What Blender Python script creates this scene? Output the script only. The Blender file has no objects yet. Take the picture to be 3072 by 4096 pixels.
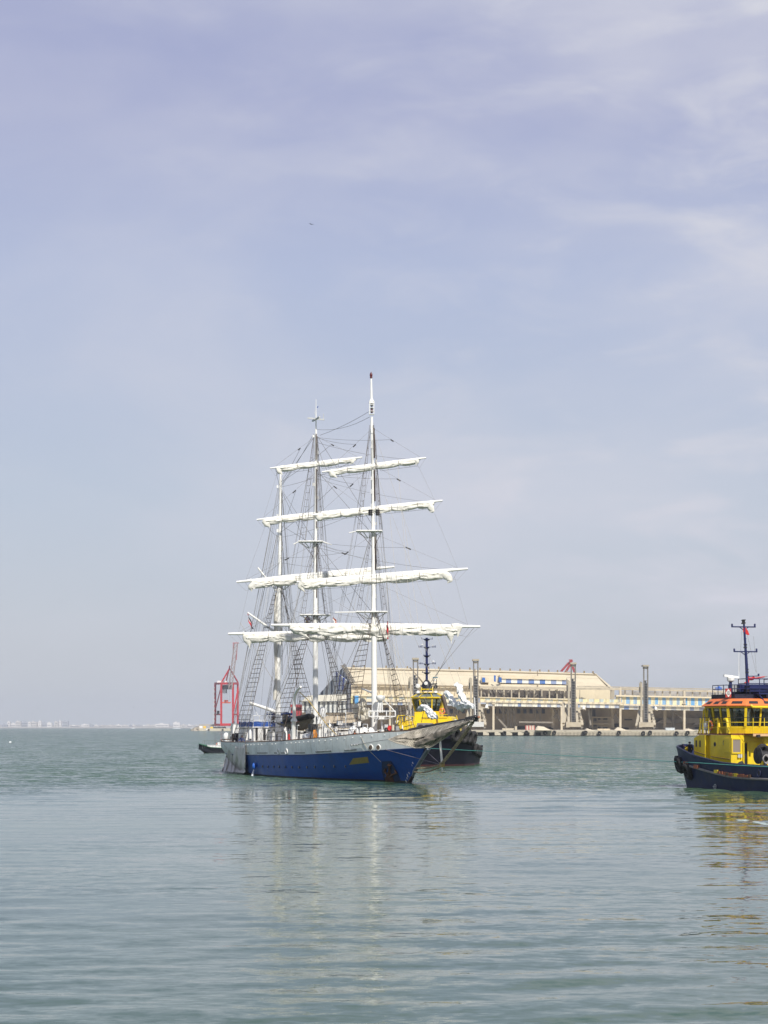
import bpy, math, random
from mathutils import Vector, Matrix, noise
import numpy as np
R_ = random.Random(7)
S = bpy.context.scene
C = S.collection
# ---------------------------------------------------------------- camera
F = 8400.0; CX = 1536.0; HOR = 2908.0; H = 4.6          # focal length and horizon in photo pixels, eye height in metres
cam = bpy.data.cameras.new('camera'); cam.sensor_fit = 'VERTICAL'; cam.sensor_height = 36.0
cam.lens = F/4096*36.0; cam.shift_y = (HOR-2048)/4096.0; cam.clip_start = .5; cam.clip_end = 30000
co = bpy.data.objects.new('camera', cam); C.objects.link(co); co.location = (0, 0, H); co.rotation_euler = (math.pi/2, 0, 0)
S.camera = co
S.render.resolution_x = 768; S.render.resolution_y = 1024
S.view_settings.view_transform = 'Standard'; S.view_settings.look = 'None'
S.view_settings.exposure = 0.0; S.view_settings.gamma = 1.0
# ---------------------------------------------------------------- sun and sky
SUND = Vector((.31*math.cos(math.radians(44)), -.951*math.cos(math.radians(44)), math.sin(math.radians(44)))).normalized()
sl = bpy.data.lights.new('sun', 'SUN'); sl.energy = 4.8; sl.angle = math.radians(.6); sl.color = (1, .955, .88)
so = bpy.data.objects.new('sun', sl); C.objects.link(so); so.rotation_euler = SUND.to_track_quat('Z', 'Y').to_euler()
w = bpy.data.worlds.new('World'); S.world = w; w.use_nodes = True
nt = w.node_tree; N = nt.nodes; L = nt.links; N.clear()
def nd(t, **k):
    n = N.new(t)
    for a, v in k.items(): setattr(n, a, v)
    return n
sky = nd('ShaderNodeTexSky', sky_type='NISHITA', sun_disc=False)
sky.sun_elevation = math.asin(SUND.z); sky.sun_rotation = math.atan2(SUND.x, SUND.y)
sky.air_density = 1.0; sky.dust_density = 2.0; sky.ozone_density = 1.6; sky.altitude = 0
tc = nd('ShaderNodeTexCoord')
sep = nd('ShaderNodeSeparateXYZ'); L.new(tc.outputs['Generated'], sep.inputs[0])
# thin cirrus veil: two stretched, warped noises
mp = nd('ShaderNodeMapping'); mp.inputs['Scale'].default_value = (5.0, 5.0, 13.0); mp.inputs['Rotation'].default_value = (0, .30, 0); mp.inputs['Location'].default_value = (3.1, .4, 1.7)
L.new(tc.outputs['Generated'], mp.inputs[0])
n1 = nd('ShaderNodeTexNoise'); n1.inputs['Scale'].default_value = 1.0; n1.inputs['Detail'].default_value = 5; n1.inputs['Roughness'].default_value = .48; n1.inputs['Distortion'].default_value = .35
L.new(mp.outputs[0], n1.inputs['Vector'])
r1 = nd('ShaderNodeMapRange'); r1.inputs[1].default_value = .32; r1.inputs[2].default_value = .68; r1.interpolation_type = 'SMOOTHSTEP'
L.new(n1.outputs[0], r1.inputs[0])
mp2 = nd('ShaderNodeMapping'); mp2.inputs['Scale'].default_value = (14.0, 14.0, 42.0); mp2.inputs['Rotation'].default_value = (0, .42, 0); mp2.inputs['Location'].default_value = (7.7, 2.4, 5.2)
L.new(tc.outputs['Generated'], mp2.inputs[0])
n2 = nd('ShaderNodeTexNoise'); n2.inputs['Scale'].default_value = 1.0; n2.inputs['Detail'].default_value = 6; n2.inputs['Roughness'].default_value = .55; n2.inputs['Distortion'].default_value = .5
L.new(mp2.outputs[0], n2.inputs['Vector'])
r2 = nd('ShaderNodeMapRange'); r2.inputs[1].default_value = .44; r2.inputs[2].default_value = .80; r2.interpolation_type = 'SMOOTHSTEP'
L.new(n2.outputs[0], r2.inputs[0])
# more cloud to the right
rx = nd('ShaderNodeMapRange'); rx.inputs[1].default_value = -.17; rx.inputs[2].default_value = .20; rx.inputs[3].default_value = .35; rx.inputs[4].default_value = 1.0
L.new(sep.outputs['X'], rx.inputs[0])
def mth(op, a, b=None):
    m = nd('ShaderNodeMath', operation=op)
    for i, v in enumerate((a, b)):
        if v is None: continue
        if isinstance(v, (int, float)): m.inputs[i].default_value = v
        else: L.new(v, m.inputs[i])
    return m.outputs[0]
c1 = mth('MULTIPLY', mth('MULTIPLY', r1.outputs[0], .85), rx.outputs[0])
c2 = mth('MULTIPLY', mth('MULTIPLY', r2.outputs[0], .75), mth('MULTIPLY', rx.outputs[0], rx.outputs[0]))
cl = mth('MINIMUM', mth('ADD', c1, c2), 1.0)
# pale veil over the whole sky, thick near the horizon
ramp = nd('ShaderNodeValToRGB'); L.new(sep.outputs['Z'], ramp.inputs[0])
e = ramp.color_ramp.elements
e[0].position = 0.0; e[0].color = (.620, .650, .705, 1)
e[1].position = .36; e[1].color = (.372, .400, .630, 1)
for p, c in ((.04, (.590, .625, .700, 1)), (.108, (.540, .600, .720, 1)), (.21, (.480, .535, .725, 1)), (.28, (.430, .458, .668, 1)), (.6, (.20, .26, .42, 1))):
    q = e.new(p); q.color = c
sc_ = nd('ShaderNodeVectorMath', operation='SCALE'); L.new(sky.outputs[0], sc_.inputs[0]); sc_.inputs['Scale'].default_value = .10
mx = nd('ShaderNodeMix', data_type='RGBA'); mx.inputs[0].default_value = .86
L.new(sc_.outputs[0], mx.inputs[6]); L.new(ramp.outputs[0], mx.inputs[7])
mc = nd('ShaderNodeMix', data_type='RGBA'); L.new(cl, mc.inputs[0]); L.new(mx.outputs[2], mc.inputs[6]); mc.inputs[7].default_value = (.66, .67, .75, 1)
bg = nd('ShaderNodeBackground'); bg.inputs[1].default_value = 1.0; L.new(mc.outputs[2], bg.inputs[0])
wo = nd('ShaderNodeOutputWorld'); L.new(bg.outputs[0], wo.inputs[0])

# ---------------------------------------------------------------- helpers
def P(px, py, Y): return Vector(((px-CX)*Y/F, Y, H-(py-HOR)*Y/F))
class Frame:
    """A vessel's own axes: a = metres ahead of the origin, s = metres to its side, z up."""
    def __init__(s, ox, oy, hx, hy, side):
        n = math.hypot(hx, hy); s.o = Vector((ox, oy, 0)); s.h = Vector((hx/n, hy/n, 0))
        s.p = Vector((-s.h.y, s.h.x, 0))*side
    def w(s, a, b, z): return s.o+s.h*a+s.p*b+Vector((0, 0, z))
    def side(s, px, py, b):          # where the sight line through a photo point meets the plane at side offset b
        k = (px-CX)/F; q = s.o+s.p*b
        a = (k*q.y-q.x)/(s.h.x-k*s.h.y); Y = q.y+a*s.h.y
        return (a, b, H-(py-HOR)*Y/F)
    def cross(s, px, py, a):         # ... meets the plane across the vessel at distance a
        k = (px-CX)/F; q = s.o+s.h*a
        b = (k*q.y-q.x)/(s.p.x-k*s.p.y); Y = q.y+b*s.p.y
        return (a, b, H-(py-HOR)*Y/F)
    def __call__(s, v): return s.w(*v)
class MB:
    def __init__(s, xf=None): s.v = []; s.f = []; s.m = []; s.xf = xf; s.cm = 0
    def add(s, vs, fs):
        o = len(s.v); xf = s.xf
        s.v += [tuple(xf(v)) if xf else tuple(v) for v in vs]
        s.f += [tuple(i+o for i in f) for f in fs]; s.m += [s.cm]*len(fs)
        return s
    def box(s, x0, x1, y0, y1, z0, z1):
        return s.add([(x0,y0,z0),(x1,y0,z0),(x1,y1,z0),(x0,y1,z0),(x0,y0,z1),(x1,y0,z1),(x1,y1,z1),(x0,y1,z1)],
                     [(0,3,2,1),(4,5,6,7),(0,1,5,4),(1,2,6,5),(2,3,7,6),(3,0,4,7)])
    def cbox(s, c, sx, sy, sz): return s.box(c[0]-sx/2, c[0]+sx/2, c[1]-sy/2, c[1]+sy/2, c[2]-sz/2, c[2]+sz/2)
    def prism(s, poly, ext):         # poly: 3D points, ext: vector
        n = len(poly); e = Vector(ext); vs = [Vector(p) for p in poly]; vs += [p+e for p in vs]
        return s.add(vs, [tuple(range(n-1, -1, -1)), tuple(range(n, 2*n))]+[(i, (i+1) % n, n+(i+1) % n, n+i) for i in range(n)])
    def tube(s, pts, r, n=6, cap=True, sx=1.0):
        pts = [Vector(p) for p in pts]; rs = r if isinstance(r, (list, tuple)) else [r]*len(pts)
        vs = []; up = None
        for i, p in enumerate(pts):
            d = (pts[min(i+1, len(pts)-1)]-pts[max(i-1, 0)])
            d = d.normalized() if d.length > 1e-9 else Vector((0, 0, 1))
            if up is None: up = Vector((0, 0, 1)) if abs(d.z) < .9 else Vector((1, 0, 0))
            a = d.cross(up)
            if a.length < 1e-6: a = d.orthogonal()
            a.normalize(); b = a.cross(d).normalized(); up = b
            for k in range(n):
                t = 2*math.pi*(k+.5)/n; vs.append(p+(a*math.cos(t)*sx+b*math.sin(t))*rs[i])
        fs = [(i*n+k, i*n+(k+1) % n, (i+1)*n+(k+1) % n, (i+1)*n+k) for i in range(len(pts)-1) for k in range(n)]
        if cap: fs += [tuple(range(n-1, -1, -1)), tuple(range((len(pts)-1)*n, len(pts)*n))]
        return s.add(vs, fs)
    def bar(s, a, b, w_, h_=None): 
        h_ = h_ or w_; a = Vector(a); b = Vector(b); d = (b-a).normalized()
        u = d.cross(Vector((0, 0, 1))); u = u.normalized() if u.length > 1e-4 else Vector((1, 0, 0)); v = u.cross(d)
        q = [u*w_/2*i+v*h_/2*j for i, j in ((-1,-1),(1,-1),(1,1),(-1,1))]
        return s.add([a+k for k in q]+[b+k for k in q], [(0,1,2,3)[::-1],(4,5,6,7),(0,1,5,4),(1,2,6,5),(2,3,7,6),(3,0,4,7)])
    def grid(s, rows, close=False):
        m = len(rows[0]); vs = [p for r in rows for p in r]
        return s.add(vs, [(i*m+j, i*m+(j+1) % m, (i+1)*m+(j+1) % m, (i+1)*m+j) for i in range(len(rows)-1) for j in range(m if close else m-1)])
    def lathe(s, c, prof, n=12, axis=(0, 0, 1)):   # prof: (radius, height) along the axis
        ax = Vector(axis).normalized(); a = ax.orthogonal().normalized(); b = ax.cross(a); c = Vector(c)
        rows = [[c+ax*h_+(a*math.cos(2*math.pi*k/n)+b*math.sin(2*math.pi*k/n))*max(r, .0005) for k in range(n)] for r, h_ in prof]
        s.grid(rows, True)
        o = len(prof)-1
        return s.add(rows[0], [tuple(range(n-1, -1, -1))]).add(rows[o], [tuple(range(n))])
    def ball(s, c, r, n=10, sz=1.0, ax=(0, 0, 1)):
        return s.lathe(c, [(r*math.sin(math.pi*k/6), -r*sz*math.cos(math.pi*k/6)) for k in range(7)], n, ax)
    def torus(s, c, ax, R, r, n=20, m=8, tread=0):
        ax = Vector(ax).normalized(); a = ax.orthogonal().normalized(); b = ax.cross(a); c = Vector(c); rows = []
        for i in range(n):
            t = 2*math.pi*i/n; rd = a*math.cos(t)+b*math.sin(t); row = []
            for k in range(m):
                q = 2*math.pi*k/m; rr = r*(1+tread*((i % 2)-.5)*(math.cos(q) > .3))
                row.append(c+rd*(R+rr*math.cos(q))+ax*(rr*1.15*math.sin(q)))
            rows.append(row)
        rows.append(rows[0]); return s.grid(rows, True)
    def build(s, name, mats, parent=None, smooth=None, loc=None):
        me = bpy.data.meshes.new(name)
        org = parent_world(parent) if parent is not None else Vector(loc or (0, 0, 0))
        me.from_pydata([(v[0]-org.x, v[1]-org.y, v[2]-org.z) for v in s.v], [], s.f)
        if not isinstance(mats, (list, tuple)): mats = [mats]
        for m in mats: me.materials.append(m)
        if len(mats) > 1: me.polygons.foreach_set('material_index', s.m)
        if smooth is not None:
            me.polygons.foreach_set('use_smooth', [True]*len(me.polygons)); me.set_sharp_from_angle(angle=math.radians(smooth))
        me.update()
        o = bpy.data.objects.new(name, me); C.objects.link(o)
        if parent is not None: o.parent = parent
        else: o.location = org
        return o
def parent_world(o):
    p = Vector(o.location)
    while o.parent is not None: o = o.parent; p = p+Vector(o.location)
    return p
def tag(o, label=None, cat=None, group=None, kind=None):
    if label: o['label'] = label
    if cat: o['category'] = cat
    if group: o['group'] = group
    if kind: o['kind'] = kind
    return o
def thing(name, loc, label, cat, group=None):
    o = bpy.data.objects.new(name, None); C.objects.link(o); o.location = loc; o.empty_display_size = .5
    return tag(o, label, cat, group)
# ---------------------------------------------------------------- materials
def mat(name, col, rough=.5, metal=0.0, var=.12, vs=1.5, col2=None, amt2=0.0, s2=.8, bump=0.0, bs=20, stretch=(1, 1, 1), spec=.5, thr=.56, streak=0, cstreak=None, coat=0):
    m = bpy.data.materials.new(name); m.use_nodes = True
    t = m.node_tree; n = t.nodes; l = t.links; b = n['Principled BSDF']
    b.inputs['Roughness'].default_value = rough; b.inputs['Metallic'].default_value = metal; b.inputs['Specular IOR Level'].default_value = spec
    if coat: b.inputs['Coat Weight'].default_value = coat
    g = n.new('ShaderNodeNewGeometry'); mpn = n.new('ShaderNodeMapping'); mpn.inputs['Scale'].default_value = stretch; l.new(g.outputs['Position'], mpn.inputs[0])
    a = n.new('ShaderNodeTexNoise'); a.inputs['Scale'].default_value = vs; a.inputs['Detail'].default_value = 6; a.inputs['Roughness'].default_value = .62; l.new(mpn.outputs[0], a.inputs['Vector'])
    mr = n.new('ShaderNodeMapRange'); mr.inputs[1].default_value = .3; mr.inputs[2].default_value = .7; mr.inputs[3].default_value = 1-var; mr.inputs[4].default_value = 1+var; l.new(a.outputs[0], mr.inputs[0])
    mxn = n.new('ShaderNodeVectorMath'); mxn.operation = 'SCALE'; mxn.inputs[0].default_value = col[:3]; l.new(mr.outputs[0], mxn.inputs['Scale'])
    out = mxn.outputs[0]
    def layer(out, c, amount, sc, st, th):
        mp_ = n.new('ShaderNodeMapping'); mp_.inputs['Scale'].default_value = st; l.new(g.outputs['Position'], mp_.inputs[0])
        q = n.new('ShaderNodeTexNoise'); q.inputs['Scale'].default_value = sc; q.inputs['Detail'].default_value = 7; q.inputs['Roughness'].default_value = .65; l.new(mp_.outputs[0], q.inputs['Vector'])
        k = n.new('ShaderNodeMapRange'); k.inputs[1].default_value = th; k.inputs[2].default_value = th+.12; k.inputs[4].default_value = amount; l.new(q.outputs[0], k.inputs[0])
        x = n.new('ShaderNodeMix'); x.data_type = 'RGBA'; l.new(k.outputs[0], x.inputs[0]); l.new(out, x.inputs[6]); x.inputs[7].default_value = (*c[:3], 1)
        return x.outputs[2]
    if col2 and amt2: out = layer(out, col2, amt2, s2, (1, 1, 1), thr)
    if streak: out = layer(out, cstreak, streak, 2.2, (1.6, 1.6, .12), .54)
    l.new(out, b.inputs['Base Color'])
    if bump:
        z = n.new('ShaderNodeTexNoise'); z.inputs['Scale'].default_value = bs; z.inputs['Detail'].default_value = 4; l.new(g.outputs['Position'], z.inputs['Vector'])
        bn = n.new('ShaderNodeBump'); bn.inputs['Strength'].default_value = bump; bn.inputs['Distance'].default_value = .05; l.new(z.outputs[0], bn.inputs['Height']); l.new(bn.outputs[0], b.inputs['Normal'])
    return m
def stripes(name, ca, cb, width, duty=.5, rough=.7, fade=.25, axis='X', jit=.0, seed=0.0, dirt=(.35, .31, .24)):
    """vertical cladding stripes in two colours along a world axis"""
    m = bpy.data.materials.new(name); m.use_nodes = True
    t = m.node_tree; n = t.nodes; l = t.links; b = n['Principled BSDF']; b.inputs['Roughness'].default_value = rough
    g = n.new('ShaderNodeNewGeometry'); s_ = n.new('ShaderNodeSeparateXYZ'); l.new(g.outputs['Position'], s_.inputs[0])
    def M(op, a, b_=None):
        k = n.new('ShaderNodeMath'); k.operation = op
        for i, v in enumerate((a, b_)):
            if v is None: continue
            if isinstance(v, (int, float)): k.inputs[i].default_value = v
            else: l.new(v, k.inputs[i])
        return k.outputs[0]
    src = s_.outputs['X'] if axis == 'X' else M('ADD', M('MULTIPLY', s_.outputs['X'], .30), M('MULTIPLY', s_.outputs['Y'], .95))
    cell = M('DIVIDE', M('ADD', src, 500.0+seed), width)
    wn = n.new('ShaderNodeTexWhiteNoise'); wn.noise_dimensions = '1D'; l.new(M('FLOOR', cell), wn.inputs['W'])
    fr = M('FRACT', cell); th = M('ADD', duty, M('MULTIPLY', M('SUBTRACT', wn.outputs[0], .5), jit))
    f = M('LESS_THAN', fr, th)
    wn2 = n.new('ShaderNodeTexWhiteNoise'); wn2.noise_dimensions = '1D'; l.new(M('FLOOR', M('MULTIPLY', cell, 2.0)), wn2.inputs['W'])
    x = n.new('ShaderNodeMix'); x.data_type = 'RGBA'; l.new(f, x.inputs[0]); x.inputs[6].default_value = (*cb, 1); x.inputs[7].default_value = (*ca, 1)
    y = n.new('ShaderNodeMix'); y.data_type = 'RGBA'; l.new(M('MULTIPLY', wn2.outputs[0], fade), y.inputs[0]); l.new(x.outputs[2], y.inputs[6]); y.inputs[7].default_value = (.62, .60, .50, 1)
    no = n.new('ShaderNodeTexNoise'); no.inputs['Scale'].default_value = .35; no.inputs['Detail'].default_value = 7; no.inputs['Roughness'].default_value = .7; l.new(g.outputs['Position'], no.inputs['Vector'])
    mr = n.new('ShaderNodeMapRange'); mr.inputs[1].default_value = .5; mr.inputs[2].default_value = .72; mr.inputs[4].default_value = .55; l.new(no.outputs[0], mr.inputs[0])
    z = n.new('ShaderNodeMix'); z.data_type = 'RGBA'; l.new(mr.outputs[0], z.inputs[0]); l.new(y.outputs[2], z.inputs[6]); z.inputs[7].default_value = (*dirt, 1)
    l.new(z.outputs[2], b.inputs['Base Color']); return m
def glass(name, tint=(.02, .028, .028)):
    m = bpy.data.materials.new(name); m.use_nodes = True; t = m.node_tree; n = t.nodes; l = t.links; b = n['Principled BSDF']
    b.inputs['Base Color'].default_value = (*tint, 1); b.inputs['Roughness'].default_value = .04; b.inputs['Specular IOR Level'].default_value = .8
    tr = n.new('ShaderNodeBsdfTransparent'); tr.inputs[0].default_value = (.75, .82, .80, 1); ms = n.new('ShaderNodeMixShader'); ms.inputs[0].default_value = .45
    l.new(tr.outputs[0], ms.inputs[1]); l.new(b.outputs[0], ms.inputs[2]); l.new(ms.outputs[0], n['Material Output'].inputs[0]); return m
WHITE = mat('white_paint', (.80, .80, .775), .38, var=.05, vs=1.2, col2=(.42, .33, .22), amt2=.35, s2=1.3, thr=.62, streak=.25, cstreak=(.45, .38, .28))
MASTW = mat('mast_white_paint', (.82, .81, .77), .42, var=.05, vs=2, col2=(.45, .30, .17), amt2=.5, s2=.9, thr=.63)
BULW = mat('weathered_white_bulwark', (.76, .79, .76), .5, var=.09, vs=.9, col2=(.52, .54, .51), amt2=.5, s2=.6, thr=.52, streak=.45, cstreak=(.36, .33, .26))
BLUE = mat('ship_blue_paint', (.003, .064, .31), .36, var=.14, vs=.7, col2=(.010, .055, .20), amt2=.6, s2=.5, thr=.56, streak=.5, cstreak=(.010, .05, .17), spec=.25)
SAIL = mat('sail_cloth', (.76, .74, .67), .9, var=.07, vs=3, col2=(.52, .48, .38), amt2=.4, s2=1.1, thr=.56, bump=.7, bs=6, spec=.1)
SAIL2 = mat('white_staysail_cloth', (.84, .84, .81), .9, var=.06, vs=4, bump=.5, bs=12, spec=.1)
ROPE = mat('tarred_rope', (.13, .12, .115), .9, var=.3, vs=.6)
ROPEL = mat('pale_rope', (.42, .39, .33), .9, var=.2, vs=3)
WOOD = mat('brown_wood', (.12, .065, .035), .6, var=.3, vs=4)
DARK = mat('dark_gear', (.022, .022, .025), .6, var=.4, vs=3)
BLACK = mat('black_rubber', (.022, .021, .021), .8, var=.4, vs=4, col2=(.09, .08, .075), amt2=.5, s2=2.5, bump=.5, bs=16)
GREY = mat('grey_paint', (.30, .31, .31), .55, var=.15, vs=2, col2=(.16, .15, .13), amt2=.5, s2=1.4)
LGREY = mat('light_grey_panel', (.52, .53, .52), .5, var=.1, vs=2, col2=(.3, .28, .24), amt2=.4, s2=1.0)
RUST = mat('rust_stain', (.10, .042, .022), .85, var=.35, vs=3, col2=(.02, .02, .035), amt2=.8, s2=1.5)
BRASS = mat('dull_gold_plate', (.30, .21, .05), .4, var=.2, vs=6)
RED = mat('red_paint', (.55, .025, .022), .5, var=.12, vs=4)
ORANGE = mat('orange_plastic', (.80, .17, .04), .5, var=.1, vs=4)
YEL = mat('tug_yellow_paint', (.78, .57, .015), .42, var=.07, vs=1.0, col2=(.50, .32, .03), amt2=.5, s2=1.6, thr=.6, streak=.35, cstreak=(.42, .24, .05))
NAVY = mat('tug_navy_hull', (.013, .021, .075), .5, var=.25, vs=1.2, col2=(.032, .038, .07), amt2=.5, s2=.9, thr=.52, streak=.4, cstreak=(.06, .055, .055), spec=.35)
NAVYB = mat('navy_mast_paint', (.012, .018, .085), .4, var=.15, vs=3)
GLS = glass('window_glass')
INT = mat('dark_interior', (.05, .05, .05), .8, var=.5, vs=2.5, col2=(.25, .25, .23), amt2=.7, s2=1.8, thr=.58)
BTARP = mat('blue_tarp', (.02, .075, .30), .55, var=.25, vs=4, bump=.6, bs=10)
CREAM = mat('cream_sheet_roof', (.66, .575, .41), .75, var=.05, vs=.15, col2=(.50, .42, .29), amt2=.45, s2=.08, stretch=(1, 1, 1), thr=.5, streak=.3, cstreak=(.48, .41, .30))
CREAM2 = mat('cream_concrete', (.56, .50, .385), .85, var=.12, vs=.25, col2=(.36, .31, .23), amt2=.55, s2=.3, thr=.52)
DUST = mat('dusty_brown_wall', (.46, .39, .29), .9, var=.12, vs=.2, col2=(.30, .25, .18), amt2=.6, s2=.15, thr=.5)
STEEL = mat('dusty_steel', (.20, .18, .15), .7, var=.25, vs=.5)
CRED = mat('crane_red_paint', (.43, .004, .012), .5, var=.12, vs=.12)
SAND = mat('pale_mineral_heap', (.66, .57, .42), .95, var=.1, vs=.5)
ROCK = mat('pale_rock', (.45, .40, .33), .95, var=.25, vs=.3)
SKIN = mat('skin', (.20, .10, .06), .6, var=.05)
HAIR = mat('black_hair', (.012, .010, .009), .7, var=.2)
CLOTHD = mat('dark_navy_clothes', (.018, .020, .035), .9, var=.3, vs=6)
CLOTHB = mat('blue_work_clothes', (.03, .06, .20), .9, var=.3, vs=6)
VEST = mat('orange_life_vest', (.85, .16, .02), .7, var=.1, vs=6)
# ---------------------------------------------------------------- water
def water():
    m = bpy.data.materials.new('harbour_water'); m.use_nodes = True
    t = m.node_tree; n = t.nodes; l = t.links; b = n['Principled BSDF']
    b.inputs['Roughness'].default_value = .045; b.inputs['IOR'].default_value = 1.333; b.inputs['Specular IOR Level'].default_value = .5
    g = n.new('ShaderNodeNewGeometry')
    def M(op, a, b_=None, c_=None):
        k = n.new('ShaderNodeMath'); k.operation = op
        for i, v in enumerate((a, b_, c_)):
            if v is None: continue
            if isinstance(v, (int, float)): k.inputs[i].default_value = v
            else: l.new(v, k.inputs[i])
        return k.outputs[0]
    def nz(scale, st, rot=0, det=3, rough=.5, dist=0.0, loc=(0, 0, 0)):
        mp_ = n.new('ShaderNodeMapping'); mp_.inputs['Scale'].default_value = st; mp_.inputs['Rotation'].default_value = (0, 0, rot); mp_.inputs['Location'].default_value = loc
        l.new(g.outputs['Position'], mp_.inputs[0]); q = n.new('ShaderNodeTexNoise'); q.inputs['Scale'].default_value = scale; q.inputs['Detail'].default_value = det
        q.inputs['Roughness'].default_value = rough; q.inputs['Distortion'].default_value = dist; l.new(mp_.outputs[0], q.inputs['Vector']); return q.outputs[0]
    # wind patches: rough beyond the ships and in bands, slick in the wake between
    sp = n.new('ShaderNodeSeparateXYZ'); l.new(g.outputs['Position'], sp.inputs[0])
    patch = nz(.018, (.55, 1.3, 1), .25, 4, .55, 1.0)
    pr = n.new('ShaderNodeMapRange'); pr.interpolation_type = 'SMOOTHSTEP'; pr.inputs[1].default_value = .42; pr.inputs[2].default_value = .60; pr.inputs[3].default_value = WPAR['lo']; pr.inputs[4].default_value = 1.0; l.new(patch, pr.inputs[0])
    yy = M('ADD', M('SUBTRACT', sp.outputs['Y'], 52.0), M('MULTIPLY', nz(.03, (.5, 1.4, 1), 0, 3, .5, 1.2), 110.0))
    far = n.new('ShaderNodeMapRange'); far.interpolation_type = 'SMOOTHSTEP'; far.inputs[1].default_value = 120; far.inputs[2].default_value = 185; far.inputs[3].default_value = 0; far.inputs[4].default_value = 1; l.new(yy, far.inputs[0])
    near = n.new('ShaderNodeMapRange'); near.interpolation_type = 'SMOOTHSTEP'; near.inputs[1].default_value = 36; near.inputs[2].default_value = 66; near.inputs[3].default_value = WPAR['near']; near.inputs[4].default_value = WPAR['mid']; l.new(yy, near.inputs[0])
    amp = M('ADD', M('MULTIPLY', pr.outputs[0], near.outputs[0]), M('MULTIPLY', far.outputs[0], WPAR['far']))
    gx = M('POWER', M('ABSOLUTE', M('DIVIDE', M('ADD', sp.outputs['X'], 4.0), 20.0)), 2.0); gy = M('POWER', M('ABSOLUTE', M('DIVIDE', M('SUBTRACT', sp.outputs['Y'], 148.0), 30.0)), 2.0)
    calm = M('EXPONENT', M('MULTIPLY', M('ADD', gx, gy), -1.0)); keep = M('SUBTRACT', 1.0, M('MULTIPLY', calm, .88)); amp = M('MULTIPLY', amp, M('ADD', M('MULTIPLY', keep, .9), .1))
    farc = M('MULTIPLY', far.outputs[0], keep)
    # slopes straight from vector noise, so that far ripples keep their steepness
    def vn(scale, st, rot, det, rough, dist, loc, kx, ky):
        mp_ = n.new('ShaderNodeMapping'); mp_.inputs['Scale'].default_value = st; mp_.inputs['Rotation'].default_value = (0, 0, rot); mp_.inputs['Location'].default_value = loc
        l.new(g.outputs['Position'], mp_.inputs[0]); q = n.new('ShaderNodeTexNoise'); q.inputs['Scale'].default_value = scale; q.inputs['Detail'].default_value = det
        q.inputs['Roughness'].default_value = rough; q.inputs['Distortion'].default_value = dist; l.new(mp_.outputs[0], q.inputs['Vector'])
        a = n.new('ShaderNodeVectorMath'); a.operation = 'SUBTRACT'; l.new(q.outputs['Color'], a.inputs[0]); a.inputs[1].default_value = (.5, .5, .5)
        b2 = n.new('ShaderNodeVectorMath'); b2.operation = 'MULTIPLY'; l.new(a.outputs[0], b2.inputs[0]); b2.inputs[1].default_value = (kx, ky, 0); return b2.outputs[0]
    def VA(a, b_): k = n.new('ShaderNodeVectorMath'); k.operation = 'ADD'; l.new(a, k.inputs[0]); l.new(b_, k.inputs[1]); return k.outputs[0]
    v = None
    for args in WAVES:
        q = vn(*args); v = q if v is None else VA(v, q)
    sc = n.new('ShaderNodeVectorMath'); sc.operation = 'SCALE'; l.new(v, sc.inputs[0]); l.new(amp, sc.inputs['Scale'])
    up = n.new('ShaderNodeVectorMath'); up.operation = 'ADD'; l.new(sc.outputs[0], up.inputs[0]); l.new(g.outputs['Normal'], up.inputs[1])
    bi = n.new('ShaderNodeCombineXYZ'); l.new(M('ADD', M('MULTIPLY', farc, -.14), -.02), bi.inputs['Y']); ub = VA(up.outputs[0], bi.outputs[0])
    nm = n.new('ShaderNodeVectorMath'); nm.operation = 'NORMALIZE'; l.new(ub, nm.inputs[0]); l.new(nm.outputs[0], b.inputs['Normal'])
    cn = nz(.05, (.6, 1, 1), .1, 4, .6, .8, (5, 5, 5))
    cr = n.new('ShaderNodeValToRGB'); l.new(cn, cr.inputs[0]); e = cr.color_ramp.elements
    e[0].position = .35; e[0].color = (.036, .082, .052, 1); e[1].position = .68; e[1].color = (.066, .116, .070, 1)
    l.new(cr.outputs[0], b.inputs['Base Color'])
    # one sheet: a finely divided, gently waving part where the waves are large enough to see, flat sheet beyond
    X0, X1, Y0, Y1 = -75.0, 80.0, 20.0, 330.0
    nx = 470; ny = 600; x = np.linspace(X0, X1, nx); y = Y0*np.exp(np.linspace(0, 1, ny)*math.log(Y1/Y0)); X, Yg = np.meshgrid(x, y)
    rs = np.random.RandomState(5)
    def fld(sx, sy, k, seed):
        r = np.random.RandomState(seed); f = np.zeros_like(X)
        for _ in range(k): a = r.normal(0, 1/sx); b_ = r.normal(0, 1/sy); f += np.sin(X*a+Yg*b_+r.uniform(0, 6.28))
        return f/math.sqrt(k)
    patch_ = 1/(1+np.exp(-2.2*fld(26, 11, 9, 3)))
    sm = lambda a, b_, v: np.clip((v-a)/(b_-a), 0, 1)**2*(3-2*np.clip((v-a)/(b_-a), 0, 1))
    Yw = Yg+9*fld(30, 25, 6, 8)
    env = (WGEO['near']*(1-sm(38, 62, Yw))+WGEO['mid']*sm(38, 62, Yw)*(1-sm(95, 140, Yw))*(.35+.9*patch_)+WGEO['far']*sm(95, 140, Yw)*(.5+.7*patch_))
    calm_ = np.exp(-((X+4)/20)**2-((Yg-148)/30)**2); env = env*(1-.85*calm_)
    Z = np.zeros_like(X); sp_ = np.maximum(Yg*.0047, .33)
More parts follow.
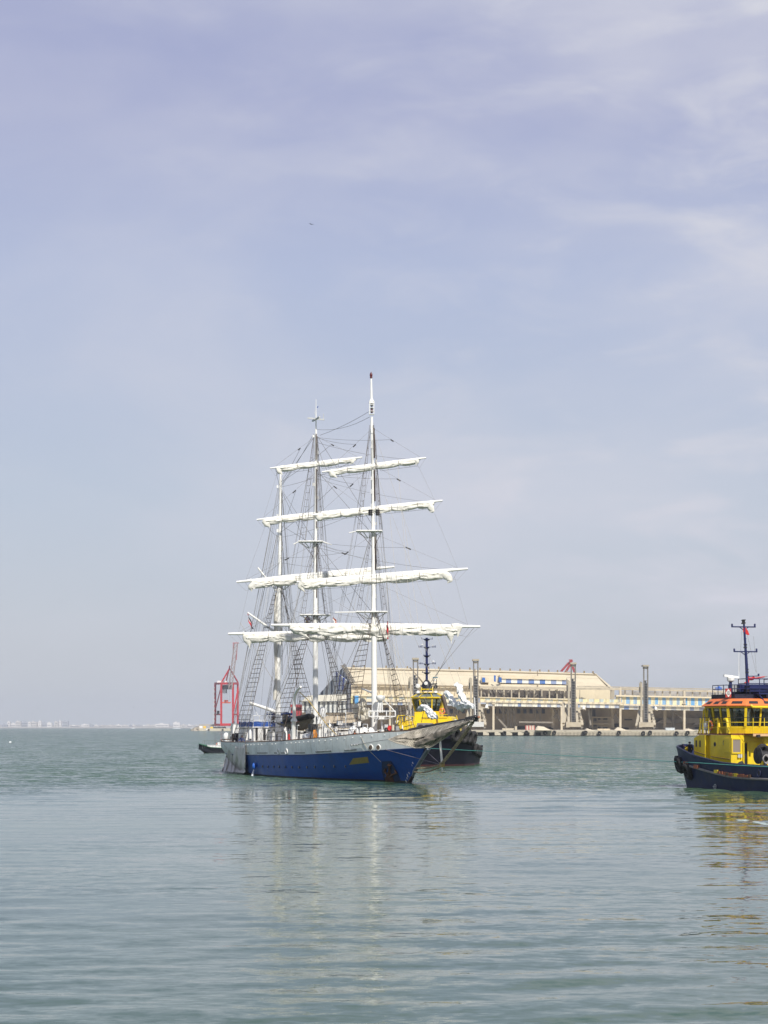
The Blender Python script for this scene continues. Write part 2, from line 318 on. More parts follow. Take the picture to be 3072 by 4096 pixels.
    for k in range(110):
        lam = math.exp(rs.uniform(math.log(.8), math.log(4.2))); th = rs.normal(math.pi/2+.12, .38); kk = 2*math.pi/lam
        xw = X+.6*np.sin(Yg*.13+k)+.5*np.sin(X*.11+k*2); ph = kk*(xw*math.cos(th)+Yg*math.sin(th))+rs.uniform(0, 6.28); a = .0040*lam**1.05
        fade = np.clip((lam/np.abs(math.sin(th)+.01)/sp_-3)/2, 0, 1); s_ = np.sin(ph); Z += a*fade*(s_+.25*(s_*s_-.5))
    # long curved wakes thrown off by the two hulls
    for (cx, cy, r0, r1, lam, am, sx_) in ((22.0, 150.0, 18, 75, 5.5, .30, 1), (-2.0, 178.0, 20, 70, 6.5, .24, 1)):
        r = np.hypot((X-cx)*.55, Yg-cy); Z += am*np.sin(2*math.pi*r/lam+.8*fld(20, 20, 5, 21))*sm(r0, r0+12, r)*(1-sm(r1-30, r1, r))*sm(0, .8, fld(18, 12, 6, 31)+.3)*.5
    edge_ = np.minimum(np.minimum(sm(0, 6, X-X0), sm(0, 6, X1-X)), sm(0, 60, Y1-Yg)); Z = Z*env*edge_
    vs = np.stack([X.ravel(), Yg.ravel(), Z.ravel()], 1); I = np.arange(nx*ny).reshape(ny, nx)
    fc = np.stack([I[:-1, :-1].ravel(), I[:-1, 1:].ravel(), I[1:, 1:].ravel(), I[1:, :-1].ravel()], 1)
    def rect(x0, x1, y0, y1):
        nonlocal vs, fc
        k = len(vs); vs = np.vstack([vs, [(x0, y0, 0), (x1, y0, 0), (x1, y1, 0), (x0, y1, 0)]]); fc = np.vstack([fc, [(k, k+1, k+2, k+3)]])
    for a, b_ in ((-9000, -1500), (-1500, X0), (X1, 1500), (1500, 9000)): rect(a, b_, -300, Y1)
    rect(X0, X1, -300, Y0)
    for a, b_ in ((-9000, -1500), (-1500, 1500), (1500, 9000)):
        for c, d in ((Y1, 1500), (1500, 9500)): rect(a, b_, c, d)
    me = bpy.data.meshes.new('water'); me.vertices.add(len(vs)); me.vertices.foreach_set('co', vs.ravel()); me.loops.add(len(fc)*4); me.loops.foreach_set('vertex_index', fc.ravel().astype(np.int32))
    me.polygons.add(len(fc)); me.polygons.foreach_set('loop_start', (np.arange(len(fc))*4).astype(np.int32)); me.polygons.foreach_set('use_smooth', [True]*len(fc)); me.update(calc_edges=True); me.validate(); me.materials.append(m)
    o = bpy.data.objects.new('water', me); C.objects.link(o); tag(o, kind='structure')
WGEO = dict(near=.22, mid=.11, far=.45)
WPAR = dict(lo=.35, near=.92, mid=.34, far=2.3)
WAVES = [(.42, (.40, 1.0, 1), .20, 2, .5, .5, (0, 0, 0), .09, .26), (1.5, (.50, 1.0, 1), -.16, 3, .55, .7, (3, 5, 0), .24, .50), (4.0, (.62, 1.0, 1), .08, 3, .6, .4, (9, 1, 0), .36, .50)]
water()
# ---------------------------------------------------------------- haze: one closed box of even air around everything
def haze(density):
    m = bpy.data.materials.new('haze_air'); m.use_nodes = True; t = m.node_tree; n = t.nodes
    for q in list(n):
        if q.type != 'OUTPUT_MATERIAL': n.remove(q)
    v = n.new('ShaderNodeVolumePrincipled'); v.inputs['Color'].default_value = (.80, .86, .96, 1); v.inputs['Density'].default_value = density; v.inputs['Anisotropy'].default_value = 0.0
    t.links.new(v.outputs[0], n['Material Output'].inputs['Volume'])
    mb = MB().box(-9500, 9500, -400, 9900, -2.0, 125.0); o = mb.build('haze', m); tag(o, kind='stuff')
haze(8e-5)
# ---------------------------------------------------------------- far coast and its houses
CY = 6900
mb = MB(); rows = []
for k in range(61):
    px = -500+k*28; zt = 6+4*noise.noise(Vector((k*.3, 1, 0)))
    rows.append([P(px, HOR, CY-60).to_2d().to_3d()+Vector((0, 0, .3)), P(px, HOR, CY).to_2d().to_3d()+Vector((0, 0, 2+zt*.4)), P(px, HOR, CY+700).to_2d().to_3d()+Vector((0, 0, 6+zt)), P(px, HOR, CY+2000).to_2d().to_3d()+Vector((0, 0, 2))])
COAST = mat('hazy_coast', (.36, .35, .33), .95, var=.2, vs=.01)
o = mb.grid(rows).build('land', COAST); tag(o, kind='structure')
CITYM = [mat('pale_render_wall', (.50, .49, .48), .9, var=.06, vs=.05), mat('white_render_wall', (.62, .61, .60), .9, var=.05, vs=.05), mat('grey_concrete_wall', (.34, .36, .40), .8, var=.1, vs=.05)]
WIN = mat('dark_window_band', (.10, .12, .15), .4, var=.3, vs=.05)
def city(x0, x1, ytop, mi, label, cat='building', group='pale buildings along the far shore', dy=0, floors=None):
    Y = CY+40+dy; a = P(x0, ytop, Y); b_ = P(x1, ytop, Y); zt = a.z; wd = b_.x-a.x; dp = max(18, min(wd, 40))
    t = thing('apartment_building' if cat == 'building' else 'warehouse', ((a.x+b_.x)/2, Y, 2), label, cat, group)
    m_ = MB().box(a.x, b_.x, Y, Y+dp, 0, zt); m_.box(a.x+wd*.3, a.x+wd*.55, Y+3, Y+dp*.6, zt-.5, zt+3.0); m_.build('wall', CITYM[mi], t)
    nf = floors or max(1, int((zt-6)/7))
    for f in range(nf):
        z = 5+(zt-6)*(f+.35)/nf; MB().box(a.x+2, b_.x-2, Y-.3, Y+.5, z, z+1.6).build('window_band', WIN, t)
big = [(5, 28, 2898, 2, 'low grey block at the left edge of the far shore'), (29, 40, 2887, 1, 'narrow white tower behind the broad white block on the far shore'),
       (40, 66, 2894, 1, 'broad bright white block near the left end of the far skyline'), (62, 82, 2885, 0, 'tall hazy pale tower right of the broad white block'),
       (84, 112, 2888, 2, 'hazy grey slab in the middle of the left far housing cluster'), (112, 122, 2888, 1, 'slim white stair tower in the left far housing cluster'),
       (122, 146, 2887, 0, 'pale stepped apartment block left of the tallest white tower ashore'), (146, 154, 2891, 0, 'small pale link block beside the tallest white tower ashore'),
       (154, 164, 2884, 1, 'tallest narrow white tower of the left far housing cluster'), (166, 190, 2890, 2, 'grey topped block right of the tallest white tower ashore'),
       (188, 206, 2891, 1, 'white block at the right end of the left housing cluster'), (217, 231, 2886, 0, 'hazy pale tower just left of the dark slab tower ashore'),
       (236, 244, 2884, 1, 'slim white tower touching the dark slab tower ashore'), (248, 272, 2884, 2, 'dark grey blue slab tower alone at the right of the cluster'),
       (276, 320, 2903, 1, 'long low white shed right of the dark slab tower ashore'), (326, 354, 2898, 1, 'large bright white hall on the far shore'),
       (356, 362, 2896, 2, 'dark narrow silo touching the bright white hall'), (365, 374, 2899, 2, 'second dark silo right of the bright white hall')]
for i, (a, b_, y, mi, lb) in enumerate(big): city(a, b_, y, mi, lb, dy=(i*37) % 90)
rr = random.Random(3)
x = 378
lows = []
while x < 860:
    wd = rr.choice([8, 12, 17, 24, 30]); yt = 2903-rr.random()*5; lows.append((x, min(x+wd, 872), yt, rr.choice([0, 1, 1, 0, 2]), rr.randint(0, 400))); x += wd+rr.choice([-2, 0, 3, 5])
ORD = 'first second third fourth fifth sixth seventh eighth ninth tenth eleventh twelfth thirteenth fourteenth fifteenth sixteenth seventeenth eighteenth nineteenth twentieth twenty-first twenty-second twenty-third twenty-fourth twenty-fifth twenty-sixth twenty-seventh twenty-eighth twenty-ninth thirtieth'.split()
for k, (a, b_, y, mi, dy) in enumerate(lows): city(a, b_, y, mi, ORD[k]+' low building rightwards from the dark silos in the hazy shore row', dy=dy, group='low buildings in the hazy row')
city(622, 675, 2895.5, 1, 'long cream flat roofed building standing out of the hazy low row'); city(692, 718, 2890, 1, 'tall white group of flats above the hazy low row near the pier')
# breaking surf far off
FOAM = mat('white_foam', (.85, .87, .88), .8, var=.1, vs=1)
for (x0, x1, y, lb) in ((524, 540, 2911, 'thin white line of surf left of the far middle'), (690, 725, 2911, 'white line of surf under the tall white flats'), (762, 780, 2911, 'short white line of surf nearest the pier end'), (36, 46, 2970, 'small white buoy floating alone on open water at the left')):
    Y = 6600 if y < 2950 else F*H/(y-HOR)
    a = P(x0, y, Y); b_ = P(x1, y, Y)
    m_ = MB(); pts = [(a.x+(b_.x-a.x)*k/8, Y, .1) for k in range(9)]; rad = [.10+(1.6 if Y > 3000 else .15)*math.sin(math.pi*k/8) for k in range(9)]
    m_.tube(pts, rad, 8); tag(m_.build('surf' if Y > 3000 else 'buoy', FOAM, smooth=60), lb, 'surf' if Y > 3000 else 'buoy', kind=None)
# ---------------------------------------------------------------- pier at the left with the red crane
PY_ = 2450
def pbox(mb, x0, y0, x1, y1, Y, dp):   # photo-sized box standing at distance Y
    a = P(x0, y0, Y); b_ = P(x1, y1, Y); return mb.box(min(a.x, b_.x), max(a.x, b_.x), Y, Y+dp, min(a.z, b_.z), max(a.z, b_.z))
pier = thing('pier', P(880, 2923, PY_), 'beige concrete pier under the red gantry crane', 'pier')
a = P(796, 0, PY_).x; b_ = P(1180, 0, PY_).x
MB().box(a, b_, PY_, PY_+120, -2, 3.1).build('deck', CREAM2, pier)
m_ = MB(); pbox(m_, 796, 2897, 1010, 2905, PY_+70, 6); m_.build('parapet_wall', mat('grey_concrete', (.40, .38, .35), .9, var=.12, vs=.1), pier)
for x0 in (831, 887, 955): 
    m_ = MB(); pbox(m_, x0, 2916, x0+7, 2922, PY_-.8, .75); m_.build('fender', BLACK, pier)
m_ = MB(); pbox(m_, 824, 2915, 831, 2921.5, PY_-.5, .45); m_.build('fender_panel', WHITE, pier)
rr = random.Random(5)
rk = thing('rock_armour', P(782, 2923, PY_), 'heap of pale armour rocks at the end of the pier', 'rocks'); m_ = MB()
for i in range(70):
    u = rr.random(); c = P(768+u*30, 0, PY_+rr.random()*20); c.z = rr.random()*(.3+u*5.0); r = 1.2+rr.random()*1.1
    vs = [Vector((math.cos(k*1.05)*r*(.7+.5*rr.random()), math.sin(k*1.05)*r*(.7+.5*rr.random()), zz*r*(.5+.3*rr.random()))) for zz in (-1, 1) for k in range(6)]
    m_.add([c+v for v in vs], [tuple(range(5, -1, -1)), tuple(range(6, 12))]+[(k, (k+1) % 6, 6+(k+1) % 6, 6+k) for k in range(6)])
m_.build('rocks', ROCK, rk); rk.children[0].name = 'boulder_pile'
for (x0, y0, x1, y1, mm, nm, lb) in ((797, 2905, 810, 2912, WHITE, 'container', 'white container at the outer end of the pier'), (813, 2905, 823, 2912, mat('pier_yellow', (.75, .48, .03), .6), 'container', 'yellow container next to the white one on the pier'),
                                  (841, 2908, 851, 2914, YEL, 'forklift', 'small yellow machine beside the dark vehicles on the pier')):
    m_ = MB(); pbox(m_, x0, y0, x1, y1+1, PY_+8, 4); pbox(m_, x0+.5, y0-.8, x1-.5, y0, PY_+9, 2.5)
    for k in range(4): pbox(m_, x0+1+k*2.4, y0+.5, x0+1.6+k*2.4, y1, PY_+7.8, .3)
    tag(m_.build(nm, mm), lb, nm)
rr = random.Random(8)
for i in range(6):
    x0 = 853+i*8.6; t = thing('truck', P(x0+3, 2914, PY_+12), ['dark truck nearest the yellow machine on the pier', 'second dark truck from the yellow machine on the pier', 'dark truck in the middle of the pier row under the crane', 'dark truck right of centre in the pier row', 'fifth dark truck in the row under the crane', 'dark truck at the right end of the pier row'][i], 'truck', 'dark trucks parked on the pier')
    m_ = MB(); pbox(m_, x0, 2906, x0+2.4, 2912.5, PY_+12, 2.5); m_.build('cab', mat('cab_grey', (.08, .085, .10), .6), t) if i == 0 else m_.build('cab', bpy.data.materials['cab_grey'], t)
    m_ = MB(); pbox(m_, x0+2.6, 2907+rr.random()*2, x0+7.8, 2912.5, PY_+12, 2.5); m_.build('trailer', DARK, t)
    m_ = MB()
    for q in (.8, 4.5, 6.8): m_.lathe(P(x0+q, 2912.8, PY_+11.8), [(.55, 0), (.55, .5)], 8, (0, 1, 0))
    m_.build('wheel', BLACK, t)
# crane
def crane_line(m_, a, b_, wd, Y0, Y1=None): m_.bar(P(a[0], a[1], Y0), P(b_[0], b_[1], Y1 if Y1 is not None else Y0), wd)
cr = thing('gantry_crane', P(907, 2903, PY_+45), 'tall red container gantry crane with raised boom on the pier', 'crane')
YN, YB = PY_+30, PY_+58
m_ = MB()
for x0, Y in ((885, YN), (861, YB), (932, YN), (951, YB)): m_ = MB(); crane_line(m_, (x0, 2903), (x0, 2735), 2.3, Y); m_.build('leg', CRED, cr)
m_ = MB(); crane_line(m_, (885, 2898), (932, 2898), 2.6, YN); crane_line(m_, (861, 2899), (951, 2899), 2.6, YB); m_.bar(P(885, 2899, YN), P(861, 2899, YB), 2.4); m_.bar(P(932, 2898, YN), P(951, 2898, YB), 2.4); m_.build('sill_beam', CRED, cr)
m_ = MB(); crane_line(m_, (863, 2734), (953, 2734), 2.6, YB); crane_line(m_, (884, 2734), (933, 2734), 2.6, YN); m_.bar(P(885, 2734, YN), P(861, 2734, YB), 2.4); m_.bar(P(932, 2734, YN), P(951, 2734, YB), 2.4); m_.build('portal_beam', CRED, cr)
m_ = MB(); m_.bar(P(885, 2745, YN), P(861, 2840, YB), 1.0); m_.bar(P(933, 2852, YN), P(951, 2760, YB), 1.2); m_.bar(P(932, 2858, YN), P(951, 2858, YB), 1.6); m_.bar(P(885, 2858, YN), P(861, 2858, YB), 1.6); m_.build('brace', CRED, cr)
m_ = MB(); crane_line(m_, (887, 2728), (917, 2676), 1.3, YN, YN+8); crane_line(m_, (951, 2728), (920, 2676), 1.3, YB, YN+8); crane_line(m_, (904, 2728), (919, 2664), 1.2, YB, YN+8); m_.build('a_frame', CRED, cr)
m_ = MB()                                # the raised boom: a lattice standing up over the portal
A0, A1 = P(921, 2755, YN-14), P(944, 2572, YN-4)
w2_ = Vector((1.9, 0, 0)); d2_ = Vector((0, 2.2, 0))
for q in (-w2_-d2_, w2_-d2_, w2_+d2_, -w2_+d2_): m_.bar(A0+q, A1+q, .7)
for k in range(17):
    p = A0.lerp(A1, k/17); p2 = A0.lerp(A1, (k+1)/17); sg = 1 if k % 2 else -1
    m_.bar(p-w2_*sg-d2_, p2+w2_*sg-d2_, .5); m_.bar(p-w2_-d2_, p+w2_-d2_, .3); m_.bar(p-w2_*sg+d2_, p2+w2_*sg+d2_, .3)
m_.build('boom', mat('boom_grey', (.30, .24, .23), .6, var=.2, vs=.5), cr)
m_ = MB(); m_.bar(P(931, 2572, YN-4), P(955, 2572, YN-4), .8); m_.bar(P(933, 2572, YN-4), P(931, 2640, YN-6), .5); m_.bar(P(950, 2572, YN-4), P(945, 2640, YN-6), .5); m_.build('boom_tip', CRED, cr)
m_ = MB(); pbox(m_, 869, 2723, 906, 2731, YN+10, 12); m_.build('machinery_house', WHITE, cr)
m_ = MB(); pbox(m_, 889, 2740, 925, 2757, YN+4, 8); pbox(m_, 889, 2757, 907, 2773, YN+2, 4); m_.build('trolley', mat('trolley_grey', (.13, .14, .16), .6, var=.5, vs=.3), cr)
m_ = MB(); pbox(m_, 888, 2808, 922, 2813, YN+2, 5); pbox(m_, 896, 2800, 912, 2808, YN+3, 3); m_.build('spreader', mat('spreader_orange', (.65, .12, .06), .6), cr)
m_ = MB()
for q in (892, 900, 908, 917): m_.tube([P(q, 2757, YN+4), P(q, 2803, YN+4)], .12, 4)
m_.build('hoist_rope', STEEL, cr)
m_ = MB()
for k in range(9): yy_ = 2750+k*17; m_.bar(P(861, yy_, YB-2), P(851, yy_+5, YB-2), .5); m_.bar(P(851, yy_+5, YB-2), P(861, yy_+17, YB-2), .5)
m_.build('stair', LGREY, cr)
m_ = MB(); pbox(m_, 867, 2843, 877, 2860, YN+12, 4); m_.build('cabin', DARK, cr)
# ---------------------------------------------------------------- quay on the far side of the basin
def qY(px): return F*H/(35.5+(px-1880)*.0018)         # the quay edge runs towards us to the right
def sY(px): return 1235+(px-1370)*.05               # front of the long shed
ZQ = 2.9
quay = thing('quay', (140, 1050, 0), 'long pale concrete quay with ribbed and pillared face below the shed', 'quay')
edge = [P(px, HOR, qY(px)) for px in range(1180, 3301, 106)]
m_ = MB(); rows = [[Vector((p.x, p.y, ZQ)) for p in edge], [Vector((p.x, p.y, -2)) for p in edge]]
top = [[Vector((p.x, p.y, ZQ)) for p in edge], [Vector((p.x*1.25, p.y+420, ZQ)) for p in edge]]
ins = [[Vector((p.x, p.y+1.6, ZQ-.9)) for p in edge], [Vector((p.x, p.y+1.6, -2)) for p in edge]]
m_.grid(top).grid([[Vector((p.x, p.y, ZQ)) for p in edge], [Vector((p.x, p.y, ZQ-1.0)) for p in edge], [Vector((p.x, p.y+1.6, ZQ-1.0)) for p in edge]]); m_.build('deck', CREAM2, quay)
m_ = MB(); m_.grid([[Vector((p.x, p.y+1.6, ZQ-1.0)) for p in edge], [Vector((p.x, p.y+1.6, -2)) for p in edge]]); m_.build('shaded_face', mat('shade_dark_quay_face', (.075, .062, .045), .9, var=.3, vs=.6), quay)  # shade under the overhanging deck edge is put into this dark colour
for k in range(22):
    px = 1200+k*46.5
    if px > 2190: break
    p = P(px, 0, qY(px)); m_ = MB().box(p.x-1.5, p.x+1.5, p.y-.15, p.y+1.5, .35, ZQ-1.0); o = m_.build('pillar', CREAM2, quay)
m_ = MB()
for k in range(150):
    px = 2172+k*5.4
    p = P(px, 0, qY(px)); m_.box(p.x-.2, p.x+.2, p.y-.1, p.y+1.5, .30, ZQ-.95)
m_.build('ribbed_facing', mat('pale_ribs', (.55, .49, .38), .9, var=.15, vs=.3), quay)
TL = ['near the white box left of centre', 'under the second loading tower', 'beside the red striped container', 'left of the two paired ones', 'right of the ribbed facing start', 'left of the third tower', 'right of the third tower', 'at the foot of the third tower', 'between the third and fourth towers', 'left of the fourth tower', 'under the fourth tower', 'right of the fourth tower']
for k, px in enumerate((2018, 2105, 2180, 2217, 2334, 2342, 2397, 2475, 2573, 2600, 2705, 2750)):
    y = qY(px); p = P(px, 0, y); m_ = MB().torus((p.x, p.y-.45, 1.5+.3*(k % 2)), (0, 1, 0), .75, .33, 14, 6)
    tag(m_.build('tyre_fender', BLACK, smooth=60), 'small black tyre hung on the far quay, '+TL[k], 'tyre', 'tyre fenders along the far quay')
# ---------------------------------------------------------------- the long storage shed
def poly(mb, pts, dp):                       # pts: (px, py, Y); solid slab dp thick going away from the camera
    return mb.prism([P(*p) for p in pts], (0, dp, 0))
SB = stripes('blue_white_cladding', (.02, .13, .45), (.74, .74, .68), 7.0, .47, jit=.12, fade=.35)
SW = stripes('white_blue_short_cladding', (.12, .21, .42), (.72, .71, .62), 6.0, .45, jit=.2, fade=.75, seed=2)
SY = stripes('yellow_blue_cladding', (.36, .45, .47), (.66, .60, .33), 6.4, .46, jit=.12, fade=.4, seed=3)
SYV = stripes('yellow_skyblue_cladding', (.11, .33, .62), (.68, .64, .42), 4.6, .48, jit=.14, fade=.35, seed=1.2)
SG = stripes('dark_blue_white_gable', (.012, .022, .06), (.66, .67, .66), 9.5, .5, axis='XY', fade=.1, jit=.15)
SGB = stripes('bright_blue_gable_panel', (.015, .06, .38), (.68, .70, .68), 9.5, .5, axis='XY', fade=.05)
shed = thing('storage_shed', P(1900, HOR, 1260), 'huge cream storage shed with blue and white striped cladding on the far quay', 'warehouse')
Yr = 46
EV = [(1410, 2739), (1700, 2742), (1900, 2747), (2150, 2751), (2440, 2757)]
RG = [(1372, 2668), (1640, 2673), (1900, 2679), (2150, 2686), (2372, 2693)]
m_ = MB()
def rowpt(lst, off): return [P(x, y, sY(x)+off) for x, y in lst]
e_ = rowpt(EV, 0); g_ = rowpt(RG, Yr)
mid = [a.lerp(b, .80) for a, b in zip(e_, g_)]
mid = [v+Vector((0, 0, .8)) for v in mid]
bk = [Vector((v.x, v.y+Yr, w_.z)) for v, w_ in zip(g_, e_)]
m_.grid([e_, mid, g_, bk]); e2 = [v-Vector((0, 0, 1.2)) for v in e_]; m_.grid([e2, e_])
m_.build('roof', CREAM, shed)
m_ = MB()                                     # gutters and ribs running over the roof
for k in range(1, 5):
    a, b_ = e_[k], g_[k]
    m_.bar(a.lerp(b_, .0)+Vector((0, -.8, .4)), b_+Vector((0, -.4, .4)), .55)
for q in range(4):
    a0, a1 = mid[q], mid[q+1]; m_.bar(a0+Vector((0, -1, .1)), a1+Vector((0, -1, .1)), 1.0, .5)
    a0 = e_[q].lerp(g_[q], .62); a1 = e_[q+1].lerp(g_[q+1], .62); m_.bar(a0+Vector((0, -.8, .2)), a1+Vector((0, -.8, .2)), .35, .5)
for k in range(26):
    u = k/25; i = min(3, int(u*4)); f = u*4-i; p = g_[i].lerp(g_[i+1], f); m_.box(p.x-.5, p.x+.5, p.y-.5, p.y+.5, p.z, p.z+1.3)
m_.build('roof_rib', mat('brown_trim', (.24, .19, .12), .9, var=.2, vs=.3), shed)
m_ = MB(); poly(m_, [(2372, 2693, sY(2372)+Yr), (2440, 2757, sY(2440)), (2452, 2757, sY(2440)+12), (2384, 2694, sY(2372)+Yr)], 3)
m_.grid([[P(2372, 2693, sY(2372)+Yr), P(2383, 2694, sY(2372)+Yr+8)], [P(2440, 2757, sY(2440)), P(2458, 2757, sY(2440)+40)], [P(2440, 2800, sY(2440)), P(2458, 2800, sY(2440)+40)]])
m_.build('roof_hip', CREAM, shed)
m_ = MB()                                     # gable end, seen obliquely
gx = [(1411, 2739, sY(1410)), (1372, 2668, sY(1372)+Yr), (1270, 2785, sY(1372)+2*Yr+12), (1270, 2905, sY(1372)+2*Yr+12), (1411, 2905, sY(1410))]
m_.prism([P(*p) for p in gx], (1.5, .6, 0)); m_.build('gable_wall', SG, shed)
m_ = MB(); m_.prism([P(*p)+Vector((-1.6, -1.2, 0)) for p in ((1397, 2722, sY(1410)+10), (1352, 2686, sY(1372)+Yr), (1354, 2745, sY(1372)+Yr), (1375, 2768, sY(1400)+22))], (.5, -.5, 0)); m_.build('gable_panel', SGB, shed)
m_ = MB()
a, b_ = P(1372, 2667, sY(1372)+Yr-2), P(1413, 2740, sY(1410)-2)
for k in range(12):
    m_.bar(a.lerp(b_, k/12)+Vector((-1.5, 0, .6)), a.lerp(b_, (k+1)/12)+Vector((1.0, 0, 1.6)), .35); m_.bar(a.lerp(b_, k/12)+Vector((1.0, 0, 1.6)), a.lerp(b_, (k+1)/12)+Vector((-1.5, 0, .6)), .35)
m_.bar(a+Vector((1, 0, 1.8)), b_+Vector((1, 0, 1.8)), .4); m_.build('gable_walkway', STEEL, shed)
# lean-to front: wall band, striped bands, open bays
def band(x0, x1, y0, y1, off, dp, y0b=None, y1b=None):
    y0b = y0 if y0b is None else y0b; y1b = y1 if y1b is None else y1b; n = 8
    if x1 in (2880, 2900): e_x = (3260-x0)/(x1-x0); y0b = y0+(y0b-y0)*e_x; y1b = y1+(y1b-y1)*e_x; x1 = 3260
    m_ = MB(); rows = []
    for k in range(n+1):
        x = x0+(x1-x0)*k/n; f = k/n; t = y0+(y0b-y0)*f; u = y1+(y1b-y1)*f; Y = sY(x)+off
        a = P(x, t, Y); b_ = P(x, u, Y); rows.append([a, b_, b_+Vector((0, dp, 0)), a+Vector((0, dp, 0))])
    m_.grid(rows, True); m_.add(rows[0], [(0, 1, 2, 3)]); m_.add(rows[-1], [(3, 2, 1, 0)]); return m_
band(1405, 2440, 2740, 2786, -2, 1.0, 2757, 2800).build('upper_wall', CREAM, shed)
m_ = MB()
for k in range(34):
    x = 1430+k*22
    if x > 1920: break
    a = P(x, 2741, sY(x)-3); b_ = P(x, 2775, sY(x)-9); m_.bar(a, b_, .35)
m_.bar(P(1410, 2739, sY(1410)-4), P(1925, 2748, sY(1925)-4), 1.1); m_.build('purlin', bpy.data.materials['brown_trim'], shed)
band(1405, 1900, 2778, 2784, -12, 14, 2786, 2792).build('ledge', CREAM, shed)
band(1407, 1900, 2784, 2795, -11, 3, 2790, 2801).build('striped_band', SY, shed)
band(1430, 1900, 2795, 2806, -12, 6, 2799, 2811).build('fascia', CREAM, shed)
band(1440, 1900, 2806, 2818, -11, 3, 2811, 2824).build('striped_band', SW, shed)
m_ = MB(); poly(m_, [(1404, 2784, sY(1405)-13), (1411, 2784, sY(1405)-13), (1411, 2815, sY(1405)-13), (1404, 2815, sY(1405)-13)], 6); m_.build('corner_panel', mat('pale_yellow', (.62, .56, .28), .8), shed)
m_ = MB(); poly(m_, [(1419, 2783, sY(1405)-14), (1434, 2783, sY(1405)-14), (1434, 2815, sY(1405)-14), (1419, 2815, sY(1405)-14)], 4); m_.build('corner_panel', mat('sky_blue_panel', (.08, .30, .60), .7), shed)
# right hand part
band(1915, 2290, 2787, 2790, -14, 16, 2796, 2800).build('ledge', CREAM, shed)
band(1920, 2470, 2788, 2801, -13, 3, 2798, 2811).build('striped_band', SY, shed)
band(1920, 2495, 2801, 2809, -15, 6, 2810, 2818).build('fascia', CREAM, shed)
band(1945, 2495, 2810, 2824, -14, 3, 2818, 2833).build('striped_band', SW, shed)
band(2465, 2880, 2786, 2814, -13, 3, 2794, 2824).build('striped_band', SYV, shed)
band(2480, 2880, 2815, 2821, -16, 7, 2824, 2830).build('fascia', CREAM, shed)
band(2480, 2880, 2824, 2837, -14, 3, 2830, 2843).build('striped_band', SW, shed)
band(2465, 2880, 2780, 2786, -15, 8, 2788, 2794).build('ledge', CREAM, shed)
m_ = band(2000, 2265, 2700, 2714, 6, 22, 2706, 2720); m_.build('monitor_roof', CREAM, shed)
band(2000, 2265, 2713, 2731, 7, 10, 2719, 2737).build('monitor_cladding', SB, shed)
m_ = MB(); poly(m_, [(1926, 2706, sY(1926)+5), (1956, 2712, sY(1926)+5), (1956, 2730, sY(1926)+5), (1926, 2730, sY(1926)+5)], 9); m_.build('monitor_end', CREAM, shed)
m_ = MB(); poly(m_, [(1929, 2710, sY(1926)+4), (1941, 2711, sY(1926)+4), (1941, 2729, sY(1926)+4), (1929, 2729, sY(1926)+4)], .8); poly(m_, [(1976, 2701, sY(1976)), (1983, 2702, sY(1976)), (1983, 2727, sY(1976)), (1976, 2726, sY(1976))], 1); poly(m_, [(1995, 2707, sY(1990)), (2007, 2711, sY(1990)+4), (2007, 2730, sY(1990)+4), (1995, 2727, sY(1990))], 1); m_.build('blue_panel', mat('strong_blue', (.02, .12, .42), .7), shed)
m_ = MB(); poly(m_, [(2265, 2712, sY(2265)+7), (2272, 2722, sY(2265)+7), (2270, 2742, sY(2265)+7), (2258, 2739, sY(2265)+7)], 10); m_.build('monitor_hood', STEEL, shed)
# conveyor gallery: dark slot with posts, rail on top
band(1920, 2290, 2757, 2787, -4, .8, 2764, 2796).build('gallery_back', mat('dark_gallery', (.085, .07, .055), .9, var=.5, vs=.25), shed)
DCS = mat('dusty_cream_steel', (.42, .37, .28), .8, var=.2, vs=.3)
for k in range(14):
    x = 1925+k*30.3
    if 2280 < x < 2300: continue
    f = (x-1920)/560; MB().bar(P(x, 2750+f*7, sY(x)-8), P(x, 2787+f*12, sY(x)-8), .75).build('gallery_post', DCS, shed)
for k in range(26):
    x = 2500+k*30; f = (x-2500)/360; MB().bar(P(x, 2757+f*8, sY(x)-8), P(x, 2784+f*6, sY(x)-8), .75).build('gallery_post', DCS, shed)
m_ = MB()
for k in range(5): x = 1920+k*140; m_.bar(P(x, 2749+k*1.8, sY(x)-9), P(x+141, 2751+k*1.8, sY(x)-9), 1.3)
m_.bar(P(2480, 2756, sY(2480)-9), P(3260, 2775.5, sY(3260)-9), 1.4)
m_.bar(P(2310, 2745, sY(2310)-2), P(3260, 2765, sY(3260)+4), .6); m_.build('gallery_rail', bpy.data.materials['dusty_cream_steel'], shed)
band(2480, 2880, 2763, 2781, 8, 2, 2771, 2789).build('gallery_back', mat('grey_gallery_sheet', (.34, .32, .29), .8, var=.45, vs=.2), shed)
m_ = MB()
rr = random.Random(12)
for k in range(44):
    x = 1925+rr.random()*340; y = 2752+rr.random()*25; Y = sY(x)-3-rr.random()*6; m_.bar(P(x, y, Y), P(x+rr.uniform(-9, 9), y+rr.uniform(5, 16), Y), .5)
m_.build('gallery_truss', STEEL, shed)
m_ = MB()
for k in range(60):
    x = 1440+k*24; 
    if 2270 < x < 2310: continue
    Y = sY(x)-17; y0 = 2784+(x-1405)*.0095; m_.bar(P(x, y0+1, Y), P(x, y0+21, Y), .28)
m_.build('cladding_frame', STEEL, shed)
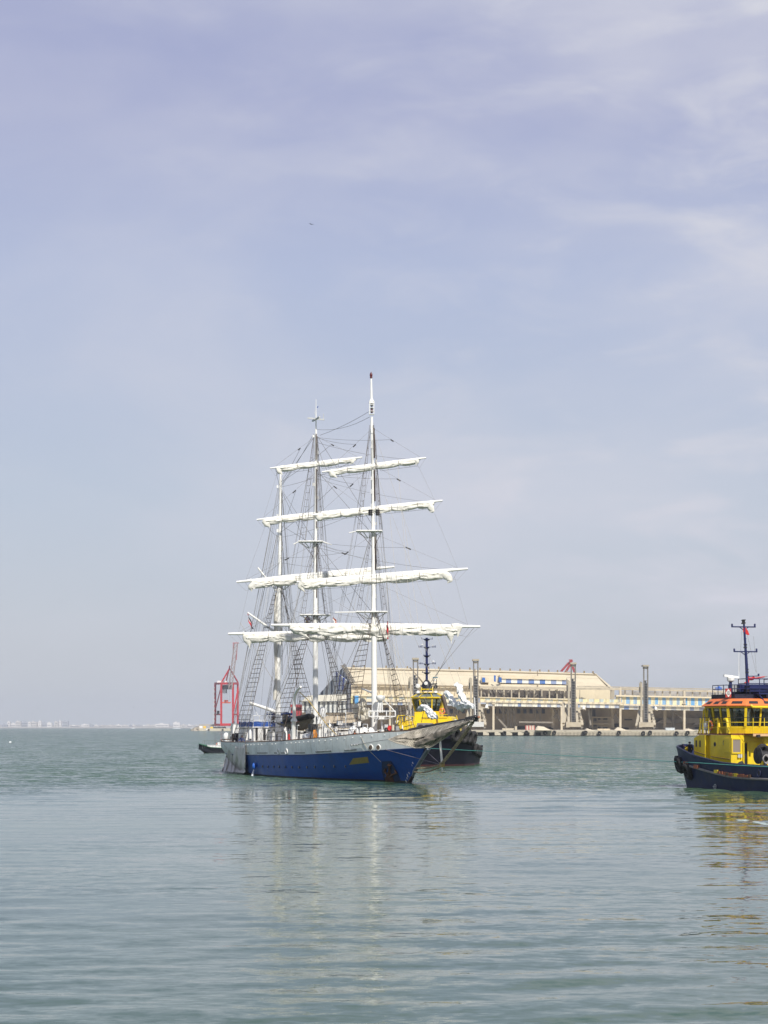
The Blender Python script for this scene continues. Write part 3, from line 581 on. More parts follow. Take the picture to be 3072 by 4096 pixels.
# open bays below
band(1405, 2900, 2806, 2924, 16, 1.2, 2836, 2924).build('bay_back_wall', DUST, shed)
m_ = MB()
rows = []
for k in range(11):
    x = 1405+k*187; Y = sY(x); rows.append([P(x, 2806+k*3.6, Y-10), P(x, 2806+k*3.6, Y-10)+Vector((0, 26, 0)), P(x, 2806+k*3.6, Y-10)+Vector((0, 26, -1)), P(x, 2806+k*3.6, Y-10)+Vector((0, 0, -1))])
m_.grid(rows, True); m_.build('bay_ceiling', DUST, shed)
WINB = mat('dark_blue_window', (.035, .045, .075), .5, var=.3, vs=.3)
for k in range(16):
    x = 1800+k*24.5
    if 1950 < x < 2215 or x < 1950: 
        m_ = MB(); f = (x-1405)/1500; poly(m_, [(x, 2836, sY(x)+15), (x+12, 2836, sY(x)+15), (x+12, 2854, sY(x)+15), (x, 2854, sY(x)+15)], .7); m_.build('window', WINB, shed)
for x in (1540, 1580, 1640, 1700, 1740, 1780):
    m_ = MB(); poly(m_, [(x, 2832, sY(x)+15), (x+15, 2832, sY(x)+15), (x+15, 2856, sY(x)+15), (x, 2856, sY(x)+15)], .7); m_.build('window', WINB, shed)
for x, y0 in ((1974, 2801), (2247, 2806), (2482, 2748), (2738, 2764), (2994, 2770), (3250, 2776), (1700, 2812), (1560, 2810)):
    m_ = MB(); Y = sY(x)-14; pbox(m_, x-4, y0, x+4, 2922, Y, 3.5); pbox(m_, x-7, max(y0, 2812), x+7, max(y0, 2812)+5, Y-1, 5); m_.build('column', mat('pale_column', (.52, .46, .35), .85, var=.15, vs=.3) if 'pale_column' not in bpy.data.materials else bpy.data.materials['pale_column'], shed)
for i, x in enumerate((2014, 2030, 2044, 2055, 2142, 2160, 2213, 2355, 2366, 2447, 2660, 2690, 1830, 1480, 1620)):
    m_ = MB(); Y = sY(x)+4; wd = 1.7 if i in (6, 9, 10) else 1.0
    m_.bar(P(x, 2828, Y), P(x+(4 if i % 2 else -2), 2912, Y), wd); m_.bar(P(x-14, 2830, Y), P(x, 2858, Y), .7); m_.build('bay_post', STEEL if i not in (6, 9, 10) else bpy.data.materials['dusty_cream_steel'], shed)
m_ = MB()
for (a, b_, c, d) in ((1985, 2866, 2026, 2912), (2215, 2832, 2240, 2882), (2238, 2834, 2217, 2870), (2352, 2840, 2362, 2900), (2458, 2860, 2476, 2886), (2474, 2836, 2455, 2876), (2075, 2888, 2210, 2890), (2700, 2850, 2735, 2880)):
    MB().bar(P(a, b_, sY(a)-5), P(c, d, sY(c)-5), 1.0).build('bay_brace', STEEL, shed)
# two storey office front inside the right bays
m_ = MB(); x0, x1 = 2368, 2446; pbox(m_, x0, 2868, x1, 2872, sY(2400)+2, 8); pbox(m_, x0, 2893, x1, 2898, sY(2400)+2, 8); pbox(m_, x0, 2866, x0+4, 2920, sY(2400)+1.8, 8); pbox(m_, x0+4, 2872, x1, 2893, sY(2400)+5, 5); pbox(m_, x0+4, 2898, x1, 2920, sY(2400)+5, 5); m_.build('office_front', mat('dusty_office', (.33, .28, .20), .9, var=.1, vs=.3), shed)
for (a, b_, c, d) in ((2374, 2873, 2386, 2885), (2392, 2873, 2402, 2879), (2413, 2873, 2430, 2879), (2434, 2873, 2443, 2880), (2374, 2894, 2387, 2906), (2413, 2894, 2432, 2899), (2392, 2907, 2402, 2915), (2412, 2908, 2430, 2917), (2498, 2876, 2530, 2881), (2458, 2894, 2475, 2908), (2490, 2910, 2515, 2922), (2730, 2908, 2738, 2914), (2780, 2908, 2800, 2922), (2068, 2905, 2098, 2918), (2362, 2838, 2382, 2866), (1812, 2905, 1830, 2918), (2195, 2908, 2212, 2918)):
    m_ = MB(); pbox(m_, a, b_, c, d, sY(a)+(4.2 if 2370 < a < 2446 else 14.6), .5); m_.build('opening', DARK, shed)
m_ = MB(); pbox(m_, 2600, 2873, 2860, 2893, sY(2700)+10, 3); poly(m_, [(2618, 2893, sY(2618)+6), (2668, 2870, sY(2618)+6), (2690, 2893, sY(2618)+6)], 6); poly(m_, [(2770, 2900, sY(2770)+6), (2815, 2876, sY(2770)+6), (2870, 2876, sY(2770)+6), (2870, 2900, sY(2770)+6)], 6); m_.build('hopper', STEEL, shed)
# small striped annex and red box at the left of the shed
an = thing('annex', P(1290, HOR, 1180), 'low annex with pale corrugated roof and dark striped wall left of the big shed', 'building')
m_ = MB(); m_.grid([[P(1205, 2807, 1180), P(1386, 2803, 1180)], [P(1232, 2782, 1200), P(1386, 2777, 1200)], [P(1232, 2800, 1215), P(1386, 2800, 1215)]]); m_.build('roof', mat('corrugated_cream', (.62, .58, .46), .8, var=.12, vs=.5, stretch=(3, .2, .2)), an)
MBa = MB(); pbox(MBa, 1208, 2807, 1386, 2850, 1182, 20); MBa.build('wall', stripes('annex_stripes', (.025, .04, .06), (.60, .62, .60), 2.6, .5, fade=.1, jit=.2), an)
MBa = MB(); pbox(MBa, 1208, 2850, 1420, 2920, 1184, 20); MBa.build('base_wall', DUST, an)
m_ = MB(); pbox(m_, 1161, 2818, 1206, 2829, 1230, 12); pbox(m_, 1163, 2829, 1205, 2912, 1232, 12)
tag(m_.build('container_stack', mat('dull_container_red', (.36, .035, .04), .7, var=.15, vs=.3)), 'dull red container stack left of the striped annex on the far quay', 'containers')
# ---------------------------------------------------------------- loading towers on the quay
TW = [(1662, 2635, 'first ship loading tower from the left, behind the wheelhouse of the bow on tug'), (1903, 2640, 'second ship loading tower from the left, above the bowsprit tip'), (2293, 2654, 'third ship loading tower, the one in front of the shed end'), (2583, 2663, 'rightmost ship loading tower, standing alone against the sky')]
TST = mat('tower_grey_steel', (.17, .155, .135), .75, var=.25, vs=.4); TCR = mat('tower_cream', (.42, .37, .28), .8, var=.12, vs=.3, col2=(.35, .29, .2), amt2=.5, s2=.4)
for i, (cx, ty, lb) in enumerate(TW):
    Y = qY(cx)+18; k = (2913-ty)/259.0
    t = thing('loading_tower', P(cx, HOR, Y)-Vector((0, 0, H-ZQ)), lb, 'loading tower', 'ship loading towers on the far quay')
    def q(x, y): return (cx+x*k, 2913-(2913-2654-y)*k)
    def T(x, y, o=0): a = q(x, y); return P(a[0], a[1], Y+o)
    for sx in (-8, 8):
        m_ = MB(); m_.bar(T(sx, 4), T(sx, 238), .65); m_.bar(T(sx, 4, 4), T(sx, 238, 4), .65)
        for j in range(24): m_.bar(T(sx, 6+j*10), T(sx, 16+j*10, 4), .3)
        m_.build('mast_post', TST, t)
    m_ = MB(); m_.cbox((T(0, 0)+Vector((0, 2, 0))), 25*k*Y/F, 7, 7*k*Y/F); m_.cbox((T(0, 9)+Vector((0, 2, 0))), 17*k*Y/F, 5, 6*k*Y/F); m_.build('head_beam', TCR, t)
    m_ = MB()
    for j in range(17): m_.bar(T(-6, 62+j*10.5), T(6, 62+j*10.5), .9, .4)
    m_.bar(T(-3, 60, 1), T(-3, 240, 1), 1.0); m_.bar(T(4, 70, 1), T(4, 240, 1), .8); m_.build('ladder_cage', mat('cage_grey', (.16, .16, .16), .7, var=.3, vs=.5) if 'cage_grey' not in bpy.data.materials else bpy.data.materials['cage_grey'], t)
    m_ = MB(); m_.bar(T(-18, 70), T(-18, 238), 1.0); m_.bar(T(-24, 78, 3), T(-24, 110, 3), .8); m_.bar(T(-24, 78, 3), T(-18, 68, 3), 1.2); m_.build('feed_pipe', TCR, t)
    for (a, b_, c, d) in ((-22, 170, -38, 252), (-22, 170, -18, 240), (14, 165, 16, 240), (20, 180, 36, 248), (-39, 160, -39, 240)):
        if i != 2 and a == -39: continue
        m_ = MB(); m_.bar(T(a, b_, 6), T(c, d, -3), 1.25); m_.build('leg', TCR, t)
    m_ = MB(); m_.bar(T(14, 178, 0), T(44, 184, 0), .9); m_.bar(T(36, 182, 0), T(50, 182, 0), 1.1)
    for j in range(7): m_.bar(T(22+j*2.2, 190+j*8, -1), T(29+j*2.2, 190+j*8, -1), .35)
    m_.bar(T(14, 228), T(40, 228), .8); m_.build('platform', TCR, t)
    m_ = MB(); a = T(41, 178, -1); m_.cbox(a, 10*k*Y/F, 3, 8*k*Y/F); m_.lathe(a+Vector((0, 0, 4*k*Y/F)), [(5*k*Y/F, 0), (.2, .7)], 8); m_.build('cabin', WHITE, t)
    m_ = MB(); a = T(0, 244, -3); m_.cbox(a, 60*k*Y/F, 5, 19*k*Y/F); m_.cbox(T(-24, 244, -3), 13*k*Y/F, 5.6, 23*k*Y/F); m_.build('base_box', LGREY if i < 2 else TCR, t)
    m_ = MB(); m_.cbox(T(0, 255), 78*k*Y/F, 6, 3*k*Y/F)
    for j in range(6): m_.lathe(T(-34+j*13.5, 257, -3), [(.5, -.4), (.5, .4)], 8, (0, 1, 0))
    m_.build('bogie', STEEL, t)
# ---------------------------------------------------------------- things standing on the quay
def heap(pts, label, cx, Y, mm=SAND, dp=14):
    m_ = MB(); n = len(pts); rows = []
    for j in range(7):
        f = j/6; k = math.sin(math.pi*f); rows.append([Vector((P(x, y, Y).x, Y-dp/2+dp*f, ZQ+(P(x, y, Y).z-ZQ)*k*(1+.1*noise.noise(Vector((x*.3, j, 0)))))) for x, y in pts])
    m_.grid(rows); o = m_.build('mineral_heap', mm, smooth=50); tag(o, label, 'heap')
heap([(2140, 2920), (2146, 2908), (2152, 2903), (2163, 2905), (2175, 2906), (2190, 2914), (2205, 2920)], 'pale mineral heap right of the red striped container', 2170, 1075)
heap([(2338, 2922), (2346, 2912), (2356, 2916), (2378, 2922)], 'small pale heap right of the third loading tower', 2350, 1010)
heap([(2728, 2926), (2742, 2915), (2754, 2914), (2768, 2918), (2784, 2926)], 'pale rounded heap behind the bow of the right tug', 2750, 950)
heap([(2455, 2922), (2470, 2908), (2490, 2914), (2510, 2922)], 'pale heap against the column in the right bays', 2480, 1020)
def qthing(name, x0, y0, x1, y1, label, cat, mm, parts=None, dp=3):
    Y = qY((x0+x1)/2)+12; a = P(x0, y0, Y); b_ = P(x1, y1, Y)
    m_ = MB().box(a.x, b_.x, Y, Y+dp, max(b_.z, ZQ), a.z)
    nr = max(2, int((b_.x-a.x)/1.2))
    for k in range(nr): xx = a.x+(b_.x-a.x)*(k+.3)/nr; m_.box(xx, xx+.35, Y-.12, Y, max(b_.z, ZQ)+.2, a.z-.2)
    m_.box(a.x-.1, b_.x+.1, Y-.1, Y+dp+.1, a.z, a.z+.25)
    tag(m_.build(name, mm), label, cat)
qthing('container', 2102, 2904, 2139, 2920, 'container with faded red and white stripes on the far quay', 'container', stripes('red_white', (.42, .10, .09), (.58, .52, .44), 1.5, .5, jit=.3, fade=.4))
qthing('container', 2663, 2913, 2699, 2929, 'pale blue white container right of the rightmost tower', 'container', mat('pale_blue_container', (.52, .57, .60), .7, var=.1, vs=.5))
qthing('control_box', 2060, 2907, 2068, 2920, 'small upright white box left of the red striped container', 'box', CREAM2)
qthing('barrier', 2010, 2915, 2058, 2920, 'low dusty barrier at the foot of the shed near the second tower', 'barrier', CREAM2)
qthing('barrier', 2390, 2917, 2440, 2923, 'low row of pale blocks in front of the office openings', 'barrier', SAND)
# cranes beyond the shed
for (lb, nm, pts, mm) in (('red harbour crane head showing above the shed roof beside the third tower', 'harbour_crane', [((2262, 2690), (2284, 2652), 1.5), ((2246, 2686), (2278, 2650), 1.0), ((2280, 2643), (2286, 2650), 2.6), ((2284, 2652), (2300, 2692), 1.5), ((2240, 2686), (2272, 2650), .4), ((2275, 2640), (2290, 2640), .7)], mat('dull_crane_red', (.30, .03, .035), .6)),
                          ('tiny blue harbour crane showing above the conveyor left of the right tug', 'harbour_crane', [((2868, 2752), (2876, 2768), 4), ((2864, 2760), (2882, 2752), 1.2), ((2858, 2770), (2868, 2756), 1), ((2876, 2745), (2882, 2762), 1), ((2872, 2765), (2880, 2800), 2.5)], mat('crane_blue', (.02, .12, .50), .5))):
    t = thing(nm, P(pts[0][0][0], HOR, 1420), lb, 'crane')
    for j, (a, b_, wd) in enumerate(pts):
        MB().bar(P(a[0], a[1], 1420), P(b_[0], b_[1], 1420), wd).build(['jib', 'stay', 'cab', 'jib_leg', 'cable', 'top_bar'][j], mm, t)
    MB().bar(P(pts[0][0][0]+6, pts[0][0][1]-2, 1422), P(pts[0][0][0]+6, 2915, 1422), 4).build('tower', mm, t)
# ---------------------------------------------------------------- people
def person(name, label, foot, face, mats, pose=None, sit=False, group=None, scale=1.0, vest=False, hat=None):
    """one continuous skinned body; face = heading in radians; mats = (upper, lower)"""
    J = dict(pel=(0, 0, .95), sp=(0, .01, 1.15), ch=(0, 0, 1.33), nk=(0, .01, 1.50), hd=(0, -.01, 1.60), tp=(0, 0, 1.71),
             shl=(.17, 0, 1.42), shr=(-.17, 0, 1.42), ell=(.25, .02, 1.16), elr=(-.25, .02, 1.16), wrl=(.25, -.12, .95), wrr=(-.25, -.12, .95), hal=(.25, -.16, .87), har=(-.25, -.16, .87),
             hpl=(.09, 0, .92), hpr=(-.09, 0, .92), knl=(.10, -.03, .50), knr=(-.10, .0, .50), anl=(.10, .02, .09), anr=(-.10, .03, .09), tol=(.11, -.15, .03), tor=(-.11, -.14, .03))
    if sit: J.update(knl=(.13, -.42, .92), knr=(-.13, -.42, .90), anl=(.13, -.40, .47), anr=(-.13, -.40, .45), tol=(.13, -.55, .42), tor=(-.13, -.55, .42))
    if pose: J.update(pose)
    Rr = dict(pel=.15, sp=.14, ch=.16, nk=.058, hd=.088, tp=.07, shl=.075, shr=.075, ell=.048, elr=.048, wrl=.032, wrr=.032, hal=.038, har=.038, hpl=.10, hpr=.10, knl=.065, knr=.065, anl=.045, anr=.045, tol=.035, tor=.035)
    E = [('pel', 'sp', 0), ('sp', 'ch', 0), ('ch', 'nk', 0), ('nk', 'hd', 2), ('hd', 'tp', 2), ('ch', 'shl', 0), ('ch', 'shr', 0), ('shl', 'ell', 0), ('shr', 'elr', 0), ('ell', 'wrl', 0), ('elr', 'wrr', 0), ('wrl', 'hal', 2), ('wrr', 'har', 2),
         ('pel', 'hpl', 1), ('pel', 'hpr', 1), ('hpl', 'knl', 1), ('hpr', 'knr', 1), ('knl', 'anl', 1), ('knr', 'anr', 1), ('anl', 'tol', 3), ('anr', 'tor', 3)]
    ks = list(J); me = bpy.data.meshes.new('sk'); me.from_pydata([J[k] for k in ks], [(ks.index(a), ks.index(b)) for a, b, _ in E], [])
    o = bpy.data.objects.new('sk', me); C.objects.link(o)
    o.modifiers.new('s', 'SKIN'); sv = me.skin_vertices[0].data
    for i, k in enumerate(ks): sv[i].radius = (Rr[k], Rr[k]*(.72 if k in ('pel', 'sp', 'ch') else 1)); sv[i].use_root = (k == 'pel')
    sb = o.modifiers.new('b', 'SUBSURF'); sb.levels = 1
    dg = bpy.context.evaluated_depsgraph_get(); ev = o.evaluated_get(dg); m2 = bpy.data.meshes.new_from_object(ev)
    vs = [v.co.copy() for v in m2.vertices]; fs = [tuple(p.vertices) for p in m2.polygons]
    bpy.data.objects.remove(o); bpy.data.meshes.remove(me); bpy.data.meshes.remove(m2)
    mb = MB(); c_, s_ = math.cos(face), math.sin(face); fx, fy, fz = foot
    mb.xf = lambda v: (fx+scale*(c_*v[0]-s_*v[1]), fy+scale*(s_*v[0]+c_*v[1]), fz+scale*v[2])
    mb.add(vs, fs)
    def seg(p):
        best = (9, 0)
        for a, b, mi in E:
            A, B = Vector(J[a]), Vector(J[b]); d = B-A; t = max(0, min(1, (p-A).dot(d)/max(d.dot(d), 1e-9))); q = (p-(A+d*t)).length-Rr[a]*(1-t)-Rr[b]*t
            if q < best[0]: best = (q, mi)
        return best[1]
    mb.m = [seg(sum((vs[i] for i in f), Vector())/len(f)) for f in fs]
    mb.cm = 2                                            # nose, fingers and thumbs belong to the same body
    hd = Vector(J['hd'])
    mb.add([hd+Vector(q) for q in ((0, -.112, .0), (.014, -.08, -.012), (-.014, -.08, -.012), (0, -.082, .035))], [(0, 1, 3), (0, 3, 2), (0, 2, 1)])
    for sd in ('l', 'r'):
        wv, hv = Vector(J['wr'+sd]), Vector(J['ha'+sd]); d = (hv-wv).normalized(); u = d.orthogonal().normalized()
        for k in range(4): b = hv+u*(k-1.5)*.017; mb.tube([b, b+d*.05+Vector((0, 0, -.004)), b+d*(.08-.006*abs(k-1.4))+u.cross(d)*.012], [.010, .009, .007], 5)
        b = wv.lerp(hv, .6)+u*.03; mb.tube([b, b+u*.035+d*.03, b+u*.04+d*.055], [.011, .010, .007], 5)
    shoe = DARK
    o = mb.build(name, [mats[0], mats[1], SKIN, shoe], None, smooth=60, loc=foot)
    tag(o, label, 'person', group)
    h = MB(); h.xf = mb.xf
    h.lathe(hd+Vector((0, .012, .015)), [(.096, -.01), (.100, .03), (.085, .075), (.045, .105), (.003, .112)], 10); h.build('hair' if not hat else 'helmet', hat or HAIR, o, smooth=70)
    if vest:
        v = MB(); v.xf = mb.xf; ch = Vector(J['ch']); sp = Vector(J['sp'])
        rows = []
        for (c0, rx_, ry_) in ((sp+Vector((0, 0, -.08)), .185, .15), (sp+Vector((0, 0, .05)), .195, .165), (ch, .20, .165), (ch+Vector((0, 0, .12)), .14, .11)):
            rows.append([c0+Vector((math.cos(k*.5236)*rx_, math.sin(k*.5236)*ry_, 0)) for k in range(12)])
        v.grid(rows, True); v.build('life_vest', VEST, o, smooth=60)
    return o
# ---------------------------------------------------------------- the tall ship
SH = Frame(2.08, 173.3, .375, -.927, -1)          # origin: stem at the waterline; a ahead, b to starboard
DU = [0, .08, .15, .22, .3, .45, .65, .8, .9, .96, .985, 1]; DB = [.08, 1.5, 2.6, 3.3, 3.8, 4.15, 4.1, 3.8, 3.2, 2.3, 1.5, .1]
WU = [0, .08, .15, .22, .3, .45, .6, .75, .85, .94, 1]; WB = [.05, .65, 1.4, 2.2, 3.0, 3.85, 3.85, 3.0, 1.9, .8, .05]
def railz(t): return float(np.interp(t, [-4, 0, 5, 10, 20, 30, 40, 46], [4.32, 4.2, 3.95, 3.66, 3.3, 3.12, 3.08, 3.3]))
def bluez(t): return float(np.interp(t, [-4, 0, 6, 15, 30, 46], [2.98, 2.78, 2.46, 2.15, 1.95, 1.95]))
def stem_t(z): return -3.5*max(0, min(1, z/2.95))**.9 - max(0, z-2.95)*.25 if z > 0 else -z*.8
def stern_t(z): return float(np.interp(z, [-1.2, 0, 1.2, 2.2, 3.3], [41, 43.2, 45.0, 45.8, 46.2]))
def hb(t, z):
    u = (t-stem_t(z))/(stern_t(z)-stem_t(z)); u = max(0, min(1, u)); f = max(-.25, min(1, z/2.6)); f2 = f**.8 if f > 0 else f
    return max(.03, float(np.interp(u, WU, WB))*(1-f2)+float(np.interp(u, DU, DB))*f2)
def hp(u, zf, side=1, off=0.0):                    # point on the hull; zf gives z from t
    t = -3.5+u*49.7; z = zf(t); ts, te = stem_t(z), stern_t(z); t = ts+(te-ts)*u; z = zf(t); return (-t, (hb(t, z)+off)*side, z)
def onhull(px, py, off=.03):                       # photo point -> point on the starboard plating
    b = 4.0
    for _ in range(12): a, _b, z = SH.side(px, py, b); b = hb(-a, z)
    return (a, b+off, z)
ship = thing('sailing_ship', SH.w(-20, 0, 0), 'large three masted tall ship with blue hull, white masts and furled white sails', 'sailing ship')
NU = 70
us = [0, .004, .012, .025]+[.04+.96*k/NU for k in range(NU+1)]
for sd in (1, -1): pass
mb = MB(SH)
lev = [lambda t: -1.2, lambda t: -.5, lambda t: 0.0, lambda t: .45, lambda t: .95, lambda t: 1.45, lambda t: .35*1.6+.65*bluez(t), bluez]
for sd in (1, -1): mb.grid([[hp(u, z, sd) for u in us] for z in (lev if sd == 1 else lev[::-1])])
hull = mb.build('hull', BLUE, ship, smooth=50)
mb = MB(SH)
bl = [bluez, lambda t: (bluez(t)+railz(t))/2, railz]
for sd in (1, -1):
    rows = [[hp(u, z, sd, .02) for u in us] for z in bl]; rin = [[hp(u, z, sd, -.12) for u in us] for z in bl[::-1]]
    mb.grid((rows+rin) if sd == 1 else (rows+rin)[::-1])
bulwark = mb.build('bulwark', BULW, ship, smooth=50)
mb = MB(SH)
for sd in (1, -1): mb.tube([(p[0], p[1], p[2]+.03) for p in (hp(u, railz, sd, -.05) for u in us)], .075, 5)
mb.build('cap_rail', WOOD, ship)
mb = MB(SH); mb.grid([[(p[0], p[1], p[2]+.12) for p in (hp(u, bluez, sd, -.05) for u in us)] for sd in (1, -1)]); mb.build('deck', mat('deck_planks', (.33, .25, .16), .8, var=.2, vs=2), ship)
mb = MB(SH)
for sd in (1,): mb.tube([(p[0], p[1], p[2]-.02) for p in (hp(u, bluez, sd, .01) for u in us[3:])], .045, 5)
mb.build('rubbing_strake', mat('strake_blue', (.01, .04, .16), .5), ship)
mb = MB(SH)                                        # fouled boot line
for sd in (1, -1): mb.grid([[hp(u, (lambda zz: (lambda t: zz))(z), sd, .012) for u in us] for z in ((-.3, .16) if sd == 1 else (.16, -.3))])
mb.build('boot_line', mat('fouled_waterline', (.028, .036, .042), .7, var=.5, vs=2, col2=(.05, .06, .035), amt2=.6, s2=1.5), ship)
# grey bobstay beam along the cutwater
mb = MB(SH); mb.tube([(4.1, 0, 2.85), (2.6, 0, 1.95), (1.15, 0, .95), (.75, 0, .55)], [.16, .17, .18, .10], 8); mb.build('cutwater', mat('cutwater_grey', (.16, .19, .22), .5, var=.2, vs=3), ship, smooth=50)
mb = MB(SH); mb.tube([(.75, 0, .55), (-.1, 0, -.05)], [.14, .2], 8); mb.prism([(.9, -.03, .5), (.2, -.03, -.2), (-.2, -.03, .2)], (0, .06, 0)); mb.build('forefoot', mat('forefoot_dark', (.03, .02, .03), .7), ship)
# fittings on the plating
def plate(name, pts, m_, off=.03, th=.03, parent=hull):
    q = [onhull(x, y, off) for x, y in pts]; c0 = [onhull(x, y, off+th) for x, y in pts]
    mb = MB(SH); n = len(q); mb.add(q+c0, [tuple(range(n-1, -1, -1)), tuple(range(n, 2*n))]+[(i, (i+1) % n, n+(i+1) % n, n+i) for i in range(n)]); return mb.build(name, m_, parent)
plate('name_board', [(1415, 3033), (1477, 3027), (1481, 3051), (1399, 3059)], BRASS)
plate('anchor_recess', [(1533, 3046), (1570, 3044), (1592, 3090), (1604, 3122), (1560, 3128), (1540, 3126), (1530, 3085)], mat('anchor_pocket_blue', (.008, .025, .09), .6, var=.4, vs=2), .02)
def blob(pts, mm, nm, off=.05): return plate(nm, pts, mm, off, .02)
blob([(1541, 3126), (1548, 3098), (1560, 3080), (1572, 3104), (1580, 3128)], RUST, 'rust_patch', .045)
mb = MB(SH)
for a_, b_ in (((1566, 3056), (1562, 3106)), ((1562, 3106), (1545, 3086)), ((1562, 3106), (1592, 3092)), ((1592, 3092), (1586, 3080)), ((1545, 3086), (1548, 3076)), ((1560, 3060), (1572, 3061))):
    mb.bar(onhull(*a_, .14), onhull(*b_, .14), .17, .12)
mb.build('anchor', RUST, ship)
for (x, y) in ((1494, 2990), (1527, 2990)):
    p = onhull(x, y, .05); mb = MB(SH); mb.torus(p, (.45, .88, 0), .22, .045, 18, 8); mb.build('hawse_ring', WHITE, bulwark, smooth=60)
    mb = MB(SH); mb.lathe(p, [(.2, -.02), (.2, .05)], 16, (.45, .88, 0)); mb.build('hawse_hole', mat('hawse_inside', (.10, .075, .05), .8, var=.5, vs=8) if 'hawse_inside' not in bpy.data.materials else bpy.data.materials['hawse_inside'], bulwark)
for (x, y) in ((1116, 3006), (1148, 3006)):
    p = onhull(x, y, .06); mb = MB(SH); mb.torus(p, (.1, 1, 0), .22, .055, 18, 8); mb.build('fairlead_ring', WHITE, bulwark, smooth=60)
for i, (x, y) in enumerate(((1051, 3066), (1073, 3067), (1096, 3067), (1118, 3067), (1143, 3068), (1169, 3069), (1198, 3069), (1229, 3069), (1260, 3068), (1297, 3067), (1338, 3066), (1383, 3066))):
    p = onhull(x, y, .03); mb = MB(SH); mb.lathe(p, [(.11, -.02), (.125, .03), (.09, .04)], 12, (.05, 1, 0)); mb.build('porthole', mat('porthole_dark', (.003, .008, .03), .25) if 'porthole_dark' not in bpy.data.materials else bpy.data.materials['porthole_dark'], hull, smooth=40)
for x in (984, 993, 1005, 1018, 1035, 1048, 1062, 1075, 1090, 1104, 1119, 1133, 1149, 1166, 1184, 1198, 1216, 1234, 1256, 1278, 1302, 1325, 1350, 1380, 1411, 1443, 1477, 1520, 1565):
    t = -SH.side(x, 2960, 4)[0]
    for _ in range(8): t = -SH.side(x, 2960, hb(t, railz(t)))[0]
    z = railz(t)-.22; p = (-t, hb(t, z)+.03, z); mb = MB(SH); mb.lathe(p, [(.045, -.02), (.045, .04), (.02, .05)], 8, (.1, 1, 0)); mb.build('rail_bolt', WHITE, bulwark)
for (x0, x1) in ((983, 999), (1030, 1072), (1098, 1110), (1126, 1146), (1180, 1222), (1265, 1328), (1382, 1430)):
    mb = MB(SH); n = 6; rows = []
    for k in range(n+1):
        x = x0+(x1-x0)*k/n; t = 20
        for _ in range(12): t = -SH.side(x, 3000, hb(t, bluez(t)))[0]
        z = bluez(t)+.10; rows.append([(-t, hb(t, z)+.035, z), (-t, hb(t, z+.13)+.035, z+.13), (-t, hb(t, z+.13)-.1, z+.13), (-t, hb(t, z)-.1, z)])
    mb.grid(rows, True); mb.build('freeing_port', mat('port_shadow_grey', (.34, .34, .32), .7, var=.5, vs=3) if 'port_shadow_grey' not in bpy.data.materials else bpy.data.materials['port_shadow_grey'], bulwark)
for (x0, y0, x1, y1) in ((1045, 2975, 1380, 2985), (1390, 2972, 1540, 2962)):
    pass
mb = MB(SH); p = onhull(1412, 2981, .06); q = onhull(1560, 2962, .5); mb.tube([p, q, SH.side(1650, 2944, 1.0)], .03, 5); mb.lathe(onhull(1412, 2981, .08), [(.09, 0), (.09, .12)], 8, (0, 1, 0)); mb.lathe(onhull(1424, 2980, .08), [(.07, 0), (.07, .12)], 8, (0, 1, 0)); mb.lathe(onhull(1434, 2979, .08), [(.07, 0), (.07, .12)], 8, (0, 1, 0)); mb.build('bowsprit_shroud', GREY, ship)
# draught marks and figures
def text(s_, size, mm, name, parent, place, ext=.004):
    cu = bpy.data.curves.new(name, 'FONT'); cu.body = s_; cu.size = size; cu.extrude = ext; cu.align_x = 'CENTER'; cu.align_y = 'CENTER'
    o = bpy.data.objects.new(name, cu); C.objects.link(o); dg = bpy.context.evaluated_depsgraph_get(); m2 = bpy.data.meshes.new_from_object(o.evaluated_get(dg))
    vs = [v.co.copy() for v in m2.vertices]; fs = [tuple(p.vertices) for p in m2.polygons]; bpy.data.objects.remove(o); bpy.data.meshes.remove(m2)
    mb = MB(); mb.add([place(v) for v in vs], fs); return mb.build(name, mm, parent)
def hullplace(px, py, off=.04):
    a, b, z = onhull(px, py, 0)
    def f(v): zz = z+v.y; aa = a+v.x; return SH.w(aa, hb(-aa, zz)+off+v.z, zz)
    return f
for s_, x, y, sz in (('2', 1638, 3093, .22), ('1', 1632, 3103, .42), ('9', 1630, 3114, .24), ('8', 1626, 3125, .28), ('4', 1653, 3052, .24), ('I', 1650, 3062, .22)):
    text(s_, sz, WHITE, 'draught_mark', hull, hullplace(x, y))
# bow anchor chain and rope on the bow
mb = MB(SH); mb.tube([onhull(1448, 2950, .03), onhull(1462, 2972, .06), onhull(1490, 3003, .08), onhull(1532, 3048, .1)], .022, 5); mb.build('bow_line', ROPEL, ship)
# ---- bowsprit, dolphin striker, chains, net
def CP(px, py, b=0.0): return SH.side(px, py, b)
mb = MB(SH); tip = CP(1914, 2869)
mb.tube([CP(1640, 2925), CP(1750, 2903), CP(1870, 2881), tip], [.24, .22, .17, .10], 10); bow = mb.build('bowsprit', DARK, ship, smooth=50)
mb = MB(SH); mb.lathe(tip, [(.10, 0), (.10, .12), (.05, .15)], 10, (1, 0, .1)); mb.build('bowsprit_cap', mat('copper_cap', (.35, .15, .08), .4), bow)
mb = MB(SH)
for k in range(6): p = CP(1868+k*7, 2880-k*1.6); mb.torus(p, (1, 0, .1), .20, .045, 12, 6)
mb.tube([CP(1893, 2885), CP(1880, 2900, .2), CP(1862, 2925, .1)], .06, 5); mb.build('bowsprit_band', DARK, bow)
mb = MB(SH); mb.tube([CP(1902, 2868), CP(1898, 2790)], [.045, .03], 6); mb.build('flagstaff', WHITE, bow)
ds = CP(1768, 3059)
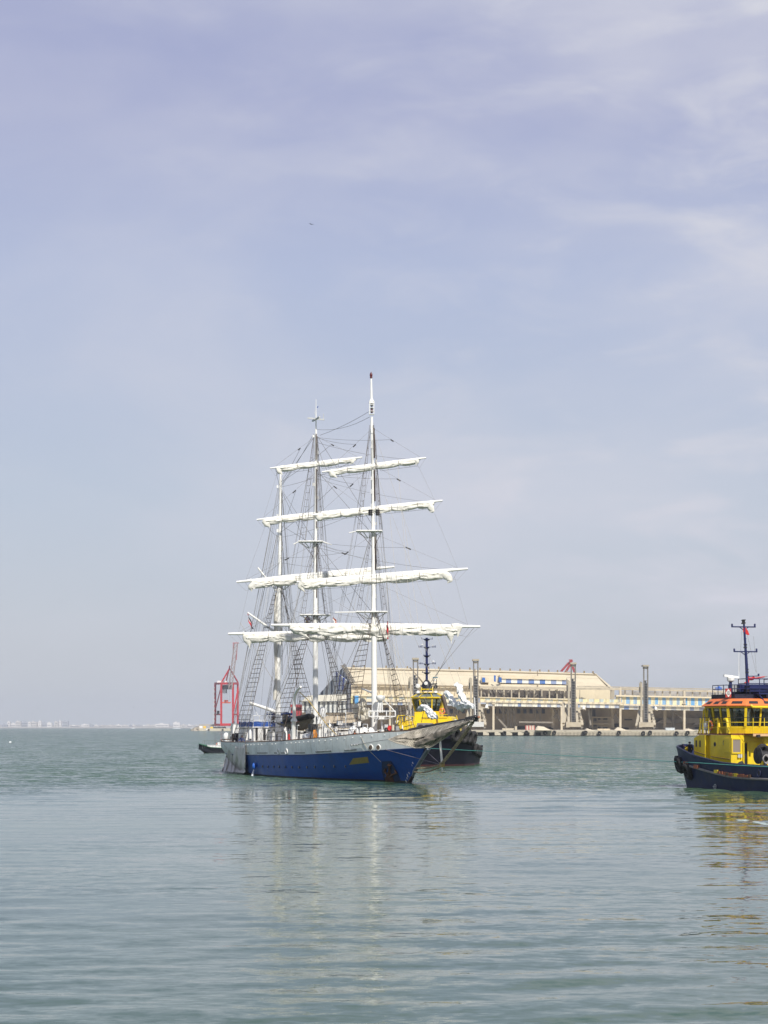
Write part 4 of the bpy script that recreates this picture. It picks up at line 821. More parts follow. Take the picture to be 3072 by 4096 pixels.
mb = MB(SH); mb.tube([CP(1759, 2950), CP(1768, 3055), CP(1768, 3070)], [.08, .09, .08], 8); mb.tube([CP(1768, 3070), CP(1768.5, 3088)], [.07, .01], 6); st = mb.build('dolphin_striker', MASTW, ship, smooth=50)
mb = MB(SH); mb.cbox(ds, .35, .3, .35); mb.build('striker_collar', BRASS, st)
def chain(p0, p1, sag, r, name, mm, n=46):
    mb = MB(SH); p0 = Vector(p0); p1 = Vector(p1)
    for k in range(n):
        u = (k+.5)/n; c = p0.lerp(p1, u)-Vector((0, 0, sag*4*u*(1-u))); d = (p1-p0).normalized(); s_ = d.orthogonal().normalized(); s2 = d.cross(s_)
        ax = s_ if k % 2 else s2; L_ = (p1-p0).length/n*.62; q = s2 if k % 2 else s_
        ring = [c+d*L_*math.cos(t*math.pi/3)+q*L_*.55*math.sin(t*math.pi/3) for t in range(7)]; mb.tube(ring, r, 4, cap=False)
    return mb.build(name, mm, ship)
CHM = mat('rusty_pale_chain', (.36, .29, .18), .7, var=.4, vs=5, col2=(.12, .05, .02), amt2=.7, s2=3)
chain(CP(1768, 3058), CP(1896, 2888), .1, .042, 'bobstay_chain', CHM, 60); chain(CP(1763, 3055, .25), CP(1888, 2886, .25), .1, .042, 'bobstay_chain', CHM, 60)
chain(CP(1656, 3073, .1), CP(1766, 3057), .12, .04, 'lower_bobstay_chain', CHM, 44); chain(CP(1653, 3086, .1), CP(1766, 3063), .25, .04, 'lower_bobstay_chain', CHM, 44)
for a_, b_ in (((1700, 3001), (1762, 3056)), ((1560, 2998), (1762, 3058))):
    mb = MB(SH); mb.tube([onhull(*a_, .05) if a_[0] < 1650 else CP(*a_), CP(*b_)], .028, 5); mb.build('striker_guy', mat('guy_grey', (.16, .14, .17), .6), ship)
NET = bpy.data.materials.new('woven_net'); NET.use_nodes = True
t_ = NET.node_tree; n_ = t_.nodes; l_ = t_.links; b_ = n_['Principled BSDF']; b_.inputs['Roughness'].default_value = .95
g_ = n_.new('ShaderNodeUVMap'); wv = n_.new('ShaderNodeTexWave'); wv.inputs['Scale'].default_value = 6; wv.inputs['Distortion'].default_value = 1.2; wv.inputs['Detail'].default_value = 2; wv.bands_direction = 'DIAGONAL'; l_.new(g_.outputs[0], wv.inputs['Vector'])
cr_ = n_.new('ShaderNodeValToRGB'); l_.new(wv.outputs[0], cr_.inputs[0]); cr_.color_ramp.elements[0].position = .25; cr_.color_ramp.elements[0].color = (.15, .13, .105, 1); cr_.color_ramp.elements[1].position = .6; cr_.color_ramp.elements[1].color = (.58, .53, .43, 1); 
gp_ = n_.new('ShaderNodeNewGeometry'); nn_ = n_.new('ShaderNodeTexNoise'); nn_.inputs['Scale'].default_value = 1.6; nn_.inputs['Detail'].default_value = 6; l_.new(gp_.outputs['Position'], nn_.inputs['Vector'])
mr_ = n_.new('ShaderNodeMapRange'); mr_.inputs[1].default_value = .35; mr_.inputs[2].default_value = .65; mr_.inputs[3].default_value = .45; mr_.inputs[4].default_value = 1.15; l_.new(nn_.outputs[0], mr_.inputs[0])
vm_ = n_.new('ShaderNodeVectorMath'); vm_.operation = 'SCALE'; l_.new(cr_.outputs[0], vm_.inputs[0]); l_.new(mr_.outputs[0], vm_.inputs['Scale']); l_.new(vm_.outputs[0], b_.inputs['Base Color'])
# ---- lumpy cloth
def lump(mb, path, rad, seed=0, amp=.25, n=14, seg=6, flat=1.0, long_=.7):
    path = [Vector(p) for p in path]; pts = []; rs = []
    for i in range(len(path)-1):
        for k in range(seg): f = k/seg; pts.append(path[i].lerp(path[i+1], f)); rs.append(rad[i]*(1-f)+rad[i+1]*f)
    pts.append(path[-1]); rs.append(rad[-1]); o0 = len(mb.v); d0 = 0
    for i in range(2, len(pts)-2): pass
    xf = mb.xf; mb.xf = None; tmp = MB(); tmp.tube(pts, rs, n, sx=flat); nr = len(pts); L_ = 0
    out = []
    for i in range(nr):
        if i: L_ += (pts[i]-pts[i-1]).length
        for k in range(n):
            v = Vector(tmp.v[i*n+k]); d = v-pts[i]; th = 2*math.pi*k/n
            q = noise.noise(Vector((L_*long_, math.cos(th)*1.6+seed*7.3, math.sin(th)*1.6)))-.5*max(0, 1-abs(noise.noise(Vector((L_*long_*1.6, math.cos(th)*3.4+seed, math.sin(th)*3.4))))*5)**1.4+.12
            out.append(pts[i]+d*(1+amp*2*q))
    mb.xf = xf; mb.add(out, tmp.f); return mb
def net():
    topl = [(1552, 2958), (1600, 2940), (1650, 2924), (1700, 2914), (1760, 2901), (1820, 2889), (1870, 2880), (1898, 2874)]
    botl = [(1556, 2960), (1590, 2974), (1635, 2984), (1660, 2992), (1722, 2991), (1775, 2955), (1838, 2912), (1890, 2884)]
    tb = [3.35, 2.6, 1.7, .9, .35, .2, .15, .1]; bb = [3.35, 3.0, 2.3, 1.7, 1.1, .8, .5, .3]
    mb = MB(SH); n = 46; mrows = 14; rows = []
    for j in range(mrows+1):
        v = j/mrows; row = []
        for i in range(n+1):
            u = i/n*7; k = min(6, int(u)); f = u-k
            T_ = Vector(CP(*[topl[k][c]*(1-f)+topl[k+1][c]*f for c in (0, 1)], tb[k]*(1-f)+tb[k+1]*f)); B_ = Vector(CP(*[botl[k][c]*(1-f)+botl[k+1][c]*f for c in (0, 1)], bb[k]*(1-f)+bb[k+1]*f))
            p = T_.lerp(B_, v); w_ = math.sin(math.pi*v)*math.sin(math.pi*i/n)
            p += Vector((0, 1, -.2))*(w_*.35+w_*.50*noise.noise(Vector((i*.09, v*7, 3)))+w_*.22*noise.noise(Vector((i*.16, v*17, 8)))); row.append(p)
        rows.append(row)
    mb.grid(rows); nv = len(mb.v)
    mb.grid([[p-Vector((0, .03, .02)) for p in r] for r in rows])
    o = mb.build('bowsprit_net', NET, ship, smooth=80); uv = o.data.uv_layers.new(name='UVMap')
    for lp in o.data.loops: k = lp.vertex_index % nv; uv.data[lp.index].uv = ((k % (n+1))/n*3, (k//(n+1))/mrows)
    mb = MB(SH); mb.tube([r for r in rows[0]], .04, 5); mb.tube([r for r in rows[-1]], .04, 5); mb.build('net_rope', ROPEL, ship)
    mb = MB(SH); lump(mb, [CP(1660, 2976, 2.0), CP(1700, 2962, 1.6), CP(1760, 2942, 1.1), CP(1830, 2912, .7), CP(1880, 2884, .4)], [.16, .24, .22, .14, .05], 41, .5, 12, 8, .6, 1.2); mb.build('net_fold', mat('dark_net', (.22, .19, .15), .95, var=.4, vs=5, bump=.8, bs=12), ship, smooth=60)
net()
def furled(mast_, Y, A, B, r, seed, droop, thick=1.0, step=1.75, sag=.15):
    """sail bundle under a yard from photo point A to B, gathered by gaskets; droop: list of (px,py) paths for the corners"""
    r *= .88; A, B = P(*A, Y), P(*B, Y); Ln = (B-A).length; n = int(Ln/.11); rows = []; nk = 26; d = (B-A).normalized()
    ng = max(2, round(Ln/step)); rg = random.Random(seed)
    gp = [0]+sorted((k+rg.uniform(-.22, .22))/ng for k in range(1, ng))+[1]; fat = [rg.uniform(.45, 1.45) for _ in range(ng+1)]
    for i in range(n+1):
        u = i/n; k = max(j for j in range(len(gp)) if gp[j] <= u+1e-9); k = min(k, len(gp)-2); f = (u-gp[k])/(gp[k+1]-gp[k])
        pinch = .80+.24*math.sin(math.pi*f)**.55*fat[k]; end = min(1, (u*Ln+.15)/.5, ((1-u)*Ln+.15)/.5); row = []
        cen = A.lerp(B, u)+Vector((0, -.06, -r*.55-sag*math.sin(math.pi*f)*r))
        for q in range(nk):
            th = 2*math.pi*q/nk; c_, s_ = math.cos(th), math.sin(th)
            L_ = u*Ln+ (0.55*f-.3)*s_*1.5            # folds slant away from each gasket
            nn = noise.noise(Vector((L_*.5+seed*9, c_*1.6, s_*2.6)))*.9
            cz = max(0, 1-abs(noise.noise(Vector((L_*.5+3, c_*2.2+seed, s_*3.2))))*5.5)**1.5+.7*max(0, 1-abs(noise.noise(Vector((L_*1.1+7, c_*5+seed*2, s_*6.5))))*5)**1.5
            rr_ = r*pinch*end*(1.04+.22*nn-.34*cz)*(1.0 if s_ > 0 else 1+(.25*thick)*(-s_)+.3*max(0, noise.noise(Vector((u*Ln*.33, seed*3.1, 0)))))
            row.append(cen+Vector((0, c_*rr_*.85, s_*rr_)))
        rows.append(row)
    mb = MB(); mb.grid(rows, True); o_ = len(rows)-1; mb.add(rows[0], [tuple(range(nk))]); mb.add(rows[o_], [tuple(range(nk-1, -1, -1))])
    for pth, rd in droop: lump(mb, [P(x, y, Y-.15) for x, y in pth]+[P(pth[-1][0]+(pth[-1][0]-pth[-2][0])*.35, pth[-1][1]+(pth[-1][1]-pth[-2][1])*.35, Y-.15)], [q*.8 for q in rd]+[.02], seed+1, .16, 14, 6, .55, .9)
    s_ = mb.build('furled_sail', SAIL, mast_, smooth=75)
    mb = MB()
    for g in gp[1:-1]:
        c = A.lerp(B, g)+Vector((0, -.06, -r*.5)); mb.torus(c, d, r*.92, .018, 12, 4)
    if mb.v: mb.build('gasket', ROPEL, mast_)
def yard(mast_, Y, A, B, r):
    A, B = P(*A, Y), P(*B, Y); mb = MB(); mb.tube([A, A.lerp(B, .08), A.lerp(B, .3), A.lerp(B, .7), A.lerp(B, .92), B], [r*.45, r*.62, r, r, r*.62, r*.45], 10)
    for u in (.09, .91): mb.torus(A.lerp(B, u), (1, 0, 0), r*.75, r*.25, 10, 5)
    mb.build('yard', MASTW, mast_, smooth=50)
YF, YM, YZ = SH.w(-7.78, 0, 0).y, SH.w(-22.4, 0, 0).y, SH.w(-33.0, 0, 0).y
def mast(Y, pts, name='mast'):
    mb = MB(); p = [P(x, y, Y) for x, y, r in pts]; p[0].z = 1.9; mb.tube(p, [r for *_, r in pts], 12); return mb.build(name, MASTW, ship, smooth=50)
fm = mast(YF, [(1498, 2900, .25), (1497, 2700, .25), (1496, 2450, .24), (1494, 2440, .20), (1494, 2130, .19), (1492, 2120, .15), (1490, 1840, .145), (1487, 1700, .13), (1487, 1668, .10)])
mm_ = mast(YM, [(1261, 2900, .25), (1262, 2700, .25), (1262, 2400, .24), (1262, 2390, .19), (1263, 2170, .18), (1263, 2160, .145), (1264, 1840, .135), (1264, 1760, .12), (1264, 1715, .09)])
zm = mast(YZ, [(1112, 2900, .26), (1112, 2700, .25), (1117, 2350, .24), (1119, 2340, .20), (1121, 2100, .18), (1122, 1930, .15), (1122, 1862, .04)])
# sail tracks, lanterns and fittings on the masts
TRK = mat('dark_track', (.085, .06, .05), .6, var=.3, vs=2)
mb = MB()
for x, y0, y1, yb in ((1498, 1712, 1832, YF), (1500, 1880, 2005, YF), (1503, 2145, 2280, YF)): mb.bar(P(x-2, y0, yb-.17), P(x, y1, yb-.2), .09)
mb.build('sail_track', TRK, fm)
mb = MB()
for x, y0, y1, yb in ((1265, 1735, 1838, YM), (1266, 1875, 2050, YM), (1267, 2085, 2110, YM), (1267, 2175, 2288, YM), (1267, 2325, 2390, YM)): mb.bar(P(x, y0, yb-.17), P(x, y1, yb-.2), .09)
mb.build('sail_track', TRK, mm_)
mb = MB()
for k in range(90):
    b_ = (fm, mm_)[k % 2]
rg = random.Random(4)
for par, Y, x, ya, yb in ((fm, YF, 1496, 1720, 2440), (mm_, YM, 1263, 1740, 2480), (zm, YZ, 1119, 1930, 2700)):
    for k in range(12): y = ya+(yb-ya)*(k+.3*rg.random())/12; MB().cbox(P(x+rg.choice([-9, 8]), y, Y-.1), .16, .16, .22+.2*rg.random()).build('mast_block', WHITE, par)
    mb = MB()
    for k in range(3): xx = rg.choice([-11, 11, -9, 9]); mb.tube([P(x+xx*.8, ya+40, Y-.2), P(x+xx+rg.uniform(-1, 1), yb, Y-.35)], .016, 4)
    mb.build('mast_halyard', ROPE, par)
mb = MB(); mb.tube([P(1486, 1604, YF), P(1485, 1515, YF)], [.12, .075], 8); mb.lathe(P(1486.5, 1610, YF), [(.24, -.1), (.24, .05), (.12, .3)], 8); mb.build('topmast_pole', MASTW, fm, smooth=40)
mb = MB()
for sx, sy in ((-1, -1), (1, -1), (1, 1), (-1, 1)): mb.bar(P(1487, 1658, YF)+Vector((sx*.19, sy*.19, 0)), P(1487, 1605, YF)+Vector((sx*.19, sy*.19, 0)), .05)
for y in (1605, 1620, 1632, 1645, 1658): mb.cbox(P(1487, y, YF), .42, .42, .04)
mb.build('lantern_cage', WHITE, fm)
mb = MB(); mb.lathe(P(1487, 1652, YF), [(.06, 0), (.1, .08), (.1, .3), (.05, .36)], 8); mb.lathe(P(1484.5, 1513, YF), [(.10, 0), (.12, .08), (.09, .12), (.12, .2), (.12, .38), (.05, .45), (.03, .55)], 10); mb.build('red_lantern', mat('red_lantern_glass', (.10, .006, .008), .25), fm, smooth=50)
mb = MB(); mb.lathe(P(1487, 1640, YF), [(.06, 0), (.09, .08), (.09, .22), (.05, .26)], 8); mb.lathe(P(1487, 1626, YF), [(.06, 0), (.09, .08), (.09, .22), (.05, .26)], 8); mb.build('dark_lantern', DARK, fm)
mb = MB(); mb.tube([P(1264, 1720, YM), P(1264, 1674, YM), P(1264, 1596, YM)], [.07, .05, .02], 6); mb.build('topmast_pole', MASTW, mm_)
mb = MB(); mb.bar(P(1230, 1672, YM), P(1298, 1679, YM), .13); mb.bar(P(1278, 1668, YM-1), P(1250, 1684, YM+1), .13); mb.tube([P(1294, 1678, YM), P(1294, 1655, YM)], .03, 5); mb.tube([P(1260, 1640, YM), P(1258, 1655, YM), P(1264, 1662, YM)], .02, 4); mb.build('antenna_cross', LGREY, mm_)
mb = MB(); mb.prism([P(1266, 1628, YM), P(1274, 1624, YM), P(1271, 1632, YM)], (0, .02, 0)); mb.build('wind_vane', BTARP, mm_)
# dark blocks under the fore topgallant yard
mb = MB()
for sx in (-15, 14): 
    for k in range(3): mb.torus(P(1497+sx, 2042+k*8, YF-.2), (0, 0, 1), .12, .08, 10, 6)
mb.build('block_cluster', DARK, fm)
# tops and crosstrees
def top(par, Y, x0, x1, y, xa=None, xb=None, tilt=0):
    mb = MB(); a, b_ = P(x0, y, Y), P(x1, y+tilt, Y); mb.box(a.x, b_.x, Y-.55, Y+.55, a.z-.05, a.z+.07)
    for k in range(5): xx = a.x+(b_.x-a.x)*k/4; mb.bar((xx, Y-.55, a.z-.05), ((a.x+b_.x)/2+(xx-(a.x+b_.x)/2)*.2, Y, a.z-.6), .06)
    for s_ in (-.6, .6): mb.tube([(a.x, Y+s_, a.z), (b_.x, Y+s_, a.z)], .05, 5)
    if xa: mb.tube([P(xa[0], xa[1], Y), P(x0, y, Y)], .055, 5)
    if xb: mb.tube([P(x1, y, Y), P(xb[0], xb[1], Y)], .055, 5)
    mb.build('top_platform', MASTW, par)
top(fm, YF, 1425, 1529, 2125, (1396, 2131)); top(fm, YF, 1424, 1550, 2448, (1340, 2449)); top(mm_, YM, 1194, 1293, 2167, (1174, 2177), (1327, 2179)); top(mm_, YM, 1200, 1322, 2460); top(zm, YZ, 1098, 1165, 2334, None, (1205, 2339))
# yards and sails
yard(fm, YF, (1288, 1888), (1704, 1831), .15); yard(fm, YF, (1250, 2060), (1770, 2002), .17); yard(fm, YF, (1187, 2328), (1871, 2275), .21); yard(fm, YF, (1085, 2500), (1921, 2506), .22)
furled(fm, YF, (1315, 1883), (1674, 1835), .27, 1, [([(1322, 1882), (1330, 1897), (1344, 1908)], [.28, .34, .07]), ([(1665, 1838), (1668, 1848), (1664, 1858)], [.28, .24, .05])])
furled(fm, YF, (1270, 2058), (1737, 2006), .29, 2, [([(1270, 2062), (1275, 2072), (1290, 2066)], [.3, .34, .3]), ([(1712, 2012), (1724, 2032), (1730, 2044), (1722, 2048)], [.34, .34, .22, .06])])
furled(fm, YF, (1203, 2330), (1790, 2284), .37, 3, [([(1215, 2330), (1202, 2346), (1214, 2362)], [.5, .34, .1]), ([(1775, 2296), (1792, 2308), (1800, 2320), (1792, 2330)], [.42, .42, .32, .08])], 1.35, 2.5)
furled(fm, YF, (1160, 2502), (1842, 2506), .42, 4, [([(1180, 2505), (1205, 2528), (1228, 2546)], [.40, .42, .06]), ([(1800, 2512), (1802, 2542), (1805, 2566)], [.55, .44, .05]), ([(1270, 2525), (1300, 2535), (1345, 2528), (1390, 2522)], [.25, .35, .3, .2]), ([(1810, 2510), (1838, 2505), (1832, 2538)], [.5, .4, .12]), ([(1640, 2525), (1680, 2530), (1740, 2527)], [.2, .36, .2])], 1.6, 3.0)
yard(mm_, YM, (1080, 1873), (1449, 1829), .14); yard(mm_, YM, (1027, 2079), (1480, 2032), .17); yard(mm_, YM, (946, 2328), (1577, 2267), .21); yard(mm_, YM, (913, 2535), (1590, 2533), .22)
furled(mm_, YM, (1108, 1869), (1424, 1833), .26, 5, [([(1112, 1870), (1118, 1886), (1128, 1896)], [.26, .30, .05]), ([(1405, 1836), (1410, 1848), (1402, 1856)], [.3, .24, .05])])
furled(mm_, YM, (1050, 2078), (1470, 2036), .29, 6, [([(1056, 2082), (1070, 2098), (1078, 2107)], [.3, .34, .08]), ([(1462, 2040), (1466, 2052), (1458, 2060)], [.34, .26, .06])])
furled(mm_, YM, (1002, 2328), (1500, 2278), .37, 7, [([(1020, 2334), (1004, 2350), (1006, 2362)], [.42, .38, .07])], 1.3, 2.5)
furled(mm_, YM, (972, 2536), (1560, 2532), .42, 8, [([(985, 2540), (992, 2562), (998, 2587)], [.46, .42, .05]), ([(1060, 2550), (1100, 2560), (1150, 2552)], [.2, .3, .2])], 1.4, 3.0)
# mizzen: gaffs, boom and the brailed spanker up the mast
mb = MB(); mb.tube([P(1031, 2271, YZ), P(1105, 2362, YZ)], [.085, .11], 8); mb.build('upper_gaff', MASTW, zm); mb = MB(); mb.tube([P(990, 2450, YZ), P(1094, 2524, YZ)], [.09, .13], 8); mb.build('lower_gaff', MASTW, zm)
mb = MB(); mb.tube([P(998, 2811, YZ), P(1089, 2842, YZ), P(1110, 2850, YZ)], [.13, .18, .16], 10); mb.build('spanker_boom', MASTW, zm, smooth=50)
mb = MB(); lump(mb, [P(1103, 2370, YZ-.2), P(1101, 2450, YZ-.25), P(1103, 2520, YZ-.25), P(1102, 2620, YZ-.25), P(1104, 2720, YZ-.25), P(1100, 2800, YZ-.25)], [.08, .13, .15, .13, .15, .16], 3, .3, 10, 8); mb.build('brailed_sail', mat('grey_sail', (.60, .57, .50), .9, var=.2, vs=3), zm, smooth=70)
# main mast gaff/boom hidden sails: bundled staysail between main and fore
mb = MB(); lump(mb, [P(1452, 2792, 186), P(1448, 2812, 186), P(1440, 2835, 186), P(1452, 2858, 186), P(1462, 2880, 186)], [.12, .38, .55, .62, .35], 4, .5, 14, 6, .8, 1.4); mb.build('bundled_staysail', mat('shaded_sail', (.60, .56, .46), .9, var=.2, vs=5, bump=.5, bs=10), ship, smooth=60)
mb = MB(); mb.tube([P(1447, 2754, 186), P(1488, 2771, 182)], [.07, .10], 6); mb.build('derrick', MASTW, ship)
def cpw(x, y): return SH(CP(x, y))
for i, (pth, rd) in enumerate(([[(1672, 2840), (1682, 2832), (1700, 2828), (1714, 2842), (1728, 2862), (1742, 2872)], [.12, .2, .22, .25, .26, .14]],
                               [[(1780, 2772), (1794, 2779), (1806, 2796), (1820, 2820), (1838, 2830)], [.14, .19, .20, .22, .2]],
                               [[(1826, 2736), (1836, 2748), (1842, 2770), (1852, 2795), (1864, 2818), (1880, 2824)], [.16, .2, .22, .23, .26, .2]],
                               [[(1824, 2822), (1842, 2818), (1862, 2814), (1884, 2820), (1896, 2832)], [.16, .24, .26, .2, .1]], [[(1846, 2820), (1850, 2834), (1846, 2846)], [.22, .18, .05]], [[(1728, 2850), (1738, 2862), (1748, 2870)], [.12, .2, .1]])):
    mb = MB(); lump(mb, [cpw(*q) for q in pth], rd, 20+i, .45, 14, 7, 1.0, 2.2); mb.build('bundled_headsail', SAIL2, ship, smooth=55)
# ---------------------------------------------------------------- rigging
RIG = mat('rigging_grey', (.21, .20, .19), .85, var=.3, vs=.5); RAT = mat('ratline_dark', (.085, .062, .048), .9, var=.35, vs=.8)
def rope(name, pts, r=.018, mm=RIG, parent=ship, sag=0, n=1):
    pts = [Vector(p) for p in pts]; out = []
    for i in range(len(pts)-1):
        k = 8 if sag else 1
        for j in range(k): f = j/k; out.append(pts[i].lerp(pts[i+1], f)-Vector((0, 0, sag*4*f*(1-f))))
    out.append(pts[-1]); mb = MB(); mb.tube(out, r*.82, 4); return mb.build(name, mm, parent)
def ladder(b0, b1, t0, t1, n=4, step=.40, skip=.0, r=.024, rr_=.022, wob=0, lo=.0):
    """shrouds from the base line b0-b1 up to t0-t1, with ratlines across"""
    b0, b1, t0, t1 = map(Vector, (b0, b1, t0, t1)); mb = MB()
    for k in range(n): f = k/(n-1); mb.tube([b0.lerp(b1, f), t0.lerp(t1, f)], r*(1 if k in (0, n-1) else .45), 4)
    L_ = (t0-b0).length; m = int(L_/step)
    for j in range(1, m):
        u = j/m
        if u > 1-skip or u < lo: continue
        a, b_ = b0.lerp(t0, u), b1.lerp(t1, u); dz = wob*R_.uniform(-1, 1)
        mb.tube([a, a.lerp(b_, .5)-Vector((0, 0, abs(wob)*1.5)), b_+Vector((0, 0, dz))], rr_, 4)
    return mb.build('shroud_ladder', RAT, ship)
for (t, Y, mx_, yt, t0, t1) in ((7.78, YF, 1496, 2452, 5.0, 9.6), (22.4, YM, 1262, 2462, 20.3, 25.2), (33.0, YZ, 1117, 2345, 31.0, 35.8)):
    for sd in (1, -1):
        if t == 7.78: 
            ba, bb = SH.w(-t0, hb(t0, 3.2)*sd+.02*sd, railz(t0)), SH.w(-t1, hb(t1, 3.2)*sd+.02*sd, railz(t1))
        else: ba, bb = SH.w(-t0, hb(t0, 3)*sd, railz(t0)), SH.w(-t1, hb(t1, 3)*sd, railz(t1))
        a, b_ = P(mx_-5*sd, yt, Y-.5), P(mx_-14*sd, yt, Y+.5)
        ladder(ba, bb, a, b_, 4, .46, .02, r=.030, rr_=.031)
def upl(Y, xb0, xb1, yb, xt0, xt1, yt, **k): ladder(P(xb0, yb, Y-.5), P(xb1, yb, Y+.5), P(xt0, yt, Y-.1), P(xt1, yt, Y+.1), 3, .62, r=.018, rr_=.016, wob=.05, **k)
upl(YF, 1426, 1442, 2446, 1483, 1487, 2134); upl(YF, 1536, 1547, 2446, 1500, 1503, 2134); upl(YF, 1428, 1445, 2123, 1479, 1483, 1700, skip=.2); upl(YF, 1520, 1527, 2123, 1492, 1495, 1700, skip=.6)
upl(YM, 1204, 1220, 2458, 1252, 1256, 2175); upl(YM, 1300, 1312, 2458, 1270, 1273, 2175); upl(YM, 1197, 1222, 2165, 1254, 1257, 1745, skip=.2); upl(YM, 1285, 1292, 2165, 1268, 1271, 1745, skip=.6)
# futtock shrouds below the tops
for Y, xm, y, xs in ((YF, 1494, 2127, (1438, 1526)), (YF, 1496, 2450, (1430, 1540)), (YM, 1262, 2169, (1206, 1288)), (YM, 1262, 2462, (1212, 1310))):
    for x in xs: ladder(P(xm+(x-xm)*.15, y+58, Y-.3), P(xm+(x-xm)*.15, y+58, Y+.3), P(x, y, Y-.5), P(x, y, Y+.5), 2, .5, r=.025, rr_=.024)
YD = [  # mast x, Y, left end, right end, lift y, brace target (x, y, Y)
 (1491, YF, (1288, 1888), (1704, 1831), 1712, (1268, 1770, YM)), (1494, YF, (1250, 2060), (1770, 2002), 1860, (1270, 1915, YM)), (1496, YF, (1187, 2328), (1871, 2275), 2135, (1270, 2190, YM)), (1497, YF, (1085, 2500), (1921, 2506), 2330, (1270, 2440, YM)),
 (1263, YM, (1080, 1873), (1449, 1829), 1745, (1124, 1948, YZ)), (1263, YM, (1027, 2079), (1480, 2032), 1890, (1122, 2150, YZ)), (1262, YM, (946, 2328), (1577, 2267), 2175, (1120, 2250, YZ)), (1262, YM, (913, 2535), (1590, 2533), 2360, (1118, 2420, YZ))]
for i, (xm, Y, A, B, yl, br) in enumerate(YD):
    a, b_ = P(*A, Y), P(*B, Y)
    for s_, u in ((0, .06), (1, .94)):
        e_ = a.lerp(b_, u)
        md = (e_+P(xm, yl, Y))/2 + Vector((0, 0, .2)); rope('lift', [P(xm, yl, Y), e_+Vector((0, 0, .15))], .014)
        rope('brace', [e_+Vector((0, .1, -.1)), P(*br)], .016 if i % 2 else .02, sag=.3)
        # hanging brace pendants seen level in the sky
        if i % 4 < 3:
            q = P(xm, yl, Y).lerp(e_, .38); rope('brace_pendant', [q, P(br[0], br[1]-20, br[2])], .018, sag=.15)
            mb = MB(); mb.bar(q, q.lerp(e_, .10), .09); mb.build('block', DARK, ship)
        if i % 4: 
            pr = YD[i-1]; pa, pb = P(*pr[2], pr[1]), P(*pr[3], pr[1]); rope('sheet', [pa.lerp(pb, .08 if s_ == 0 else .92)-Vector((0, 0, .5)), e_+Vector((0, 0, .1))], .012)
    for u0, u1 in ((.05, .47), (.53, .95)):
        p0, p1 = a.lerp(b_, u0), a.lerp(b_, u1); dr = .85 if i % 4 > 1 else .65
        pts = [p0.lerp(p1, k/12)-Vector((0, -.15, dr*min(1, 4*math.sin(math.pi*k/12)**.8)*.9)) for k in range(13)]
        rope('footrope', pts, .017)
        mb = MB()
        for k in (3, 6, 9): mb.tube([pts[k], pts[k]+Vector((0, -.1, dr*.6))], .02, 4)
        mb.build('stirrup', RIG, ship)
    for u in (0, 1):                       # loops beyond the clews
        e_ = a.lerp(b_, u); f_ = a.lerp(b_, .12 if u == 0 else .88)-Vector((0, 0, .45 if i % 4 < 2 else .7)); rope('footrope_loop', [e_, (e_+f_)/2-Vector((0, 0, .55)), f_], .013)
# stays between the masts and to the bowsprit
def bow_(x, y): return SH(CP(x, y))
for (a, b_, sg) in ((P(1487, 1700, YF), bow_(1893, 2873), 0), (P(1490, 1850, YF), bow_(1872, 2878), 0), (P(1494, 2132, YF), bow_(1835, 2884), 0), (P(1494, 2150, YF), bow_(1800, 2890), 0), (P(1497, 2455, YF), bow_(1760, 2899), 0), (P(1497, 2462, YF), bow_(1735, 2903), 0),
                    (P(1268, 1718, YM), P(1480, 1667, YF), .4), (P(1280, 1741, YM), P(1478, 1645, YF), .15), (P(1270, 1745, YM), P(1492, 2105, YF), 0), (P(1268, 1880, YM), P(1494, 2140, YF), .1), (P(1268, 2175, YM), P(1497, 2460, YF), 0), (P(1266, 2460, YM), P(1490, 2870, YF), 0), (P(1266, 2480, YM), P(1440, 2920, YF), 0), (P(1260, 2180, YM), P(1490, 2560, YF), 0),
                    (P(1124, 1940, YZ), P(1255, 1750, YM), 0), (P(1124, 1946, YZ), P(1255, 1735, YM), .2), (P(1124, 1955, YZ), P(1256, 2160, YM), 0), (P(1122, 2100, YZ), P(1256, 2180, YM), 0), (P(1120, 2345, YZ), P(1256, 2640, YM), 0), (P(1120, 2355, YZ), P(1254, 2860, YM), 0), (P(1124, 1960, YZ), P(1256, 2240, YM), 0)):
    rope('stay', [a, b_], .012 if b_.y < 170 else .020, ROPEL if b_.y < 170 else RIG, sag=sg)
rope('sheet_tackle', [P(1820, 2560, YF), bow_(1706, 2780), bow_(1686, 2890)], .03); rope('sheet_tackle', [P(1895, 2512, YF), bow_(1780, 2650), bow_(1600, 2900)], .022)
# backstays and falls down to the rails
rg = random.Random(11)
for (x, Y, t, tops) in ((1491, YF, 7.78, (1690, 1840, 2120, 2445)), (1263, YM, 22.4, (1735, 1850, 2160, 2455)), (1121, YZ, 33.0, (1925, 1945, 2110, 2340))):
    for sd in (1, -1):
        for k, y in enumerate(tops):
            for q in range(2 if k in (0, 2) else 1):
                tt = t+3.3+k*.55+q*.5; rope('backstay', [P(x-4*sd, y, Y), SH.w(-tt, hb(tt, 3)*sd, railz(tt))], .020)
for (x, Y, t) in ((1494, YF, 7.78), (1263, YM, 22.4), (1119, YZ, 33.0)):
    for k in range(15):
        sd = 1 if k % 3 else -1; tt = t+rg.uniform(-1.5, 3.8); rope('halyard', [P(x+rg.choice([-12, -8, 8, 12]), rg.choice([1900, 2130, 2140, 2450, 2300]), Y-.2), SH.w(-tt, hb(tt, 3)*sd*rg.uniform(.8, 1), railz(tt))], rg.choice([.009, .011, .013]), rg.choice([RIG, ROPEL, RIG]))
